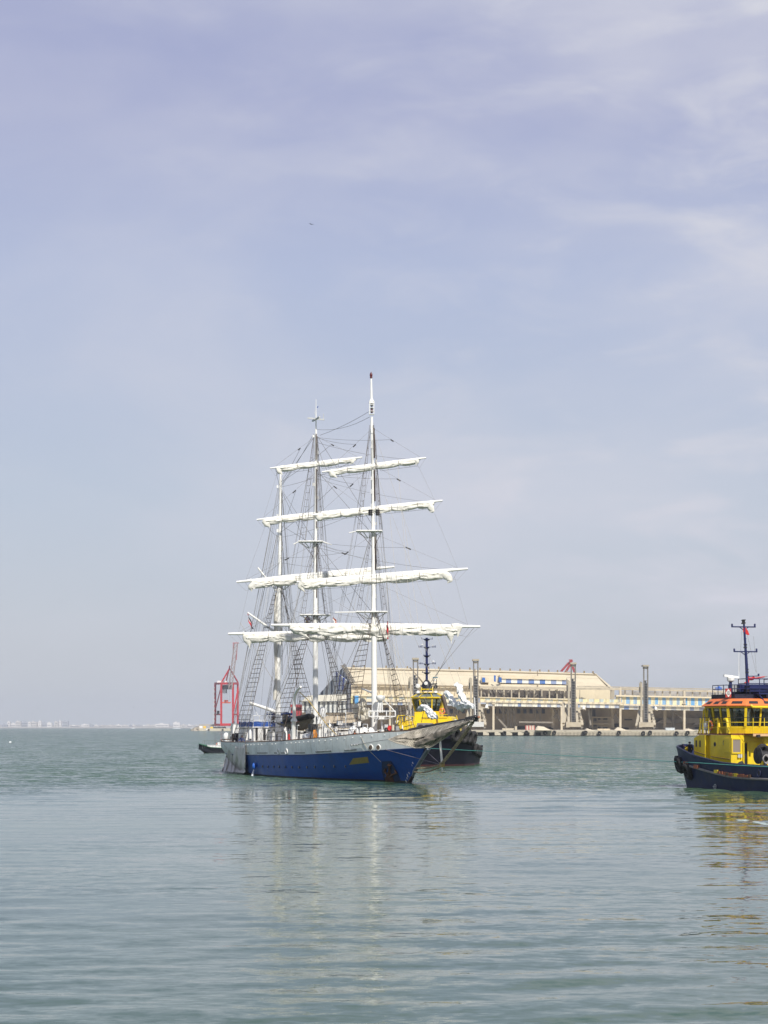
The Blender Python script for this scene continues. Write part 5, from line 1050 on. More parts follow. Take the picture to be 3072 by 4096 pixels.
for k in range(9): rope('halyard', [P(1119+k*.8, 1945+k*14, YZ), SH.w(-38-k*.75, (3.2-k*.35)*(1 if k % 2 else -1), 3.3)], .014, ROPE)
for (a, b_) in (((1546, 2300), (1570, 2900)), ((1553, 2300), (1610, 2920)), ((1560, 2070), (1640, 2900)), ((1590, 1850), (1650, 2560)), ((1610, 2040), (1680, 2540)), ((1570, 2560), (1640, 2915)), ((1580, 2545), (1655, 2920))): rope('downhaul', [P(*a, YF), P(*b_, YF-5)], .017, ROPEL)
rope('yellow_rope', [SH(SH.side(1200, 2770, 4.0)), SH(SH.side(1232, 2800, 3.6)), SH(SH.side(1270, 2850, 3.2)), SH(SH.side(1312, 2905, 3.2)), SH(SH.side(1345, 2938, 3.4))], .05, mat('yellow_rope', (.50, .36, .12), .8, var=.2, vs=4))
rope('pale_rope', [SH(SH.side(1180, 2852, 3.5)), P(1118, 2760, 204), P(1062, 2672, 204), P(1003, 2560, 205), P(960, 2490, 206)], .022, ROPEL)
# aloft: the sailor on the lower main yard
# ---------------------------------------------------------------- deck works
GW = mat('mottled_white_panel', (.80, .80, .78), .5, var=.12, vs=1.5, col2=(.30, .27, .22), amt2=.5, s2=1.2)  # white paint with random brownish blotches
def inb(px, b, m=.55):
    for _ in range(8): a = SH.side(px, 2940, b)[0]; b = min(b, hb(-a, 2.6)-m)
    return b
def kb(x0, y0, x1, y1, b, m_, name, parent=ship, sq=1.33, trim=0):
    b = inb((x0+x1)/2, b, .35+(x1-x0)*.009)
    a, _, z0 = SH.side((x0+x1)/2, y1, b); Y = SH.w(a, b, 0).y; z1 = H-(y0-HOR)*Y/F; s_ = abs(x1-x0)*Y/F/sq
    mb = MB(SH).box(a-s_/2, a+s_/2, b-s_/2, b+s_/2, z0, z1)
    if trim: mb.box(a-s_/2-trim, a+s_/2+trim, b-s_/2-trim, b+s_/2+trim, z1, z1+trim*.7)
    return mb.build(name, m_, parent) if name else mb
def kc(x, y0, y1, rpx, b, m_, name, parent=ship, dome=False, smooth=50):
    b = inb(x, b, .2+rpx*.022)
    a, _, z0 = SH.side(x, y1, b); Y = SH.w(a, b, 0).y; z1 = H-(y0-HOR)*Y/F; r = rpx*Y/F; c = SH.w(a, b, z0); h_ = z1-z0
    pr = [(r, 0), (r, h_)] if not dome else [(r*.92, 0), (r, h_*.15), (r, h_*.5), (r*.86, h_*.75), (r*.55, h_*.93), (.02, h_)]
    return MB().lathe(c, pr, 14).build(name, m_, parent, smooth=smooth)
def deckhouse(a0, a1, b, z0, z1, m_, name='deckhouse'):
    mb = MB(SH).box(a1, a0, -b, b, z0, z1); mb.box(a1-.15, a0+.15, -b-.15, b+.15, z1, z1+.08); return mb.build(name, m_, ship)
dh1 = deckhouse(-34.2, -38.6, 2.1, 2.0, 4.55, GW); dh2 = deckhouse(-12.6, -20.5, 1.7, 2.1, 4.35, WHITE); dh3 = deckhouse(-25, -31, 1.6, 2.1, 4.1, GW)
def onfront(par, a, rects, m_, name):       # photo rectangles laid on the forward face of a deckhouse
    for x0, y0, x1, y1 in rects:
        q0 = SH.cross(x0, y0, a+.03); q1 = SH.cross(x1, y1, a+.03); MB(SH).box(a, a+.05, min(q0[1], q1[1]), max(q0[1], q1[1]), min(q0[2], q1[2]), max(q0[2], q1[2])).build(name, m_, par)
onfront(dh1, -34.2, [(1022, 2911, 1031, 2962), (1053, 2915, 1063, 2960), (1110, 2925, 1122, 2960)], DARK, 'doorway'); onfront(dh1, -34.2, [(1033, 2912, 1051, 2962)], WHITE, 'door')
onfront(dh1, -34.2, [(1070, 2918, 1080, 2928), (1090, 2918, 1100, 2928), (1130, 2920, 1140, 2930)], GLS, 'window')
onfront(dh2, -12.6, [(1340, 2916, 1352, 2926), (1365, 2915, 1377, 2925), (1392, 2914, 1404, 2924)], DARK, 'window')
for k in range(5):
    MB(SH).box(-18.6+k*1.3, -18.0+k*1.3, 1.70, 1.74, 3.5, 3.95).build('window', DARK, dh2)
# fly bridge with white rails and blue dodgers
mb = MB(SH)
for z in (4.75, 5.25, 5.7):
    for (a, b, c, d) in ((-34.2, 2.1, -38.6, 2.1), (-34.2, -2.1, -34.2, 2.1), (-34.2, -2.1, -38.6, -2.1)): mb.tube([(a, b, z), (c, d, z)], .03, 5)
for k in range(8): mb.tube([(-34.2-k*.62, 2.1, 4.55), (-34.2-k*.62, 2.1, 5.7)], .03, 5); mb.tube([(-34.2, -2.1+k*.6, 4.55), (-34.2, -2.1+k*.6, 5.7)], .03, 5)
mb.build('bridge_rail', WHITE, ship)
def cloth_panel(a0, b0, a1, b1, z0, z1, m_, name):
    mb = MB(SH); rows = []
    for j in range(9):
        v = j/8; rows.append([(a0+(a1-a0)*i/14+.04*noise.noise(Vector((i*.8, v*3, 1))), b0+(b1-b0)*i/14+.07*noise.noise(Vector((i*.7, v*2, 5))), z0+(z1-z0)*v+.04*math.sin(i*1.3)) for i in range(15)])
    mb.grid(rows); mb.grid([[(p[0]-.02, p[1]-.02, p[2]) for p in r] for r in rows][::-1]); return mb.build(name, m_, ship, smooth=80)
cloth_panel(-38.6, 2.16, -34.2, 2.16, 4.62, 5.1, BTARP, 'blue_dodger'); cloth_panel(-34.15, 2.1, -34.15, -1.6, 4.62, 5.1, BTARP, 'blue_dodger'); cloth_panel(-36.5, 0, -34.5, -2.0, 5.75, 6.0, BTARP, 'blue_awning')
mb = MB(SH)
for (x0, y0, x1, y1) in ((1075, 2850, 1075, 2905), (1083, 2846, 1083, 2900), (1067, 2855, 1090, 2853), (1014, 2822, 1030, 2860), (1010, 2812, 1012, 2860)): mb.tube([SH.side(x0, y0, 1.5), SH.side(x1, y1, 1.5)], .04, 5)
mb.build('bridge_frame', WHITE, ship)
# clutter: lockers, ventilators, bollards
kb(922, 2894, 957, 2933, 3.0, WHITE, 'life_raft_cradle', sq=1.35); kc(938, 2886, 2895, 3, 3.0, WHITE, 'cradle_post'); kb(979, 2929, 992, 2960, 3.5, WHITE, 'locker', trim=.03)
kc(904, 2930, 2955, 11, 2.8, WHITE, 'ventilator', dome=True); kc(1001, 2918, 2955, 6, 3.3, GW, 'ventilator', dome=True)
for (x0, y0, x1, y1, b, m_, nm) in ((926, 2936, 940, 2962, 2.6, DARK, 'net_bundle'), (940, 2934, 954, 2964, 2.2, CLOTHD, 'net_bundle'), (962, 2942, 978, 2962, 2.8, GREY, 'winch'), (997, 2936, 1008, 2962, 3.2, GREY, 'stores_box'), (1066, 2932, 1078, 2962, 3.2, GREY, 'stores_box'), (1085, 2925, 1100, 2962, 3.2, GW, 'locker'), (1102, 2936, 1112, 2966, 3.4, GREY, 'bitts'),
                                    (1270, 2916, 1290, 2955, 3.2, WHITE, 'locker'), (1292, 2910, 1310, 2955, 2.8, WHITE, 'locker'), (1300, 2934, 1318, 2956, 3.3, WHITE, 'locker'), (1322, 2925, 1336, 2954, 3.0, WHITE, 'locker'), (1338, 2908, 1350, 2954, 2.4, GW, 'locker'), (1356, 2932, 1384, 2952, 3.0, GW, 'hatch'), (1346, 2884, 1372, 2900, 1.8, WHITE, 'locker'), (1428, 2886, 1444, 2903, 1.0, WHITE, 'searchlight_box'), (1410, 2889, 1428, 2903, 1.0, WHITE, 'locker'),
                                    (1436, 2912, 1450, 2948, 2.6, WHITE, 'locker'), (1518, 2918, 1545, 2938, 2.0, WHITE, 'locker'), (1540, 2926, 1556, 2940, 2.2, WHITE, 'locker'), (1556, 2925, 1580, 2937, 1.8, WHITE, 'windlass_cover'), (1583, 2921, 1598, 2934, 1.5, WHITE, 'locker'), (1535, 2898, 1552, 2916, .6, LGREY, 'stores_box'), (1566, 2899, 1577, 2922, .4, CREAM2, 'stores_box'), (1580, 2905, 1596, 2928, .4, GREY, 'stores_box'), (1601, 2915, 1612, 2930, 1.2, DARK, 'bitts'),
                                    (1214, 2925, 1224, 2936, 2.0, DARK, 'engine_cover'), (1130, 2905, 1145, 2922, 1.6, GW, 'locker'), (1150, 2895, 1168, 2915, 1.4, DARK, 'stores_box'), (1262, 2868, 1290, 2895, .8, GW, 'locker'), (1230, 2832, 1246, 2858, -1.2, WHITE, 'rounded_locker')):
    kb(x0, y0, x1, y1, b, m_, nm, trim=.03 if m_ in (WHITE, GW) else 0)
for (x, y0, y1, r, b, m_, nm) in ((1414, 2905, 2949, 22, 2.0, WHITE, 'ventilator_dome'), (1456, 2908, 2944, 16, 1.6, WHITE, 'ventilator_dome'), (1290, 2826, 2868, 13, .5, WHITE, 'satellite_dome'), (1231, 2838, 2860, 8, -1.5, WHITE, 'satellite_dome'), (1320, 2896, 2930, 8, 2.6, WHITE, 'ventilator_dome'), (1505, 2925, 2940, 10, 2.4, WHITE, 'ventilator_dome'), (1610, 2900, 2926, 3, 1.5, WHITE, 'bollard')):
    kc(x, y0, y1, r, b, m_, nm, dome=True)
kc(1290, 2866, 2920, 5, .5, WHITE, 'dome_post'); kc(1350, 2860, 2890, 1.4, 1.8, WHITE, 'dome_post')
# tilted white disc hatch and hoops
p = SH(SH.side(1488, 2926, 1.6)); MB().lathe(p, [(.34, -.04), (.37, 0), (.32, .05)], 20, (.75, -.55, .35)).build('hatch_lid', WHITE, ship, smooth=40)
for (x0, x1, y0, b) in ((1128, 1146, 2926, 3.4), (1163, 1186, 2922, 3.4)):
    q0, q1 = SH.side(x0, 2970, b), SH.side(x1, 2970, b); zt = SH.side(x0, y0, b)[2]; mb = MB(SH)
    mb.tube([q0, (q0[0], b, zt-.25), (q0[0]+.12, b, zt-.05), (q1[0]-.12, b, zt), (q1[0], b, zt-.2), q1], .075, 6); mb.build('davit_hoop', WHITE, ship, smooth=50)
kb(1152, 2936, 1161, 2970, 3.2, RED, 'red_door', sq=1.2); kb(1133, 2932, 1150, 2968, 2.9, WHITE, 'locker')
mb = MB(SH); mb.tube([SH.side(1189, 2968, 3.7), SH.side(1189, 2902, 3.7)], .035, 5); mb.tube([SH.side(1189, 2903, 3.7), SH.side(1195, 2901, 3.7)], .05, 5); mb.build('stanchion', WHITE, ship)
mb = MB(SH); mb.tube([SH.side(1238, 2966, 3.8), SH.side(1252, 2905, 3.8)], .04, 5); mb.build('dark_pole', DARK, ship)
# rescue boat davit: the tall white post with bent head
dv = [SH.side(1174, 2972, 3.85), SH.side(1175, 2884, 3.85), SH.side(1177, 2880, 3.85), SH.side(1177, 2800, 3.85), SH.side(1181, 2778, 3.85), SH.side(1190, 2760, 3.9), SH.side(1203, 2747, 3.9)]
mb = MB(SH); mb.tube(dv, [.20, .19, .16, .145, .14, .13, .09], 12); dvo = mb.build('davit', MASTW, ship, smooth=50)
mb = MB(); mb.lathe(SH(SH.side(1176, 2886, 3.85)), [(.2, -.06), (.30, 0), (.30, .12), (.2, .28)], 14); mb.build('davit_collar', WHITE, dvo, smooth=50)
# rails along the deck
mb = MB(SH)
for k in range(36):
    t = 1+k*1.25; z = railz(t)
    if 9 < t < 32: continue
    mb.tube([(-t, hb(t, 3)*-1, z), (-t, -hb(t, 3), z+.5)], .02, 4)
mb.build('rail_stanchion', WHITE, ship)
mb = MB(SH)
for (x0, y0, x1, y1, b) in ((1180, 2908, 1440, 2905, 1.9), (1250, 2864, 1310, 2863, 0), (1290, 2905, 1290, 2960, 2.2), (1330, 2905, 1330, 2955, 2.2), (1452, 2896, 1452, 2950, 2.0), (1470, 2896, 1470, 2946, 2.0), (1452, 2897, 1470, 2897, 2.0)): mb.tube([SH.side(x0, y0, b), SH.side(x1, y1, b)], .035, 5)
mb.build('deck_rail', WHITE, ship)
for (x, y0, y1, r) in ((1383, 2838, 2905, .05), (1300, 2870, 2950, .03), (1318, 2880, 2950, .05)):
    MB(SH).tube([SH.side(x, y1, 2.0), SH.side(x, y0, 2.0)], r, 6).build('stanchion', WHITE, ship)
# awning frame and spare spars amidships
MB(SH).box(-23.5, -12.6, -1.8, 1.8, 4.5, 4.56).build('deck_platform', GREY, ship)
for k in range(6): MB(SH).box(-22+k*1.5, -21.3+k*1.5, -1.3, -.5, 4.56, 4.95).build('deck_box', (WHITE, GREY, DARK)[k % 3], ship)
# radar platform round the foremast
c = P(1528, 2856, YF-.5); mb = MB()
pa, pb = P(1476, 2845, YF-.8), P(1581, 2845, YF-.8); z1, z0 = pa.z, P(0, 2866, YF-.8).z
for z in (z0, z1):
    for y_ in (YF-1.6, YF+.2): mb.tube([(pa.x, y_, z), (pb.x, y_, z)], .05, 5)
    for x_ in (pa.x, pb.x): mb.tube([(x_, YF-1.6, z), (x_, YF+.2, z)], .05, 5)
for k in range(4): xx = pa.x+(pb.x-pa.x)*k/3; mb.tube([(xx, YF-1.6, z0), (xx, YF-1.6, z1)], .05, 5); mb.tube([(xx, YF-1.6, z0), (P(1528, 0, YF).x, YF-.6, z0-.35)], .045, 5)
mb.box(P(1512, 0, YF).x, P(1545, 0, YF).x, YF-1.3, YF+.1, z0-.25, z0-.05); mb.tube([P(1577, 2843, YF-1), P(1534, 2798, YF-1)], .045, 5); mb.build('radar_platform', WHITE, ship)
mb = MB(); mb.lathe(P(1522, 2800, YF-1), [(.25, -.05), (.38, .1), (.40, .35), (.38, .37), (.02, .39)], 18); mb.build('radar_dome', WHITE, ship, smooth=50)
mb = MB()
for x in (1510, 1520, 1530): mb.tube([P(x, 2850, YF-1), P(x+(1522-x)*.5, 2798, YF-1)], .07, 6)
mb.tube([P(1504, 2900, YF-.8), P(1512, 2868, YF-.8)], .09, 6); mb.tube([P(1530, 2930, YF-.8), P(1525, 2868, YF-.8)], .07, 6); mb.build('radar_post', WHITE, ship)
p = P(1560, 2912, 176); mb = MB(); mb.lathe(p, [(.05, .25), (.12, .1), (.21, -.02), (.215, -.06)], 18, (-.1, 1, 0)); mb.torus(p-Vector((0, .06, 0)), (0, 1, 0), .20, .02, 18, 5); mb.build('red_horn', RED, ship, smooth=50)
for x in (1545, 1577):
    mb = MB(); mb.torus(P(x, 2918, 176), (-.1, 1, 0), .12, .06, 16, 8); mb.build('rope_wheel', BLACK, ship, smooth=60)
# ---------------------------------------------------------------- things carried by the ship
rb = thing('inflatable_boat', SH(SH.side(1195, 2885, 2.6)), 'black inflatable rescue boat with grey hull hanging by the white davit', 'inflatable boat')
mb = MB()
def RP(x, y, b): return SH(SH.side(x, y, b))
mb.tube([RP(1137, 2884, 3.0), RP(1160, 2880, 3.0), RP(1200, 2873, 3.0), RP(1236, 2864, 2.6), RP(1250, 2866, 2.0), RP(1244, 2868, 1.2), RP(1205, 2874, .9), RP(1165, 2881, .9), RP(1140, 2884, .9)], [.20, .24, .25, .24, .22, .22, .24, .24, .20], 12); mb.build('tube', BLACK, rb, smooth=60)
mb = MB(); rows = []
for (xa, ya, w_, dz) in ((1142, 2894, .95, .25), (1175, 2896, 1.0, .5), (1205, 2896, .95, .62), (1232, 2886, .6, .45), (1246, 2874, .12, .1)):
    c = RP(xa, ya, 2.0); rows.append([c+SH.p*(w_*q)+Vector((0, 0, -dz*(1-q*q))) for q in (-1, -.6, -.2, .2, .6, 1)])
mb.grid(rows).grid([[v+Vector((0, 0, .06)) for v in r] for r in rows][::-1]); mb.build('hull', mat('rib_grey', (.20, .20, .18), .6), rb, smooth=60)
mb = MB(); c = RP(1138, 2872, 2.0); mb.cbox(c, .4, .4, .7); mb.tube([c, c-Vector((0, 0, .9))], .09, 6); mb.build('outboard_motor', DARK, rb)
mb = MB(); mb.tube([RP(1203, 2750, 3.9), RP(1203, 2868, 2.2)], .02, 4); mb.tube([RP(1203, 2800, 3.4), RP(1160, 2878, 3.0)], .018, 4); mb.tube([RP(1203, 2800, 3.4), RP(1240, 2864, 2.4)], .018, 4); mb.build('sling', ROPEL, rb)
mb = MB()
for x in (1160, 1170): mb.torus(RP(x, 2880, 3.0), (1, .2, 0), .26, .02, 12, 4)
mb.build('strap', mat('yellow_strap', (.55, .45, .08), .8), rb)
t = kb(1232, 2896, 1272, 2926, 3.3, DARK, 'cradle_box', parent=None); tag(t, 'square black fitting box right under the bow of the inflatable boat', 'box')
def canister(x0, x1, yc, rpx, b, label):
    p0, p1 = SH(SH.side(x0, yc, b)), SH(SH.side(x1, yc, b)); Y = p0.y; r = rpx*Y/F; c = (p0+p1)/2; L_ = (p1-p0).length; hx = SH.h
    L_ = min(L_, 1.6); t = thing('life_raft_canister', c, label, 'life raft')
    mb = MB(); mb.lathe(c-hx*L_/2, [(r*.7, 0), (r, .12), (r, L_*.46), (r*1.06, L_*.48), (r*1.06, L_*.54), (r, L_*.56), (r, L_-.12), (r*.7, L_)], 16, hx); mb.build('shell', WHITE, t, smooth=40)
    mb = MB()
    for f in (.25, .75): mb.torus(c+hx*L_*(f-.5), hx, r*1.03, .02, 16, 4)
    mb.build('band', GREY, t); mb = MB(SH)
    a, b_, z = SH.side((x0+x1)/2, yc+rpx, b); mb.box(a-.5, a+.5, b_-.3, b_+.3, z-.5, z+.05); mb.build('cradle', GREY, t)
canister(1212, 1252, 2948, 14, 3.2, 'white ribbed life raft canister behind the rail under the inflatable boat')
for k, (x, y, b, lb) in enumerate(((1258, 2940, 3.3, 'crumpled orange gear bag beside the white life raft canister'),)):
    c = SH(SH.side(x, y, b)); mb = MB(); lump(mb, [c+Vector((0, 0, .45)), c+Vector((.05, 0, .1)), c-Vector((0, 0, .4))], [.1, .17, .13], 31, .4, 12, 6); tag(mb.build('gear_bag', mat('orange_cloth', (.80, .30, .03), .8), smooth=60), lb, 'bag')
# tarpaulin over the starboard quarter
def tarp(top, bot, name, label, seed, out0=.10, out1=.65):
    TP = mat('tarpaulin_grey', (.66, .63, .60), .85, var=.12, vs=1.5, col2=(.09, .085, .08), amt2=.65, s2=1.1, thr=.6, bump=.3, bs=8) if 'tarpaulin_grey' not in bpy.data.materials else bpy.data.materials['tarpaulin_grey']
    mb = MB(SH); n = 64; rows = []
    def ip(l, u): 
        k = min(len(l)-2, int(u*(len(l)-1))); f = u*(len(l)-1)-k; return l[k][0]*(1-f)+l[k+1][0]*f, l[k][1]*(1-f)+l[k+1][1]*f
    for j in range(29):
        v = j/28; row = []
        for i in range(n+1):
            u = i/n; a, b_ = ip(top, u), ip(bot, u); x = a[0]*(1-v)+b_[0]*v; y = a[1]*(1-v)+b_[1]*v
            q = onhull(x, min(y, 3080), 0)
            fold = math.sin(u*17+seed+3*v*math.sin(u*5))*.05*(.3+v)+.13*noise.noise(Vector((u*6+seed+v*1.5, v*1.6, 2)))+.03*noise.noise(Vector((u*25, v*3, 8+seed)))
            off = out0+(out1-out0)*v**1.3+fold; aa, bb, z = SH.side(x, y, q[1]+off); row.append((aa, bb, max(z, -.06)))
        rows.append(row)
    mb.grid(rows); mb.grid([[(p[0], p[1]-.02, p[2]) for p in r] for r in rows][::-1]); o = mb.build(name, TP, smooth=80, loc=SH(rows[0][0])); return tag(o, label, 'tarpaulin')
tarp([(902, 3030), (907, 3012), (914, 2998), (920, 3006), (930, 3022), (936, 3030)], [(884, 3089), (894, 3090), (904, 3091), (914, 3091), (924, 3091), (934, 3090)], 'tarpaulin', 'pale dirty grey tarpaulin lobe nearest the stern, trailing into the water', 1)
tarp([(930, 3030), (935, 3008), (942, 2985), (952, 2993), (963, 2992), (973, 2984), (981, 2969)], [(914, 3090), (930, 3091), (945, 3092), (955, 3092), (965, 3091), (975, 3090), (981, 3088)], 'tarpaulin', 'large grey tarpaulin hung from the rail over the quarter of the blue hull', 2)
for x, y in ((942, 2985), (914, 2998)): rope('tarp_line', [SH(onhull(x, y, .12)), SH.w(*[(lambda t: (-t, hb(t, railz(t)), railz(t)))(40.5 if x == 914 else 38.6)][0])], .02, ROPEL)
# discharge water and blue fender on the hull
q = onhull(1024, 3064, .18); MB(SH).lathe(q, [(.02, -.32), (.17, -.2), (.20, 0), (.15, .2), (.03, .32)], 12).build('blue_fender', mat('bright_blue_fender', (.02, .12, .50), .5), ship, smooth=60)
q = onhull(985, 3056, .12); MB(SH).lathe(q, [(.02, -.5), (.14, -.3), (.15, .2), (.03, .5)], 12).build('blue_fender', mat('dark_blue_fender', (.01, .06, .26), .5), ship, smooth=60)
mb = MB(SH); q = onhull(1022, 3078, .16); mb.tube([q, (q[0]+.02, q[1]+.08, .25), (q[0]+.03, q[1]+.12, -.02)], [.05, .11, .16], 8); tag(mb.build('water_discharge', FOAM, smooth=60), 'small white stream of water falling from the hull side near the tarpaulin', 'water jet', kind=None)
# flags
def flag(p0, p1, drop, cols, label, loc_, wd=.5):
    mb = MB(); mats = [mat(n, c, .8) if n not in bpy.data.materials else bpy.data.materials[n] for n, c in cols]; p0 = Vector(p0); p1 = Vector(p1)
    n = 12
    for i, m_ in enumerate(mats):
        mb.cm = i; rows = []
        for j in range(n+1):
            v = j/n; a = i/len(mats); b_ = (i+1)/len(mats); c = p0.lerp(p1, v)
            rows.append([c+Vector((wd*(f-.5)*(.6+.6*v)+.06*math.sin(v*9+f*4), .10*math.sin(v*7+f*9), -.12*f)) for f in (a, (a+b_)/2, b_)])
        mb.grid(rows); mb.grid([[q+Vector((0, .012, 0)) for q in r] for r in rows][::-1])
    return tag(mb.build('flag', mats, smooth=80, loc=p0), label, 'flag')
flag(P(992, 2456, YZ-.1), P(1009, 2512, YZ-.1), 0, (('flag_red', (.55, .03, .04)), ('flag_white', (.75, .74, .72)), ('flag_dark', (.05, .05, .08))), 'drooping red, white and dark flag under the lower gaff of the mizzen', 0, .26)
flag(P(1333, 2464, 190), P(1343, 2490, 190), 0, (('flag_white', (.75, .74, .72)), ('flag_orange', (.80, .16, .04))), 'small orange and white flag above the sails between main and fore masts', 0, .30)
flag(P(1550, 2482, YF-.5), P(1552, 2552, YF-.5), 0, (('flag_red', (.55, .03, .04)),), 'narrow red flag hanging right of the foremast across the lower yard', 0, .06)
# crew
NV, BL = CLOTHD, CLOTHB
def inb(px, b, m=.55):
    for _ in range(8): a = SH.side(px, 2940, b)[0]; b = min(b, hb(-a, 2.6)-m)
    return b
def crew(x, b, face, label, vest=False, mats=(NV, NV), dz=0, a=None, pose=None, sc=1.0):
    b = inb(x, b); aa = SH.side(x, 2940, b)[0]; z = bluez(-aa)+.14+dz; return person('person', label, SH.w(aa, b, z), face, mats, vest=vest, pose=pose, scale=sc, group='crew on the tall ship deck')
crew(1419, 3.1, math.radians(40), 'person in orange life vest standing at the rail before the white ventilator dome', True, dz=.05)
crew(1463, 2.7, math.radians(-20), 'person in orange vest bending beside the tilted white hatch lid', True, dz=-.05, pose=dict(ch=(0, -.12, 1.30), nk=(0, -.2, 1.43), hd=(0, -.27, 1.50), tp=(0, -.3, 1.6)))
crew(1489, 2.9, math.radians(30), 'person in orange vest mostly hidden by the tilted white hatch lid', True, dz=-.12)
crew(931, 2.0, .3, 'dark clothed person at the stern under the white raft cradle', dz=.1); crew(946, 1.6, -.4, 'second dark clothed person at the stern, nearest the deckhouse', dz=.1, mats=(BL, NV)); crew(968, 2.9, .2, 'person in grey blue clothes by the winch at the stern', mats=(BL, NV))
for i, (x, b, lb) in enumerate(((1088, .6, 'dark clothed person standing at the forward end of the fly bridge'), (1100, -.6, 'person in navy clothes on the fly bridge beside the white frame'), (1158, -1.6, 'person in navy jacket on the bridge wing above the black inflatable'), (1148, .2, 'person in dark clothes left of the navy jacket on the bridge'))):
    aa = -34.8 if i < 2 else -31+.3*i; q = SH.cross(x, 2850, aa) ; person('person', lb, SH.w(aa, q[1], 4.62 if i < 2 else 4.15), .3*i, (NV if i % 2 else BL, NV), group='crew on the tall ship deck')
p = P(1229, 2492, YM-.35); person('person', 'sailor in yellow marked harness sitting on the yard by the main mast', (p.x, p.y, p.z-.95), .2, (mat('harness_top', (.04, .035, .06), .9, var=.2, vs=3, col2=(.55, .45, .08), amt2=.9, s2=7, thr=.56), NV), sit=True)
# ---------------------------------------------------------------- tugs
def loft_hull(fr, DA, DBv, WA, WBv, rail, mid, name, mats, parent, zlow=-1.0, flare=.7):
    """mirrored hull; DA/WA: stations for deck and waterline half breadths; mid(a): height of the rubbing belt"""
    n = 64; us = [(1-math.cos(math.pi*k/n))/2 for k in range(n+1)]
    def pt(u, w, z, sd):
        ad = DA[0]+(DA[-1]-DA[0])*u; aw = WA[0]+(WA[-1]-WA[0])*u; a = aw*(1-w)+ad*w
        bd = float(np.interp(ad, DA, DBv)); bw = float(np.interp(aw, WA, WBv)); return (a, sd*(bw*(1-w)+bd*w), z)
    def zz(w, a):
        r, m = rail(a), mid(a); return (zlow if w < 0 else (m*w/.6 if w <= .6 else m+(r-m)*(w-.6)/.4))
    mb = MB(fr)
    for sd in (1, -1):
        rows = []
        for w in (-.25, 0, .2, .4, .6, .72, .86, 1.0): rows.append([pt(u, max(w, -.1), zz(w, DA[0]+(DA[-1]-DA[0])*u), sd) for u in us])
        rows.append([(p[0], p[1]-sd*.16, p[2]) for p in rows[-1]]); rows.append([(p[0], p[1], p[2]-1.0) for p in rows[-1]])
        mb.grid(rows if sd == 1 else rows[::-1])
    o = mb.build(name, mats, parent, smooth=50)
    return o, (lambda a, w, sd=1: pt((a-DA[0])/(DA[-1]-DA[0]), w, zz(w, a), sd)), us
def ringface(mb, fr, a, b, z0, z1, A, B):      # quad between two ring corners (bottom/top lists)
    pass
def cabin(fr, parent, rb, rt, zb, zs, zh, zt, m_, splits, post=.09, gl=GLS):
    """wheelhouse: rb/rt corner rings at floor and top; solid sill and header, posts, glass in between"""
    n = len(rb); L_ = lambda i, z: tuple(rb[i][k]*(1-(z-zb)/(zt-zb))+rt[i][k]*((z-zb)/(zt-zb)) for k in (0, 1))+(z,)
    mb = MB(fr)
    for i in range(n):
        j = (i+1) % n
        mb.add([L_(i, zb), L_(j, zb), L_(j, zs), L_(i, zs)], [(0, 1, 2, 3)]); mb.add([L_(i, zh), L_(j, zh), L_(j, zt), L_(i, zt)], [(0, 1, 2, 3)])
    mb.build('cabin_wall', m_, parent)
    for i in range(n):
        j = (i+1) % n; k = splits[i]
        for q in range(k):
            f = q/k; a = Vector(L_(i, zs)).lerp(Vector(L_(j, zs)), f); b = Vector(L_(i, zh)).lerp(Vector(L_(j, zh)), f); MB().bar(fr(a), fr(b), post*(1.7 if q == 0 else 1.2)).build('window_post', m_, parent)
    mb = MB(fr)
    for i in range(n):
        j = (i+1) % n; k = splits[i]
        for q in range(k):
            mb = MB(fr); f0, f1 = q/k, (q+1)/k; p = [Vector(L_(i, zs)).lerp(Vector(L_(j, zs)), f) for f in (f0, f1)]; t = [Vector(L_(i, zh)).lerp(Vector(L_(j, zh)), f) for f in (f1, f0)]
            mb.add(p+t, [(0, 1, 2, 3)]); mb.build('window', gl, parent)
    mb = MB(fr); mb.add([(p[0], p[1], zb+.02) for p in rb], [tuple(range(n))]); mb.build('cabin_floor', INT, parent)
    c = (sum(p[0] for p in rb)/n, sum(p[1] for p in rb)/n)
    mb = MB(fr); mb.box(c[0]-.5, c[0]+.3, c[1]-.9, c[1]+.5, zb, zs+.1); mb.box(c[0]-.1, c[0]+.2, c[1]+.5, c[1]+.9, zb, zs+.45); mb.box(c[0]+.1, c[0]+.6, c[1]-1.2, c[1]-.8, zs, zh-.2); mb.build('console', INT, parent)
def tyre(fr, p, nrm, R_t, r_t, label, group, rootname='tyre_fender'):
    c = fr(p); q = fr.h*nrm[0]+fr.p*nrm[1]+Vector((0, 0, nrm[2])); mb = MB(); mb.torus(c, q, R_t, r_t, 28, 9, .22); o = mb.build(rootname, BLACK, smooth=35, loc=c); return tag(o, label, 'tyre', group)
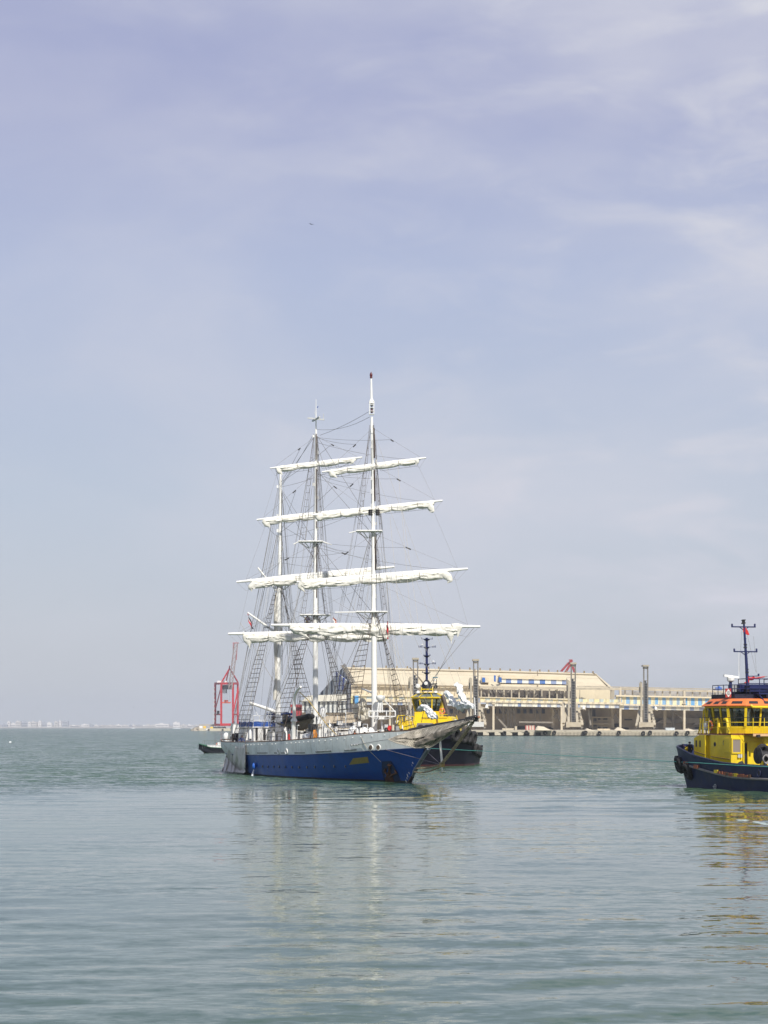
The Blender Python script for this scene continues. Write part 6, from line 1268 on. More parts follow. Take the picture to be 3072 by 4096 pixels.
# ---------------- tug at the right edge of the picture
TB = Frame(31.1, 149.5, -.35, .937, 1)
tb = thing('tugboat', TB.w(4, 0, 0), 'yellow and navy tug with orange wheelhouse roof, cut by the right edge of the photo', 'tugboat')
railB = lambda a: float(np.interp(a, [-14, -4, 0, 3.7, 6.2, 7.7, 9.8, 11.1, 12.4, 13.9, 16, 18], [2.2, 1.85, 1.82, 1.88, 1.96, 2.12, 2.35, 2.52, 2.79, 3.03, 3.15, 3.2]))
beltB = lambda a: float(np.interp(a, [-14, 2, 5, 7.2, 9.6, 11.5, 13.8, 18], [.95, .91, .97, 1.16, 1.42, 1.61, 1.88, 2.1]))
hullB, ptB, usB = loft_hull(TB, [-14, -13.5, -12, -9, 0, 8, 11, 13, 14.6, 16, 17, 17.5], [.3, 2.6, 3.8, 4.3, 4.5, 4.5, 4.4, 4.2, 3.75, 2.8, 1.5, .1], [-12.5, -12, -10, -6, 0, 7, 10.5, 13.5, 15, 16, 16.6], [.3, 2.0, 3.2, 3.9, 4.15, 4.15, 3.9, 3.4, 2.4, 1.2, .1], railB, beltB, 'hull', NAVY, tb)
def along(pt, w, a0, a1, off, sd=1, dz=0, n=40): return [(lambda q: (q[0], q[1]+sd*off, q[2]+dz))(pt(a0+(a1-a0)*k/n, w, sd)) for k in range(n+1)]
for sd in (1, -1):
    mb = MB(TB); mb.tube(along(ptB, .6, -13.2, 16.8, .06, sd), .09, 6); mb.build('rubbing_belt', mat('worn_belt_grey', (.24, .22, .21), .8, var=.3, vs=3, col2=(.10, .05, .03), amt2=.6, s2=3) if 'worn_belt_grey' not in bpy.data.materials else bpy.data.materials['worn_belt_grey'], tb)
mb = MB(TB)
for sd in (1, -1): mb.tube(along(ptB, 1.0, -13.5, 17.2, -.08, sd, .03), .06, 5)
mb.build('bulwark_cap', mat('navy_cap', (.03, .035, .07), .5), tb)
mb = MB(TB); mb.grid([along(ptB, 1.0, -13.5, 17.2, -.1, sd, -.95) for sd in (1, -1)]); mb.build('deck', mat('tug_deck_green', (.05, .09, .06), .8, var=.2), tb)
BR = mat('rusty_bracket', (.30, .10, .05), .7, var=.4, vs=6); rg = random.Random(6)
for k, px in enumerate((2862, 2872, 2886, 2900, 2908, 2920, 2930, 2938, 2946, 2958, 2968, 2984, 3000)):
    a, b, z = TB.side(px, 3092, 4.5); q = ptB(a, .6); mb = MB(TB); L_ = rg.uniform(.12, .3); mb.box(q[0]-L_, q[0]+L_, q[1]-.02, q[1]+.16, q[2]+.06, q[2]+.06+rg.uniform(.14, .26))
    mb.build('belt_bracket', (YEL if k in (0, 7, 8) else BR if k % 4 else WOOD), tb)
for px, y in ((2738, 3048), (2790, 3072)):
    a, b, z = TB.side(px, y, 4.2); q = ptB(a, .62); mb = MB(TB); mb.box(q[0]-.3, q[0]+.3, q[1]+.0, q[1]+.22, q[2]-.05, q[2]+.22); mb.build('belt_bracket', BR, tb)
q = ptB(.9, .8); mb = MB(TB); mb.torus((q[0], q[1]+.02, q[2]-.05), (0, 1, 0), .22, .05, 14, 6); mb.build('fairlead_ring', NAVYB, hullB, smooth=60); mb = MB(TB); mb.lathe((q[0], q[1], q[2]-.05), [(.19, 0), (.19, .03)], 12, (0, 1, 0)); mb.build('fairlead_hole', DARK, hullB)
q = ptB(7.6, .22); c = TB.side(2860, 3146, q[1]+.03); mb = MB(TB); mb.torus(c, (0, 1, .1), .16, .025, 20, 5); mb.tube([(c[0]-.2, c[1]+.02, c[2]), (c[0]+.3, c[1]+.02, c[2])], .02, 4); mb.torus((c[0], c[1]-.03, c[2]-.28), (0, 1, .1), .11, .022, 16, 5); mb.build('load_mark', LGREY, hullB)
text('AM', .30, LGREY, 'bow_letters', hullB, (lambda v: TB.w(*(lambda q: (q[0], q[1]+.05+v.z, q[2]+v.y))(ptB(15.2-v.x, .86)))))
# house
ZD = 1.0
mb = MB(TB); hp_ = [(7.1, ZD), (7.1, 4.0), (11.9, 4.15), (12.7, 3.75), (12.7, ZD)]
aR0, aR1 = TB.side(2842, 3000, 3.2)[0], TB.side(2820, 3000, 3.2)[0]
def hp2(a0, a1, b0, b1): 
    def zt(a): return 4.0 if a <= 11.9 else 4.15-(a-11.9)*.5
    pts = [a0]+([11.9] if a0 < 11.9 < a1 else [])+[a1]; pr = [(a, b0, ZD) for a in pts[::-1]]+[(a, b0, zt(a)) for a in pts]; mb.prism([TB(p) for p in pr], TB.p*(b1-b0))
mb.xf = None; hp2(7.1, aR0, -3.2, 3.2); hp2(aR0, aR1, -3.2, 2.85); hp2(aR1, 12.7, -3.2, 3.2); house = mb.build('deckhouse', YEL, tb)
for (x0, y0, x1, y1, m_, nm) in ((2783, 2961, 2788, 2987, DARK, 'slit_window'), (2798, 2962, 2803, 2988, DARK, 'slit_window')):
    a0, _, z1 = TB.side(x1, y0, 3.2); a1, _, z0 = TB.side(x0, y1, 3.2); mb = MB(TB).box(a0, a1, 3.17, 3.215, z0, z1); mb.build(nm, m_, house)
c = TB.side(2860, 2977, 3.2); mb = MB(TB); mb.lathe(c, [(.17, -.02), (.17, .02)], 16, (0, 1, 0)); mb.build('porthole', DARK, house)
a0, _, z1 = TB.side(2923, 2953, 3.2); a1, _, z0 = TB.side(2899, 3009, 3.2)
mb = MB(TB); mb.box(a0+.03, a1, 3.2, 3.25, z0, z1); o = mb.build('side_door', YEL, house); mb = MB(TB); mb.tube([(a1, 3.28, z0+.55), (a1+.06, 3.32, z0+.7), (a1, 3.28, z0+.9)], .02, 5); mb.build('door_handle', DARK, house)
mb = MB(TB); mb.tube([TB.side(2775, 3004, 3.26), TB.side(2820, 3019, 3.26)], .035, 5); mb.tube([TB.side(2845, 3026, 3.26), TB.side(2918, 3037, 3.26)], .035, 5); mb.build('handrail', mat('rail_brown', (.16, .10, .03), .6), house)
mb = MB(TB); mb.box(7.02, 7.12, 2.15, 3.24, 1.0, 4.02); pil = mb.build('aft_pillar', YEL, tb)
q0, q1 = TB.cross(2930, 2958, 7.0), TB.cross(2960, 3009, 7.0); mb = MB(TB); mb.box(6.97, 7.02, q1[1], q0[1], q1[2], q0[2]); mb.build('vent_grille', mat('vent_brown_grey', (.24, .20, .17), .7, var=.1, vs=20, stretch=(6, 1, 1)), pil)
mb = MB(TB); o_ = .05
for z in (q1[2]-o_, q0[2]+o_): mb.box(6.93, 7.02, q1[1]-.1, q0[1]+.1, z-.05, z+.05)
for b in (q1[1]-o_, q0[1]+o_): mb.box(6.93, 7.02, b-.05, b+.05, q1[2], q0[2])
mb.build('vent_frame', YEL, pil)
for dx in (0, 9):
    q = TB.cross(2953+dx, 3024, 6.98); mb = MB(TB); mb.box(q[0]-.12, q[0]+.02, q[1]-.07, q[1]+.07, q[2]-.12, q[2]+.12); mb.build('switch_box', LGREY, pil)
# recess with door, upper deck, pillars
mb = MB(TB); mb.box(7.0, 12.3, -3.15, 3.15, 4.02, 4.12); mb.box(5.75, 7.0, -3.3, 2.15, 4.02, 4.12); mb.build('upper_deck', mat('deck_red_brown', (.18, .035, .02), .7, var=.2), tb)
mb = MB(TB); mb.box(5.70, 5.76, -3.3, 2.15, 3.92, 4.10); mb.build('deck_edge', mat('deck_edge_pale', (.62, .40, .22), .6), tb)
for px in (2983, 3062): 
    q = TB.cross(px, 3000, 7.05); mb = MB(TB); mb.box(7.02, 7.09, q[1]-.12, q[1]+.12, ZD+.1, 3.4); mb.build('aft_door_gap', DARK, house)
for px in (2975, 2992): 
    q = TB.cross(px, 3000, 6.9); mb = MB(TB); mb.tube([(6.9, q[1], ZD), (6.9, q[1], 3.5)], .05, 6); mb.build('grab_post', YEL, tb)
q = TB.cross(3015, 3000, 7.0); mb = MB(TB); mb.box(6.98, 7.06, q[1]-.75, q[1]+.55, ZD+.3, 3.5); mb.build('aft_panel', YEL, house)
for px in (3060, 3068): 
    q = TB.cross(px, 3000, 6.4); mb = MB(TB); mb.tube([(6.4, q[1], 2.2), (6.4, q[1], 4.0)], .13, 8); mb.build('funnel_pipe', YEL, tb)
q = TB.cross(3030, 2944, 5.7); mb = MB(TB); mb.box(5.5, 5.72, q[1]-.12, q[1]+.12, q[2]-.1, q[2]+.1); mb.build('floodlight', DARK, tb)
# rails round the upper deck
mb = MB(TB)
for z in (4.55, 4.95):
    mb.tube([(11.6, 3.15, z), (7.1, 3.15, z), (5.8, 2.1, z), (5.8, -3.2, z)], .025, 5)
mb.build('guard_rail', YEL, tb); mb = MB(TB); mb.tube([(12.0, 3.18, 5.3), (7.08, 3.18, 5.3), (5.75, 2.1, 5.3), (5.75, -3.2, 5.3)], .022, 5); mb.build('top_wire', DARK, tb)
for k in range(6): mb = MB(TB); mb.tube([(5.8, 2.1-k*.95, 4.1), (5.8, 2.1-k*.95, 5.3)], .032, 5); mb.build('rail_post', YEL, tb)
for px in (2801, 2813, 2835, 2870, 2918):
    a = TB.side(px, 2930, 3.15)[0]; mb = MB(TB); mb.tube([(a, 3.15, 4.1), (a, 3.15, 5.3)], .045, 5); mb.build('rail_post', YEL, tb)
for px in (2876, 2910):                     # bent ventilator spouts with braces
    a = TB.side(px, 2930, 3.0)[0]; mb = MB(TB); mb.tube([(a, 3.0, 4.1), (a, 3.0, 5.0), (a+.15, 3.0, 5.2), (a+.5, 3.0, 5.15)], [.11, .11, .12, .09], 8); mb.tube([(a, 3.0, 4.7), (a-.45, 3.05, 4.1)], .05, 5); mb.build('ventilator_spout', YEL, tb, smooth=50)
mb = MB(TB)
for px in (2806, 2822): a = TB.side(px, 2930, 2.9)[0]; mb.tube([(a-.1, 2.9, 4.1), (a-.35, 2.9, 5.9)], .06, 5); mb.tube([(a+.5, 2.9, 4.1), (a-.1, 2.9, 5.2)], .05, 5)
mb.build('ladder_frame', YEL, tb)
# wheelhouse
rb = [(11.4, 2.55), (8.35, 2.55), (7.55, 1.75), (7.55, -1.75), (8.35, -2.55), (11.4, -2.55), (12.2, -1.6), (12.2, 1.6)]
rt = [(11.5, 2.95), (8.0, 2.95), (7.1, 1.95), (7.1, -1.95), (8.0, -2.95), (11.5, -2.95), (12.6, -1.8), (12.6, 1.8)]
cabin(TB, tb, rb, rt, 4.12, 4.66, 6.02, 6.16, YEL, [3, 1, 3, 1, 2, 1, 2, 1], .11)
OR = mat('orange_roof_paint', (.76, .19, .05), .45, var=.08, vs=2, col2=(.55, .10, .03), amt2=.3, s2=2)
def ringz(r, z, k=1.0, c=(9.8, 0)): return [(c[0]+(p[0]-c[0])*k, c[1]+(p[1]-c[1])*k, z) for p in r]
mb = MB(TB); rr_ = [ringz(rt, 6.14, 1.06), ringz(rt, 6.20, 1.07), ringz(rt, 6.66, .88), ringz(rt, 6.72, .82)]; mb.grid(rr_, True); mb.add(rr_[-1], [tuple(range(8))]); mb.add(rr_[0], [tuple(range(7, -1, -1))]); roofB = mb.build('roof', OR, tb)
for i in range(8):                          # dark slots in the sloping rim
    j = (i+1) % 8; k = {0: 3, 1: 1, 2: 3, 3: 1, 4: 3, 5: 1, 6: 2, 7: 1}[i]
    for q in range(k):
        f0, f1 = (q+.2)/k, (q+.8)/k; mb = MB(TB); P_ = lambda f, v: tuple((Vector(rr_[1][i]).lerp(Vector(rr_[1][j]), f)).lerp(Vector(rr_[2][i]).lerp(Vector(rr_[2][j]), f), v)+Vector((0, 0, .015)))
        mb.add([P_(f0, .25), P_(f1, .25), P_(f1, .68), P_(f0, .68)], [(0, 1, 2, 3)]); mb.build('roof_slot', DARK, roofB)
mb = MB(TB); mb.tube([TB.cross(3004, 2821, 6.9), TB.cross(3010, 2828, 6.8), TB.cross(3110, 2829, 6.8)], .10, 8); mb.build('eave_pipe', YEL, tb)
# flying deck
mb = MB(TB); mb.box(8.3, 11.8, -2.1, 2.2, 6.72, 7.05); mb.box(9.2, 10.4, -1.5, 1.4, 7.05, 7.45); mb.build('monkey_deck', mat('deck_dark_navy', (.008, .010, .028), .6, var=.4, vs=3), tb)
for q in range(6): mb = MB(TB); rgx = random.Random(q); mb.box(8.4+q*.5, 8.75+q*.5, -1.7+rgx.random()*3, -1.3+rgx.random()*3.2, 7.25, 7.5+rgx.random()*.4); mb.build('roof_gear', (DARK, NAVYB, GREY)[q % 3], tb)
for (a0, b0) in ((8.2, .1), (8.2, -1.3)):
    mb = MB(TB); mb.box(7.5, 8.4, b0-.6, b0+.5, 6.98+.05, 7.16); mb.build('gun_platform', NAVYB, tb); mb = MB(TB)
    for db in (-.5, .4): mb.tube([(7.6, b0+db, 7.0), (7.3, b0+db*.4, 6.5)], .05, 5); mb.tube([(8.3, b0+db, 7.0), (7.5, b0+db*.6, 6.4)], .05, 5)
    mb.build('platform_leg', NAVYB, tb)
def railing(pts, zs, post, m_, name, fr, r=.03):
    mb = MB(fr)
    for z in zs: mb.tube([(p[0], p[1], z) for p in pts], r, 5)
    for i in range(len(pts)-1):
        a, b = Vector(pts[i]), Vector(pts[i+1]); n = max(1, int((b-a).length/post))
        for k in range(n+1): c = a.lerp(b, k/n); mb.tube([(c[0], c[1], zs[0]-.4), (c[0], c[1], zs[-1])], r, 5)
    return mb.build(name, m_, tb)
railing([(11.6, 2.2, 0), (8.3, 2.2, 0), (8.3, .9, 0)], (7.45, 7.75), .8, NAVYB, 'roof_rail', TB); railing([(9.3, 1.3, 0), (8.1, 1.3, 0), (8.1, -.9, 0), (9.3, -.9, 0)], (7.5, 7.85, 8.2), .9, NAVYB, 'roof_rail', TB, .035); railing([(8.1, -1.15, 0), (8.1, -3.0, 0)], (7.5, 7.85, 8.2), .6, NAVYB, 'roof_rail', TB, .035)
# radar, sign, aerials, mast, water cannon
a_ = TB.side(2921, 2760, 1.9)[0]
c = lambda px, py: TB(TB.cross(px, py, 9.5))
mb = MB(); mb.tube([c(2922, 2800), c(2922, 2728)], .12, 8); mb.build('radar_post', NAVYB, tb)
mb = MB(); mb.lathe(c(2923, 2728), [(.12, 0), (.28, .1), (.30, .3), (.2, .4), (.1, .5)], 14); mb.bar(c(2895, 2702), c(2953, 2710), .2, .17); mb.build('radar_scanner', WHITE, tb, smooth=40)
mb = MB(); mb.tube([c(2956, 2742), c(2955, 2600)], [.03, .012], 5); mb.build('whip_aerial', WHITE, tb); mb = MB(); mb.tube([c(3026, 2690), c(3014, 2545)], .010, 4); mb.tube([c(2968, 2510), c(2957, 2690)], .010, 4); mb.tube([c(2985, 2520), c(3024, 2690)], .010, 4); mb.build('aerial_wire', RIG, tb)
mb = MB(TB); p0, p1 = TB.cross(2902, 2754, 8.6), TB.cross(2925, 2790, 8.6); mb.box(8.6, 8.64, p1[1], p0[1], p1[2], p0[2]); sg = mb.build('roof_sign', mat('sign_red', (.36, .045, .035), .6), tb)
mb = MB(TB); cb, cz, wb, wz = (p0[1]+p1[1])/2, (p0[2]+p1[2])/2, abs(p0[1]-p1[1])/2*.95, abs(p0[2]-p1[2])/2*.95
mb.xf = None; mb.prism([TB((8.585, cb+wb, cz)), TB((8.585, cb, cz-wz)), TB((8.585, cb-wb, cz)), TB((8.585, cb, cz+wz))], TB.h*.012); mb.build('sign_diamond', mat('sign_white', (.62, .62, .60), .6), sg)
mb = MB(TB); mb.box(8.568, 8.582, cb-.1, cb+.1, cz-.12, cz+.12); mb.build('sign_emblem', mat('sign_grey', (.16, .17, .17), .6), sg); mb = MB(TB)
for k in range(3): mb.box(8.556, 8.567, cb-.07+k*.055, cb-.04+k*.055, cz-.06, cz+.06)
mb.build('sign_strokes', bpy.data.materials['sign_white'], sg)
mb = MB(); ms = [c(2992, 2790), c(2990, 2740), c(2985, 2640), c(2980, 2560), c(2976, 2500), c(2975, 2479)]; mb.tube(ms, [.15, .13, .11, .09, .08, .05], 8); mB = mb.build('mast', NAVYB, tb, smooth=50)
mb = MB()
for (x0, x1, y, xc) in ((2926, 3022, 2507, 2976), (2935, 3029, 2606, 2981)):
    mb.tube([c(x0, y), c(x1, y+1)], .05, 5); mb.tube([c(xc-18, y+1), c(xc, y+14)], .035, 5); mb.tube([c(xc+18, y+1), c(xc, y+14)], .035, 5)
    for x in (x0+2, x1-3): mb.cbox(c(x, y-6), .12, .12, .22)
mb.tube([c(2990, 2705), c(3034, 2704)], .035, 5); mb.cbox(c(3034, 2700), .12, .12, .2); mb.build('spreader', NAVYB, mB)
mb = MB()
for x, y in ((2976, 2490), (2981, 2588), (2988, 2688), (2972, 2492)): mb.lathe(c(x, y+4), [(.14, 0), (.14, .08), (.08, .1), (.08, .22), (.14, .26), (.14, .3)], 8)
mb.build('mast_lamp', DARK, mB)
mb = MB()
for k in range(7): y = 2530+k*26; mb.bar(c(2978+k*1.6-5, y), c(2978+k*1.6+7, y-1), .035)
mb.build('mast_step', NAVYB, mB)
mb = MB(); mb.tube([c(2990, 2730), c(2990, 2706)], .13, 8); mb.tube([c(2978, 2733), c(2996, 2727)], .07, 6); mb.tube([c(2992, 2716), c(3008, 2715), c(3016, 2714), c(3058, 2707)], [.12, .13, .06, .05], 8); mb.lathe(c(3014, 2712), [(.02, -.15), (.14, 0), (.02, .15)], 8, (1, 0, 0)); wc = mb.build('water_cannon', mat('cannon_red', (.48, .03, .03), .45), tb, smooth=50); mb = MB(); mb.tube([c(3057, 2707), c(3070, 2705)], [.04, .03], 6); mb.build('nozzle', GREY, wc)
mb = MB(); mb.prism([c(2972, 2512), c(2980, 2510), c(2990, 2523), c(2996, 2540), c(2988, 2540), c(2972, 2527)], (0.03, -.05, 0)); tag(mb.build('flag', RED, loc=c(2980, 2520)), 'small red flag flying high on the navy mast of the right tug', 'flag')
# winch and gear
W_ = lambda px, py, a=3.6: TB(TB.cross(px, py, a))
mb = MB(TB); mb.xf = None; mb.lathe(W_(3045, 3022)-TB.p*.9, [(.25, 0), (.25, .2), (.62, .22), (.62, .30), (.36, .32), (.36, 1.1), (.62, 1.12), (.62, 1.2), (.2, 1.25)], 20, TB.p); mb.build('tow_winch', DARK, tb, smooth=40)
mb = MB(TB); q = TB.cross(3040, 3062, 3.6); mb.box(3.0, 4.3, q[1]-.9, q[1]+.9, ZD-.1, 1.6); mb.build('winch_base', DARK, tb)
mb = MB(); mb.torus(W_(3048, 3000), TB.h+Vector((0, 0, .4)), .34, .15, 20, 8, .2); mb.torus(W_(3062, 3008, 3.9), TB.h+Vector((0, 0, .3)), .34, .15, 20, 8, .2); tag(mb.build('tyre_stack', BLACK, smooth=40, loc=W_(3050, 3000)), 'pair of black tyres stacked on the aft winch of the right tug', 'tyre')
mb = MB()
for k in range(6): mb.torus(W_(3062+k, 3036, 3.0), TB.h+TB.p*(k*.1-.2), .24+.02*k, .025, 18, 5)
tag(mb.build('rope_coil', mat('grey_rope', (.30, .28, .27), .9), smooth=60, loc=W_(3062, 3036)), 'pale grey coil of rope hanging by the winch of the right tug', 'rope')
tyre(TB, TB.side(2953, 3066, 3.85), (.5, .5, .7), .36, .13, 'black tyre lying on the rail below the grey vent of the right tug', None)
for a, w, lb in ((14.7, .66, 'farther of the two black tyres hung at the bow corner of the right tug'), (13.6, .66, 'nearer of the two black tyres hung at the bow corner of the right tug')):
    q = ptB(a, w); tyre(TB, (q[0]+.1, q[1]+.10, q[2]-.35), (.35, 1, -.2), .48, .17, lb, 'tyre fenders of the right tug')
q = ptB(12.9, .45); tyre(TB, (q[0]-.5, q[1]+.20, q[2]-.1), (.2, 1, -.35), .50, .17, 'single black tyre hung low on the port side of the right tug', 'tyre fenders of the right tug')
mb = MB(TB); q = TB.side(2748, 2998, 2.0); mb.lathe(q, [(.3, -.3), (.3, .3)], 12, (0, 1, 0)); mb.torus(q, (0, 1, 0), .32, .08, 14, 6); mb.build('bow_winch', YEL, tb, smooth=40)
mb = MB(TB); q = TB.side(2738, 2984, 2.2); mb.box(q[0]-.2, q[0]+.2, q[1]-.15, q[1]+.15, q[2]-.5, q[2]+.15); mb.build('blue_locker', NAVYB, tb); mb = MB(TB); mb.box(12.8, 13.1, -2.2, 2.0, ZD, 3.2); mb.build('hose_rack', DARK, tb)
q = TB.side(2766, 3000, 2.35); person('person', 'person in dark clothes reaching over the bow winch of the right tug', TB.w(q[0]+.3, q[1], 1.75), math.radians(200), (NV, NV), pose=dict(wrl=(.22, -.45, 1.35), hal=(.22, -.52, 1.38), ell=(.24, -.25, 1.25)), group='crew of the right tug'); person('person', 'second person in dark clothes standing against the yellow deckhouse of the right tug', TB.w(q[0]-.3, q[1]-.5, 1.72), math.radians(160), (NV, NV), group='crew of the right tug')
p = TB.w(9.8, .9, 4.14); person('person', 'helmsman seen dark through the wheelhouse windows of the right tug', tuple(p), 2.5, (NV, NV), group='crew of the right tug')
def buoy_ring(c, nrm, R_b, r_b, label):
    t = thing('lifebuoy', c, label, 'lifebuoy'); mb = MB(); mb.torus(c, nrm, R_b, r_b, 24, 8); mb.build('ring', ORANGE, t, smooth=60); mb = MB(); ax = Vector(nrm).normalized(); a = ax.orthogonal().normalized(); b = ax.cross(a)
    for k in range(4): th = k*math.pi/2+.78; mb.torus(Vector(c)+(a*math.cos(th)+b*math.sin(th))*R_b, (a*-math.sin(th)+b*math.cos(th)), r_b*1.05, .02, 10, 4)
    mb.build('rope_band', WHITE, t)
buoy_ring(TB(TB.side(2842, 2902, 3.05)), tuple(TB.p), .30, .08, 'faded red lifebuoy on the port rail of the right tug')
mb = MB(); c0 = TB(TB.side(2827, 2904, 2.9)); mb.lathe(c0, [(.1, -.35), (.26, -.25), (.26, .25), (.1, .35)], 12); tag(mb.build('life_raft_canister', WHITE, smooth=40, loc=c0), 'white canister on the upper deck beside the faded red lifebuoy', 'life raft')
# ---------------- tug ahead of the tall ship, bow towards us
TA = Frame(5.1, 254, -.15, -.989, 1)
ta = thing('tugboat', TA.w(0, 0, 0), 'yellow and black tug seen bow on behind the bowsprit of the tall ship', 'tugboat')
railA = lambda a: float(np.interp(a, [-16, 0, 1.5, 3, 12], [2.3, 2.3, 2.4, 3.9, 4.3])); beltA = lambda a: float(np.interp(a, [-16, 12], [1.5, 2.4]))
hullA, ptA, _ = loft_hull(TA, [-16, -15.4, -13, -8, 0, 4, 7, 9.5, 11.3, 12], [.3, 4.3, 5.6, 6.1, 6.15, 6.0, 5.3, 4.0, 2.2, .2], [-15, -14, -10, 0, 4, 7, 9, 10], [.3, 4.0, 5.4, 5.8, 5.1, 3.7, 1.9, .2], railA, beltA, 'hull', mat('tug_black_hull', (.010, .010, .020), .6, spec=.15, var=.3, vs=1.0, col2=(.028, .026, .032), amt2=.5, s2=1.1, thr=.54), ta)
for sd in (1, -1):
    mb = MB(TA); rows = [[(lambda q: (q[0], q[1]+sd*.025, z))(ptA(-15.5+27.4*k/50, w, sd)) for k in range(51)] for z, w in ((-.2, .0), (.22, .06))]; mb.grid(rows); mb.build('red_boot_top', mat('boot_red', (.05, .012, .013), .6, var=.3) if 'boot_red' not in bpy.data.materials else bpy.data.materials['boot_red'], hullA)
mb = MB(TA); mb.grid([along(ptA, 1.0, -15.5, 11.8, -.1, sd, -.95) for sd in (1, -1)]); mb.build('deck', DARK, ta)
for s_, px, py in (('6', 1818, 3035), ('5', 1811, 3049), ('4', 1805, 3060)):
    a, b, z = TA.side(px, py, 5.2)
    for _ in range(10):
        w_ = max(0, min(.6, z/2.2*.6)); a, b, z = TA.side(px, py, 4.9); 
    text(s_, .38, WHITE, 'draught_mark', hullA, (lambda v, a=a, z=z: TA.w(*(lambda q: (q[0], q[1]+.06+v.z, z+v.y))(ptA(a-v.x, .30)))))
A_ = lambda px, py, a=2.0: TA(TA.cross(px, py, a))
def abox(x0, y0, x1, y1, a, dp, m_, name, par=ta): q0, q1 = TA.cross(x0, y0, a), TA.cross(x1, y1, a); return MB(TA).box(a-dp, a, min(q0[1], q1[1]), max(q0[1], q1[1]), min(q0[2], q1[2]), max(q0[2], q1[2])).build(name, m_, par)
rbA = [(1.3, .62), (1.3, -.62), (.3, -1.45), (-1.6, -1.45), (-2.4, -.6), (-2.4, .6), (-1.6, 1.45), (.3, 1.45)]; rtA = [(1.9, .75), (1.9, -.75), (.6, -1.85), (-1.9, -1.85), (-2.9, -.7), (-2.9, .7), (-1.9, 1.85), (.6, 1.85)]
c0 = TA.cross(1706, 2850, 1.3)[1]; rbA = [(p[0], p[1]+c0) for p in rbA]; rtA = [(p[0], p[1]+c0) for p in rtA]
cabin(TA, ta, rbA, rtA, 6.35, 6.5, 7.98, 8.1, YEL, [1, 1, 2, 1, 1, 1, 2, 1], .10)
mb = MB(TA); rr2 = [ringz(rtA, 8.08, 1.05, (-.5, c0)), ringz(rtA, 8.16, 1.06, (-.5, c0)), ringz(rtA, 8.68, .52, (-.5, c0)), ringz(rtA, 8.72, .5, (-.5, c0))]; mb.grid(rr2, True); mb.add(rr2[-1], [tuple(range(8))]); mb.add(rr2[0], [tuple(range(7, -1, -1))]); rfA = mb.build('roof', mat('roof_glass_grey', (.13, .16, .16), .3, var=.1), ta)
mb = MB()
for i in range(8): mb.bar(TA(Vector(rr2[1][i])+Vector((0, 0, .03))), TA(Vector(rr2[2][i])+Vector((0, 0, .03))), .10); j = (i+1) % 8; mb.bar(TA(Vector(rr2[1][i])), TA(Vector(rr2[1][j])), .13)
mb.build('roof_rib', YEL, rfA)
abox(1658, 2848, 1756, 2910, 1.4, 4.5, YEL, 'wheelhouse_base'); abox(1752, 2866, 1788, 2903, 2.4, 6, YEL, 'side_block'); abox(1592, 2884, 1660, 2912, 2.4, 6, YEL, 'side_block'); abox(1600, 2898, 1812, 2925, 3.4, 9, YEL, 'forecastle_front')
mb = MB(TA); q = TA.cross(1788, 2880, 2.0); mb.xf = None; mb.prism([A_(1786, 2872), A_(1795, 2865), A_(1806, 2870), A_(1813, 2898), A_(1786, 2903)], -TA.h*5); mb.build('side_fairing', YEL, ta)
text('9556380', .30, DARK, 'number', ta, (lambda v: (lambda q: TA.w(1.43+v.z, q[1]+v.x, q[2]+v.y))(TA.cross(1703, 2873, 1.4))))
for x0, x1 in ((1600, 1610), (1622, 1632), (1640, 1655)):
    mb = MB(); mb.tube([A_(x0, 2898, 3), A_(x0, 2868, 3)], .05, 5); mb.tube([A_(x1, 2898, 3), A_(x1, 2866, 3)], .05, 5); mb.tube([A_(x0, 2868, 3), A_(x1, 2866, 3)], .05, 5); mb.tube([A_(x0, 2880, 3), A_(x1, 2880, 3)], .04, 5); mb.build('yellow_rail', YEL, ta)
mb = MB(); mb.tube([A_(1586, 2895, 2), A_(1588, 2875, 2), A_(1594, 2862, 2)], .08, 6); mb.tube([A_(1592, 2862, 2), A_(1624, 2862, 2)], .05, 5); mb.tube([A_(1825, 2862, 1), A_(1833, 2886, 1)], .07, 6); mb.build('rail_bend', YEL, ta)
mb = MB(TA); mb.xf = None; mb.prism([A_(1662, 2922, 5), A_(1668, 2892, 5), A_(1726, 2892, 5), A_(1734, 2922, 5)], -TA.h*1.6); mb.build('winch_housing', mat('brushed_steel', (.42, .40, .39), .35, .6, var=.15), ta)
for x in (1683, 1708): mb = MB(); mb.lathe(A_(x, 2912, 5.02), [(.42, 0), (.42, .06), (.3, .08)], 14, TA.h); mb.build('winch_drum', mat('drum_brown', (.05, .03, .03), .6) if 'drum_brown' not in bpy.data.materials else bpy.data.materials['drum_brown'], ta)
mb = MB(); mb.tube([A_(1795, 2872, 1), A_(1780, 2815, 1), A_(1773, 2790, 1), A_(1768, 2781, 1)], [.27, .25, .24, .22], 12); mb.build('exhaust_pipe', mat('exhaust_brown', (.10, .08, .07), .45, .3, var=.3), ta, smooth=50)
mb = MB(TA); mb.box(.6, 1.2, c0-.8, c0+.8, 8.7, 8.76)
for sx in (-.75, .75): mb.tube([(1.0, c0+sx, 8.7), (.8, c0+sx*.85, 9.4)], .05, 5); mb.tube([(-.6, c0+sx, 8.7), (-.4, c0+sx*.85, 9.4)], .05, 5); mb.tube([(.8, c0+sx*.85, 9.1), (-.4, c0+sx*.85, 9.1)], .04, 5)
mb.tube([(.9, c0-.7, 9.15), (.9, c0+.7, 9.15)], .06, 5); mb.build('mast_frame', YEL, ta)
mb = MB(); mb.lathe(A_(1707, 2762, 0), [(.70, 0), (.68, .5), (.55, .85), (.30, 1.15), (.16, 1.3)], 16); mb.build('mast_housing', mat('black_housing', (.012, .012, .022), .5), ta, smooth=50)
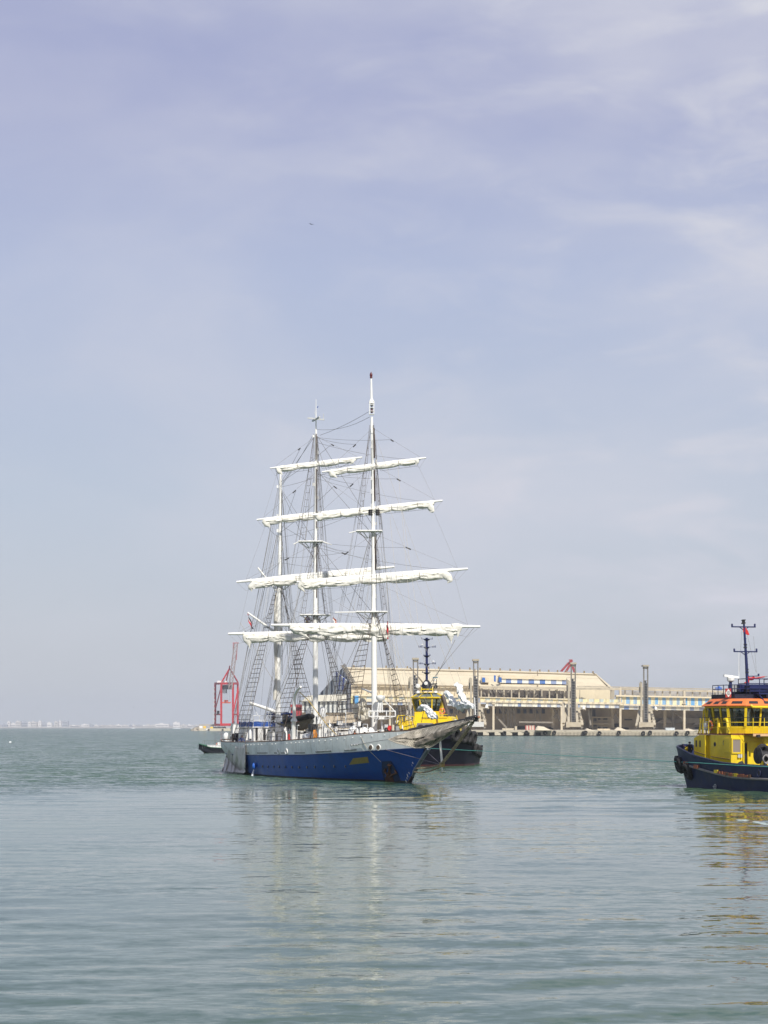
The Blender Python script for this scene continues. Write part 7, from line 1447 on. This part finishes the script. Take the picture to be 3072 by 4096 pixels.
mb = MB(); mb.lathe(A_(1704, 2733, .75), [(.22, 0), (.22, .05), (.1, .07)], 14, TA.h); mb.lathe(A_(1671, 2745, .5), [(.28, -.02), (.29, .05), (.2, .15)], 16, TA.h); mb.build('round_light', WHITE, ta)
mb = MB(); mb.lathe(A_(1743, 2747, .6), [(.24, -.05), (.25, .08), (.20, .12)], 16, TA.h); mb.bar(A_(1718, 2738, .4), A_(1748, 2735, .4), .16); mb.bar(A_(1734, 2736, .4), A_(1732, 2712, .4), .07); mb.bar(A_(1746, 2736, .4), A_(1746, 2716, .4), .07); mb.build('searchlight', DARK, ta); mb = MB(); mb.bar(A_(1731, 2710, .4), A_(1751, 2710, .4), .14); mb.build('radar_bar', mat('teal_cover', (.08, .20, .26), .5), ta); mb = MB(); mb.lathe(A_(1740, 2724, .4), [(.14, 0), (.15, .12), (.06, .2)], 12); mb.build('radar_motor', WHITE, ta)
for x, y in ((1672, 2770), (1742, 2769)): mb = MB(); mb.lathe(A_(x, y+3, .3), [(.22, 0), (.24, .12), (.16, .26), (.02, .32)], 14); mb.build('dome_aerial', WHITE, ta, smooth=60)
mb = MB(); mb.tube([A_(1707, 2725, 0), A_(1707, 2551, 0)], .155, 10); mA = mb.build('mast', NAVYB, ta, smooth=50)
for (x0, x1, y, nq) in ((1687, 1729, 2556, 0), (1675, 1742, 2588, 1), (1694, 1722, 2622, 2), (1676, 1742, 2655, 1), (1688, 1722, 2690, 2)):
    mb = MB(); mb.bar(A_(x0, y, .1), A_(x1, y, .1), .07, .05); mb.lathe(A_(1707, y+4, 0), [(.16, -.1), (.38 if nq != 1 else .34, .05), (.42 if nq != 1 else .36, .12), (.16, .16)], 14)
    for x in ([x0, x1] if nq == 0 else ([x0, x0+6, x0+12, x1-12, x1-6, x1] if nq == 1 else [x0+2, x1-2])): mb.tube([A_(x, y+2, .1), A_(x, y-6, .1)], .035, 5)
    mb.build('spreader', NAVYB, mA)
for x, y in ((1689, 2580), (1734, 2647), (1731, 2584)): mb = MB(); mb.lathe(A_(x, y, .1), [(.03, -.15), (.03, 0), (.16 if y != 2584 else .08, .02), (.1, .1), (.01, .13)], 12); mb.build('mushroom_aerial', WHITE, mA)
mb = MB()
for sx in (-10, 10): mb.tube([A_(1707+sx, 2560, 0), A_(1707+sx*1.1, 2725, 0)], .012, 4)
mb.build('mast_stay', RIG, mA)
railing_ = MB(TA)
for z in (5.75, 6.1): railing_.tube([TA.cross(1750, 2900, 2.5)[:2]+(z,), TA.cross(1790, 2900, 2.5)[:2]+(z,)], .035, 5)
railing_.build('guard_rail', YEL, ta)
buoy_ring(A_(1769, 2845, 2.4), tuple(TA.h), .30, .075, 'orange lifebuoy on the yellow rail of the bow on tug')
for (x, y, lb) in ((1588, 2889, 'white life raft canister at the left side of the bow on tug'), (1823, 2886, 'white life raft canister at the right side of the bow on tug')):
    c0_ = A_(x, y, 1.5); mb = MB(); mb.lathe(c0_-Vector((0, .5, 0)), [(.12, 0), (.24, .1), (.25, .5), (.24, .9), (.12, 1.0)], 14, (0, 1, 0)); tag(mb.build('life_raft_canister', WHITE, smooth=50, loc=c0_), lb, 'life raft')
p = TA.w(-.2, c0-.3, 6.4); person('person', 'helmsman seen dark behind the front window of the bow on tug', (p.x, p.y, 5.75), 0.1, (NV, NV))
TLB = ['big treaded tyre left of the bowsprit chains on the bow on tug', 'second big treaded tyre from the left on the bow on tug', 'big treaded tyre behind the bowsprit chains of the bow on tug', 'big tyre hung at the right corner of the bow of the black tug', 'leftmost tyre in the low cluster on the black tug side', 'second tyre from the left in the low cluster on the black tug side', 'third tyre from the left in the low cluster on the black tug side', 'rightmost tyre in the low cluster on the black tug side']
for k, (a, w, Rt, rt_, dz) in enumerate(((8.6, .92, .62, .24, -.1), (7.0, .92, .62, .24, -.2), (5.6, .90, .62, .24, -.1), (3.9, .90, .66, .25, -.25), (1.2, .62, .5, .2, -.15), (-.4, .62, .5, .2, -.25), (-2.2, .62, .5, .2, -.3), (-4.0, .62, .5, .2, -.4))):
    q, q2 = ptA(a, w), ptA(a+.4, w); tx, ty = q2[0]-q[0], q2[1]-q[1]; n_ = (-ty, tx) if tx > 0 else (ty, -tx); n_ = (n_[0], n_[1]); l__ = math.hypot(*n_); n_ = (n_[0]/l__, n_[1]/l__)
    if n_[1] < 0: n_ = (-n_[0], -n_[1])
    tyre(TA, (q[0]+n_[0]*.2, q[1]+n_[1]*.2, q[2]+dz), (n_[0], n_[1], -.15), Rt, rt_, TLB[k], 'tyre fenders of the bow on tug')
# tow line
rope_pts = [P(1690, 2992, 240), P(1905, 3003, 232), P(2300, 3025, 192), P(2690, 3046, 162.2), P(2800, 3052, 156.3), P(2940, 3061, 150.8), P(3072, 3067, 147.1), P(3300, 3078, 141)]
mb = MB(); mb.tube(rope_pts, .024, 6); tag(mb.build('tow_line', mat('teal_rope', (.12, .45, .38), .7, var=.15, vs=3), loc=P(1905, 3003, 232)), 'long thin green tow line stretched over the water between the two tugs', 'rope')
# ---------------- small work boat behind the stern
WB_ = Frame(P(800, 3012, 371).x+5, 371, -1, .10, -1)
wbt = thing('work_boat', WB_.w(0, 0, 0), 'small black and green work boat with white cabin half hidden behind the stern', 'boat')
GRN = mat('deck_green_paint', (.06, .20, .10), .6, var=.15, vs=2)
railW = lambda a: float(np.interp(a, [-5, 0, 3, 4.6, 5.2], [.8, .82, 1.0, 1.45, 1.6])); hW, ptW, _ = loft_hull(WB_, [-5, -4.6, -2, 1, 3, 4.4, 5.1, 5.3], [.3, 1.3, 1.5, 1.5, 1.3, .8, .25, .05], [-4.6, -4, -1, 2, 3.6, 4.3], [.2, 1.1, 1.3, 1.2, .5, .05], railW, lambda a: .45, 'hull', mat('boat_black', (.012, .014, .02), .5, var=.3), wbt, -.5)
mb = MB(WB_); 
for sd in (1, -1): mb.tube(along(ptW, 1.0, -4.9, 5.2, 0, sd, .03), .06, 5)
mb.build('gunwale', mat('gunwale_dark_green', (.03, .14, .07), .6), wbt)
mb = MB(WB_); mb.grid([[ (p[0], p[1], railW(p[0])-.12) for p in along(ptW, .98, -4.8, 5.0, -.1, sd)] for sd in (1, -1)]); mb.build('deck', GRN, wbt)
W2 = lambda px, py, b=0: WB_(WB_.side(px, py, b))
mb = MB(WB_); a0, a1 = WB_.side(890, 2980, .6)[0], WB_.side(836, 2980, .6)[0]; mb.box(a0-1.2, a1, -.9, .9, .7, 1.36); mb.box(a0-1.25, a1+.05, -.95, .95, 1.36, 1.42); mb.box(a0-1.2, a0+.6, -.9, .9, 1.42, 1.9); cab = mb.build('cabin', WHITE, wbt)
mb = MB(WB_); mb.box(a1-1.4, a1-.2, .9, .93, .92, .97); mb.box(a1-1.4, a1-.2, .9, .93, 1.05, 1.1); mb.build('cabin_stripe', GRN, cab)
mb = MB(WB_)
for px in (817, 826, 834, 845, 858, 870, 884): a = WB_.side(px, 2980, .8)[0]; mb.tube([(a, .9, .8), (a, .9, 2.15)], .022, 4); mb.tube([(a, -.9, .8), (a, -.9, 2.15)], .022, 4); mb.tube([(a, -.9, 2.15), (a, .9, 2.15)], .022, 4)
aa0, aa1 = WB_.side(890, 2980, .8)[0], WB_.side(817, 2980, .8)[0]
for b in (.9, -.9): mb.tube([(aa0, b, 2.12), (aa1, b, 2.2)], .03, 4)
mb.build('awning_frame', mat('frame_green_grey', (.14, .17, .14), .6), wbt)
buoy_ring(W2(870, 2977, .95), (0, -1, 0), .20, .05, 'orange lifebuoy on the cabin of the small work boat')
# ---------------- birds
def gull(px, py, Y, span, roll, label, grp=None):
    c = P(px, py, Y); mb = MB(); mb.lathe(c-Vector((span*.2, 0, 0)), [(.001, 0), (span*.04, span*.06), (span*.06, span*.18), (span*.04, span*.3), (span*.045, span*.36), (.001, span*.42)], 8, (1, .2, 0))
    for s_ in (1, -1):
        r = roll*s_; p0 = c; p1 = c+Vector((-.02*span, s_*.1*span, 0))+Vector((.22*span*s_, 0, .10*span+r*span*.3)); p2 = c+Vector((.5*span*s_, 0, -.02*span+r*span*.5)); w_ = Vector((-.02*span, .13*span, 0)); t = Vector((0, 0, .012*span))
        mb.add([p0-w_, p1-w_, p2, p1+w_, p0+w_], [(0, 1, 2, 3, 4)]); mb.add([p0-w_-t, p1-w_-t, p2, p1+w_-t, p0+w_-t], [(4, 3, 2, 1, 0)])
    return tag(mb.build('gull', mat('gull_grey', (.10, .11, .13), .8) if 'gull_grey' not in bpy.data.materials else bpy.data.materials['gull_grey'], loc=c), label, 'bird', grp)
gull(1245, 897, 400, 1.05, -.15, 'dark gull with bent wings flying alone high above the masts'); gull(1776, 1670, 700, .7, .2, 'tiny dark bird in the sky right of the tallest mast')
for k, (x, y) in enumerate(((151, 2834), (128, 2855), (314, 2862), (605, 2809), (535, 2829), (600, 2853), (665, 2849), (2638, 2026))): gull(x, y, 1400, 1.5, .1*(k % 3-1), ORD[k]+' of the faint birds low over the far shore' if k < 7 else 'tiny speck of a bird in the sky above the rightmost tower', 'distant birds over the far shore' if k < 7 else None)
# ---------------- foam where the right tug stirs the water
FO = mat('wake_foam', (.42, .50, .48), .9, var=.2, vs=3)
def foam(px0, px1, py0, py1, n, seed, label):
    rg = random.Random(seed); mb = MB()
    for k in range(n):
        f = rg.random(); px = px0+(px1-px0)*f; py = py0+(py1-py0)*f+rg.gauss(0, 2.2); Y = F*H/(py-HOR); c = P(px, py, Y); r = rg.uniform(.04, .11)
        ring = [c+Vector((math.cos(t)*r*rg.uniform(.7, 2.2), math.sin(t)*r*rg.uniform(.6, 1.5), .015)) for t in (0, .9, 1.8, 2.7, 3.6, 4.5, 5.4)]; mb.add(ring+[c+Vector((0, 0, r*.2))], [(i, (i+1) % 7, 7) for i in range(7)])
    tag(mb.build('foam', FO, smooth=80), label, 'foam', kind='stuff')
foam(2950, 2990, 3282, 3284, 70, 1, 'white streak of foam on the water before the right tug'); foam(3015, 3090, 3288, 3303, 110, 2, 'second white streak of foam at the right edge')
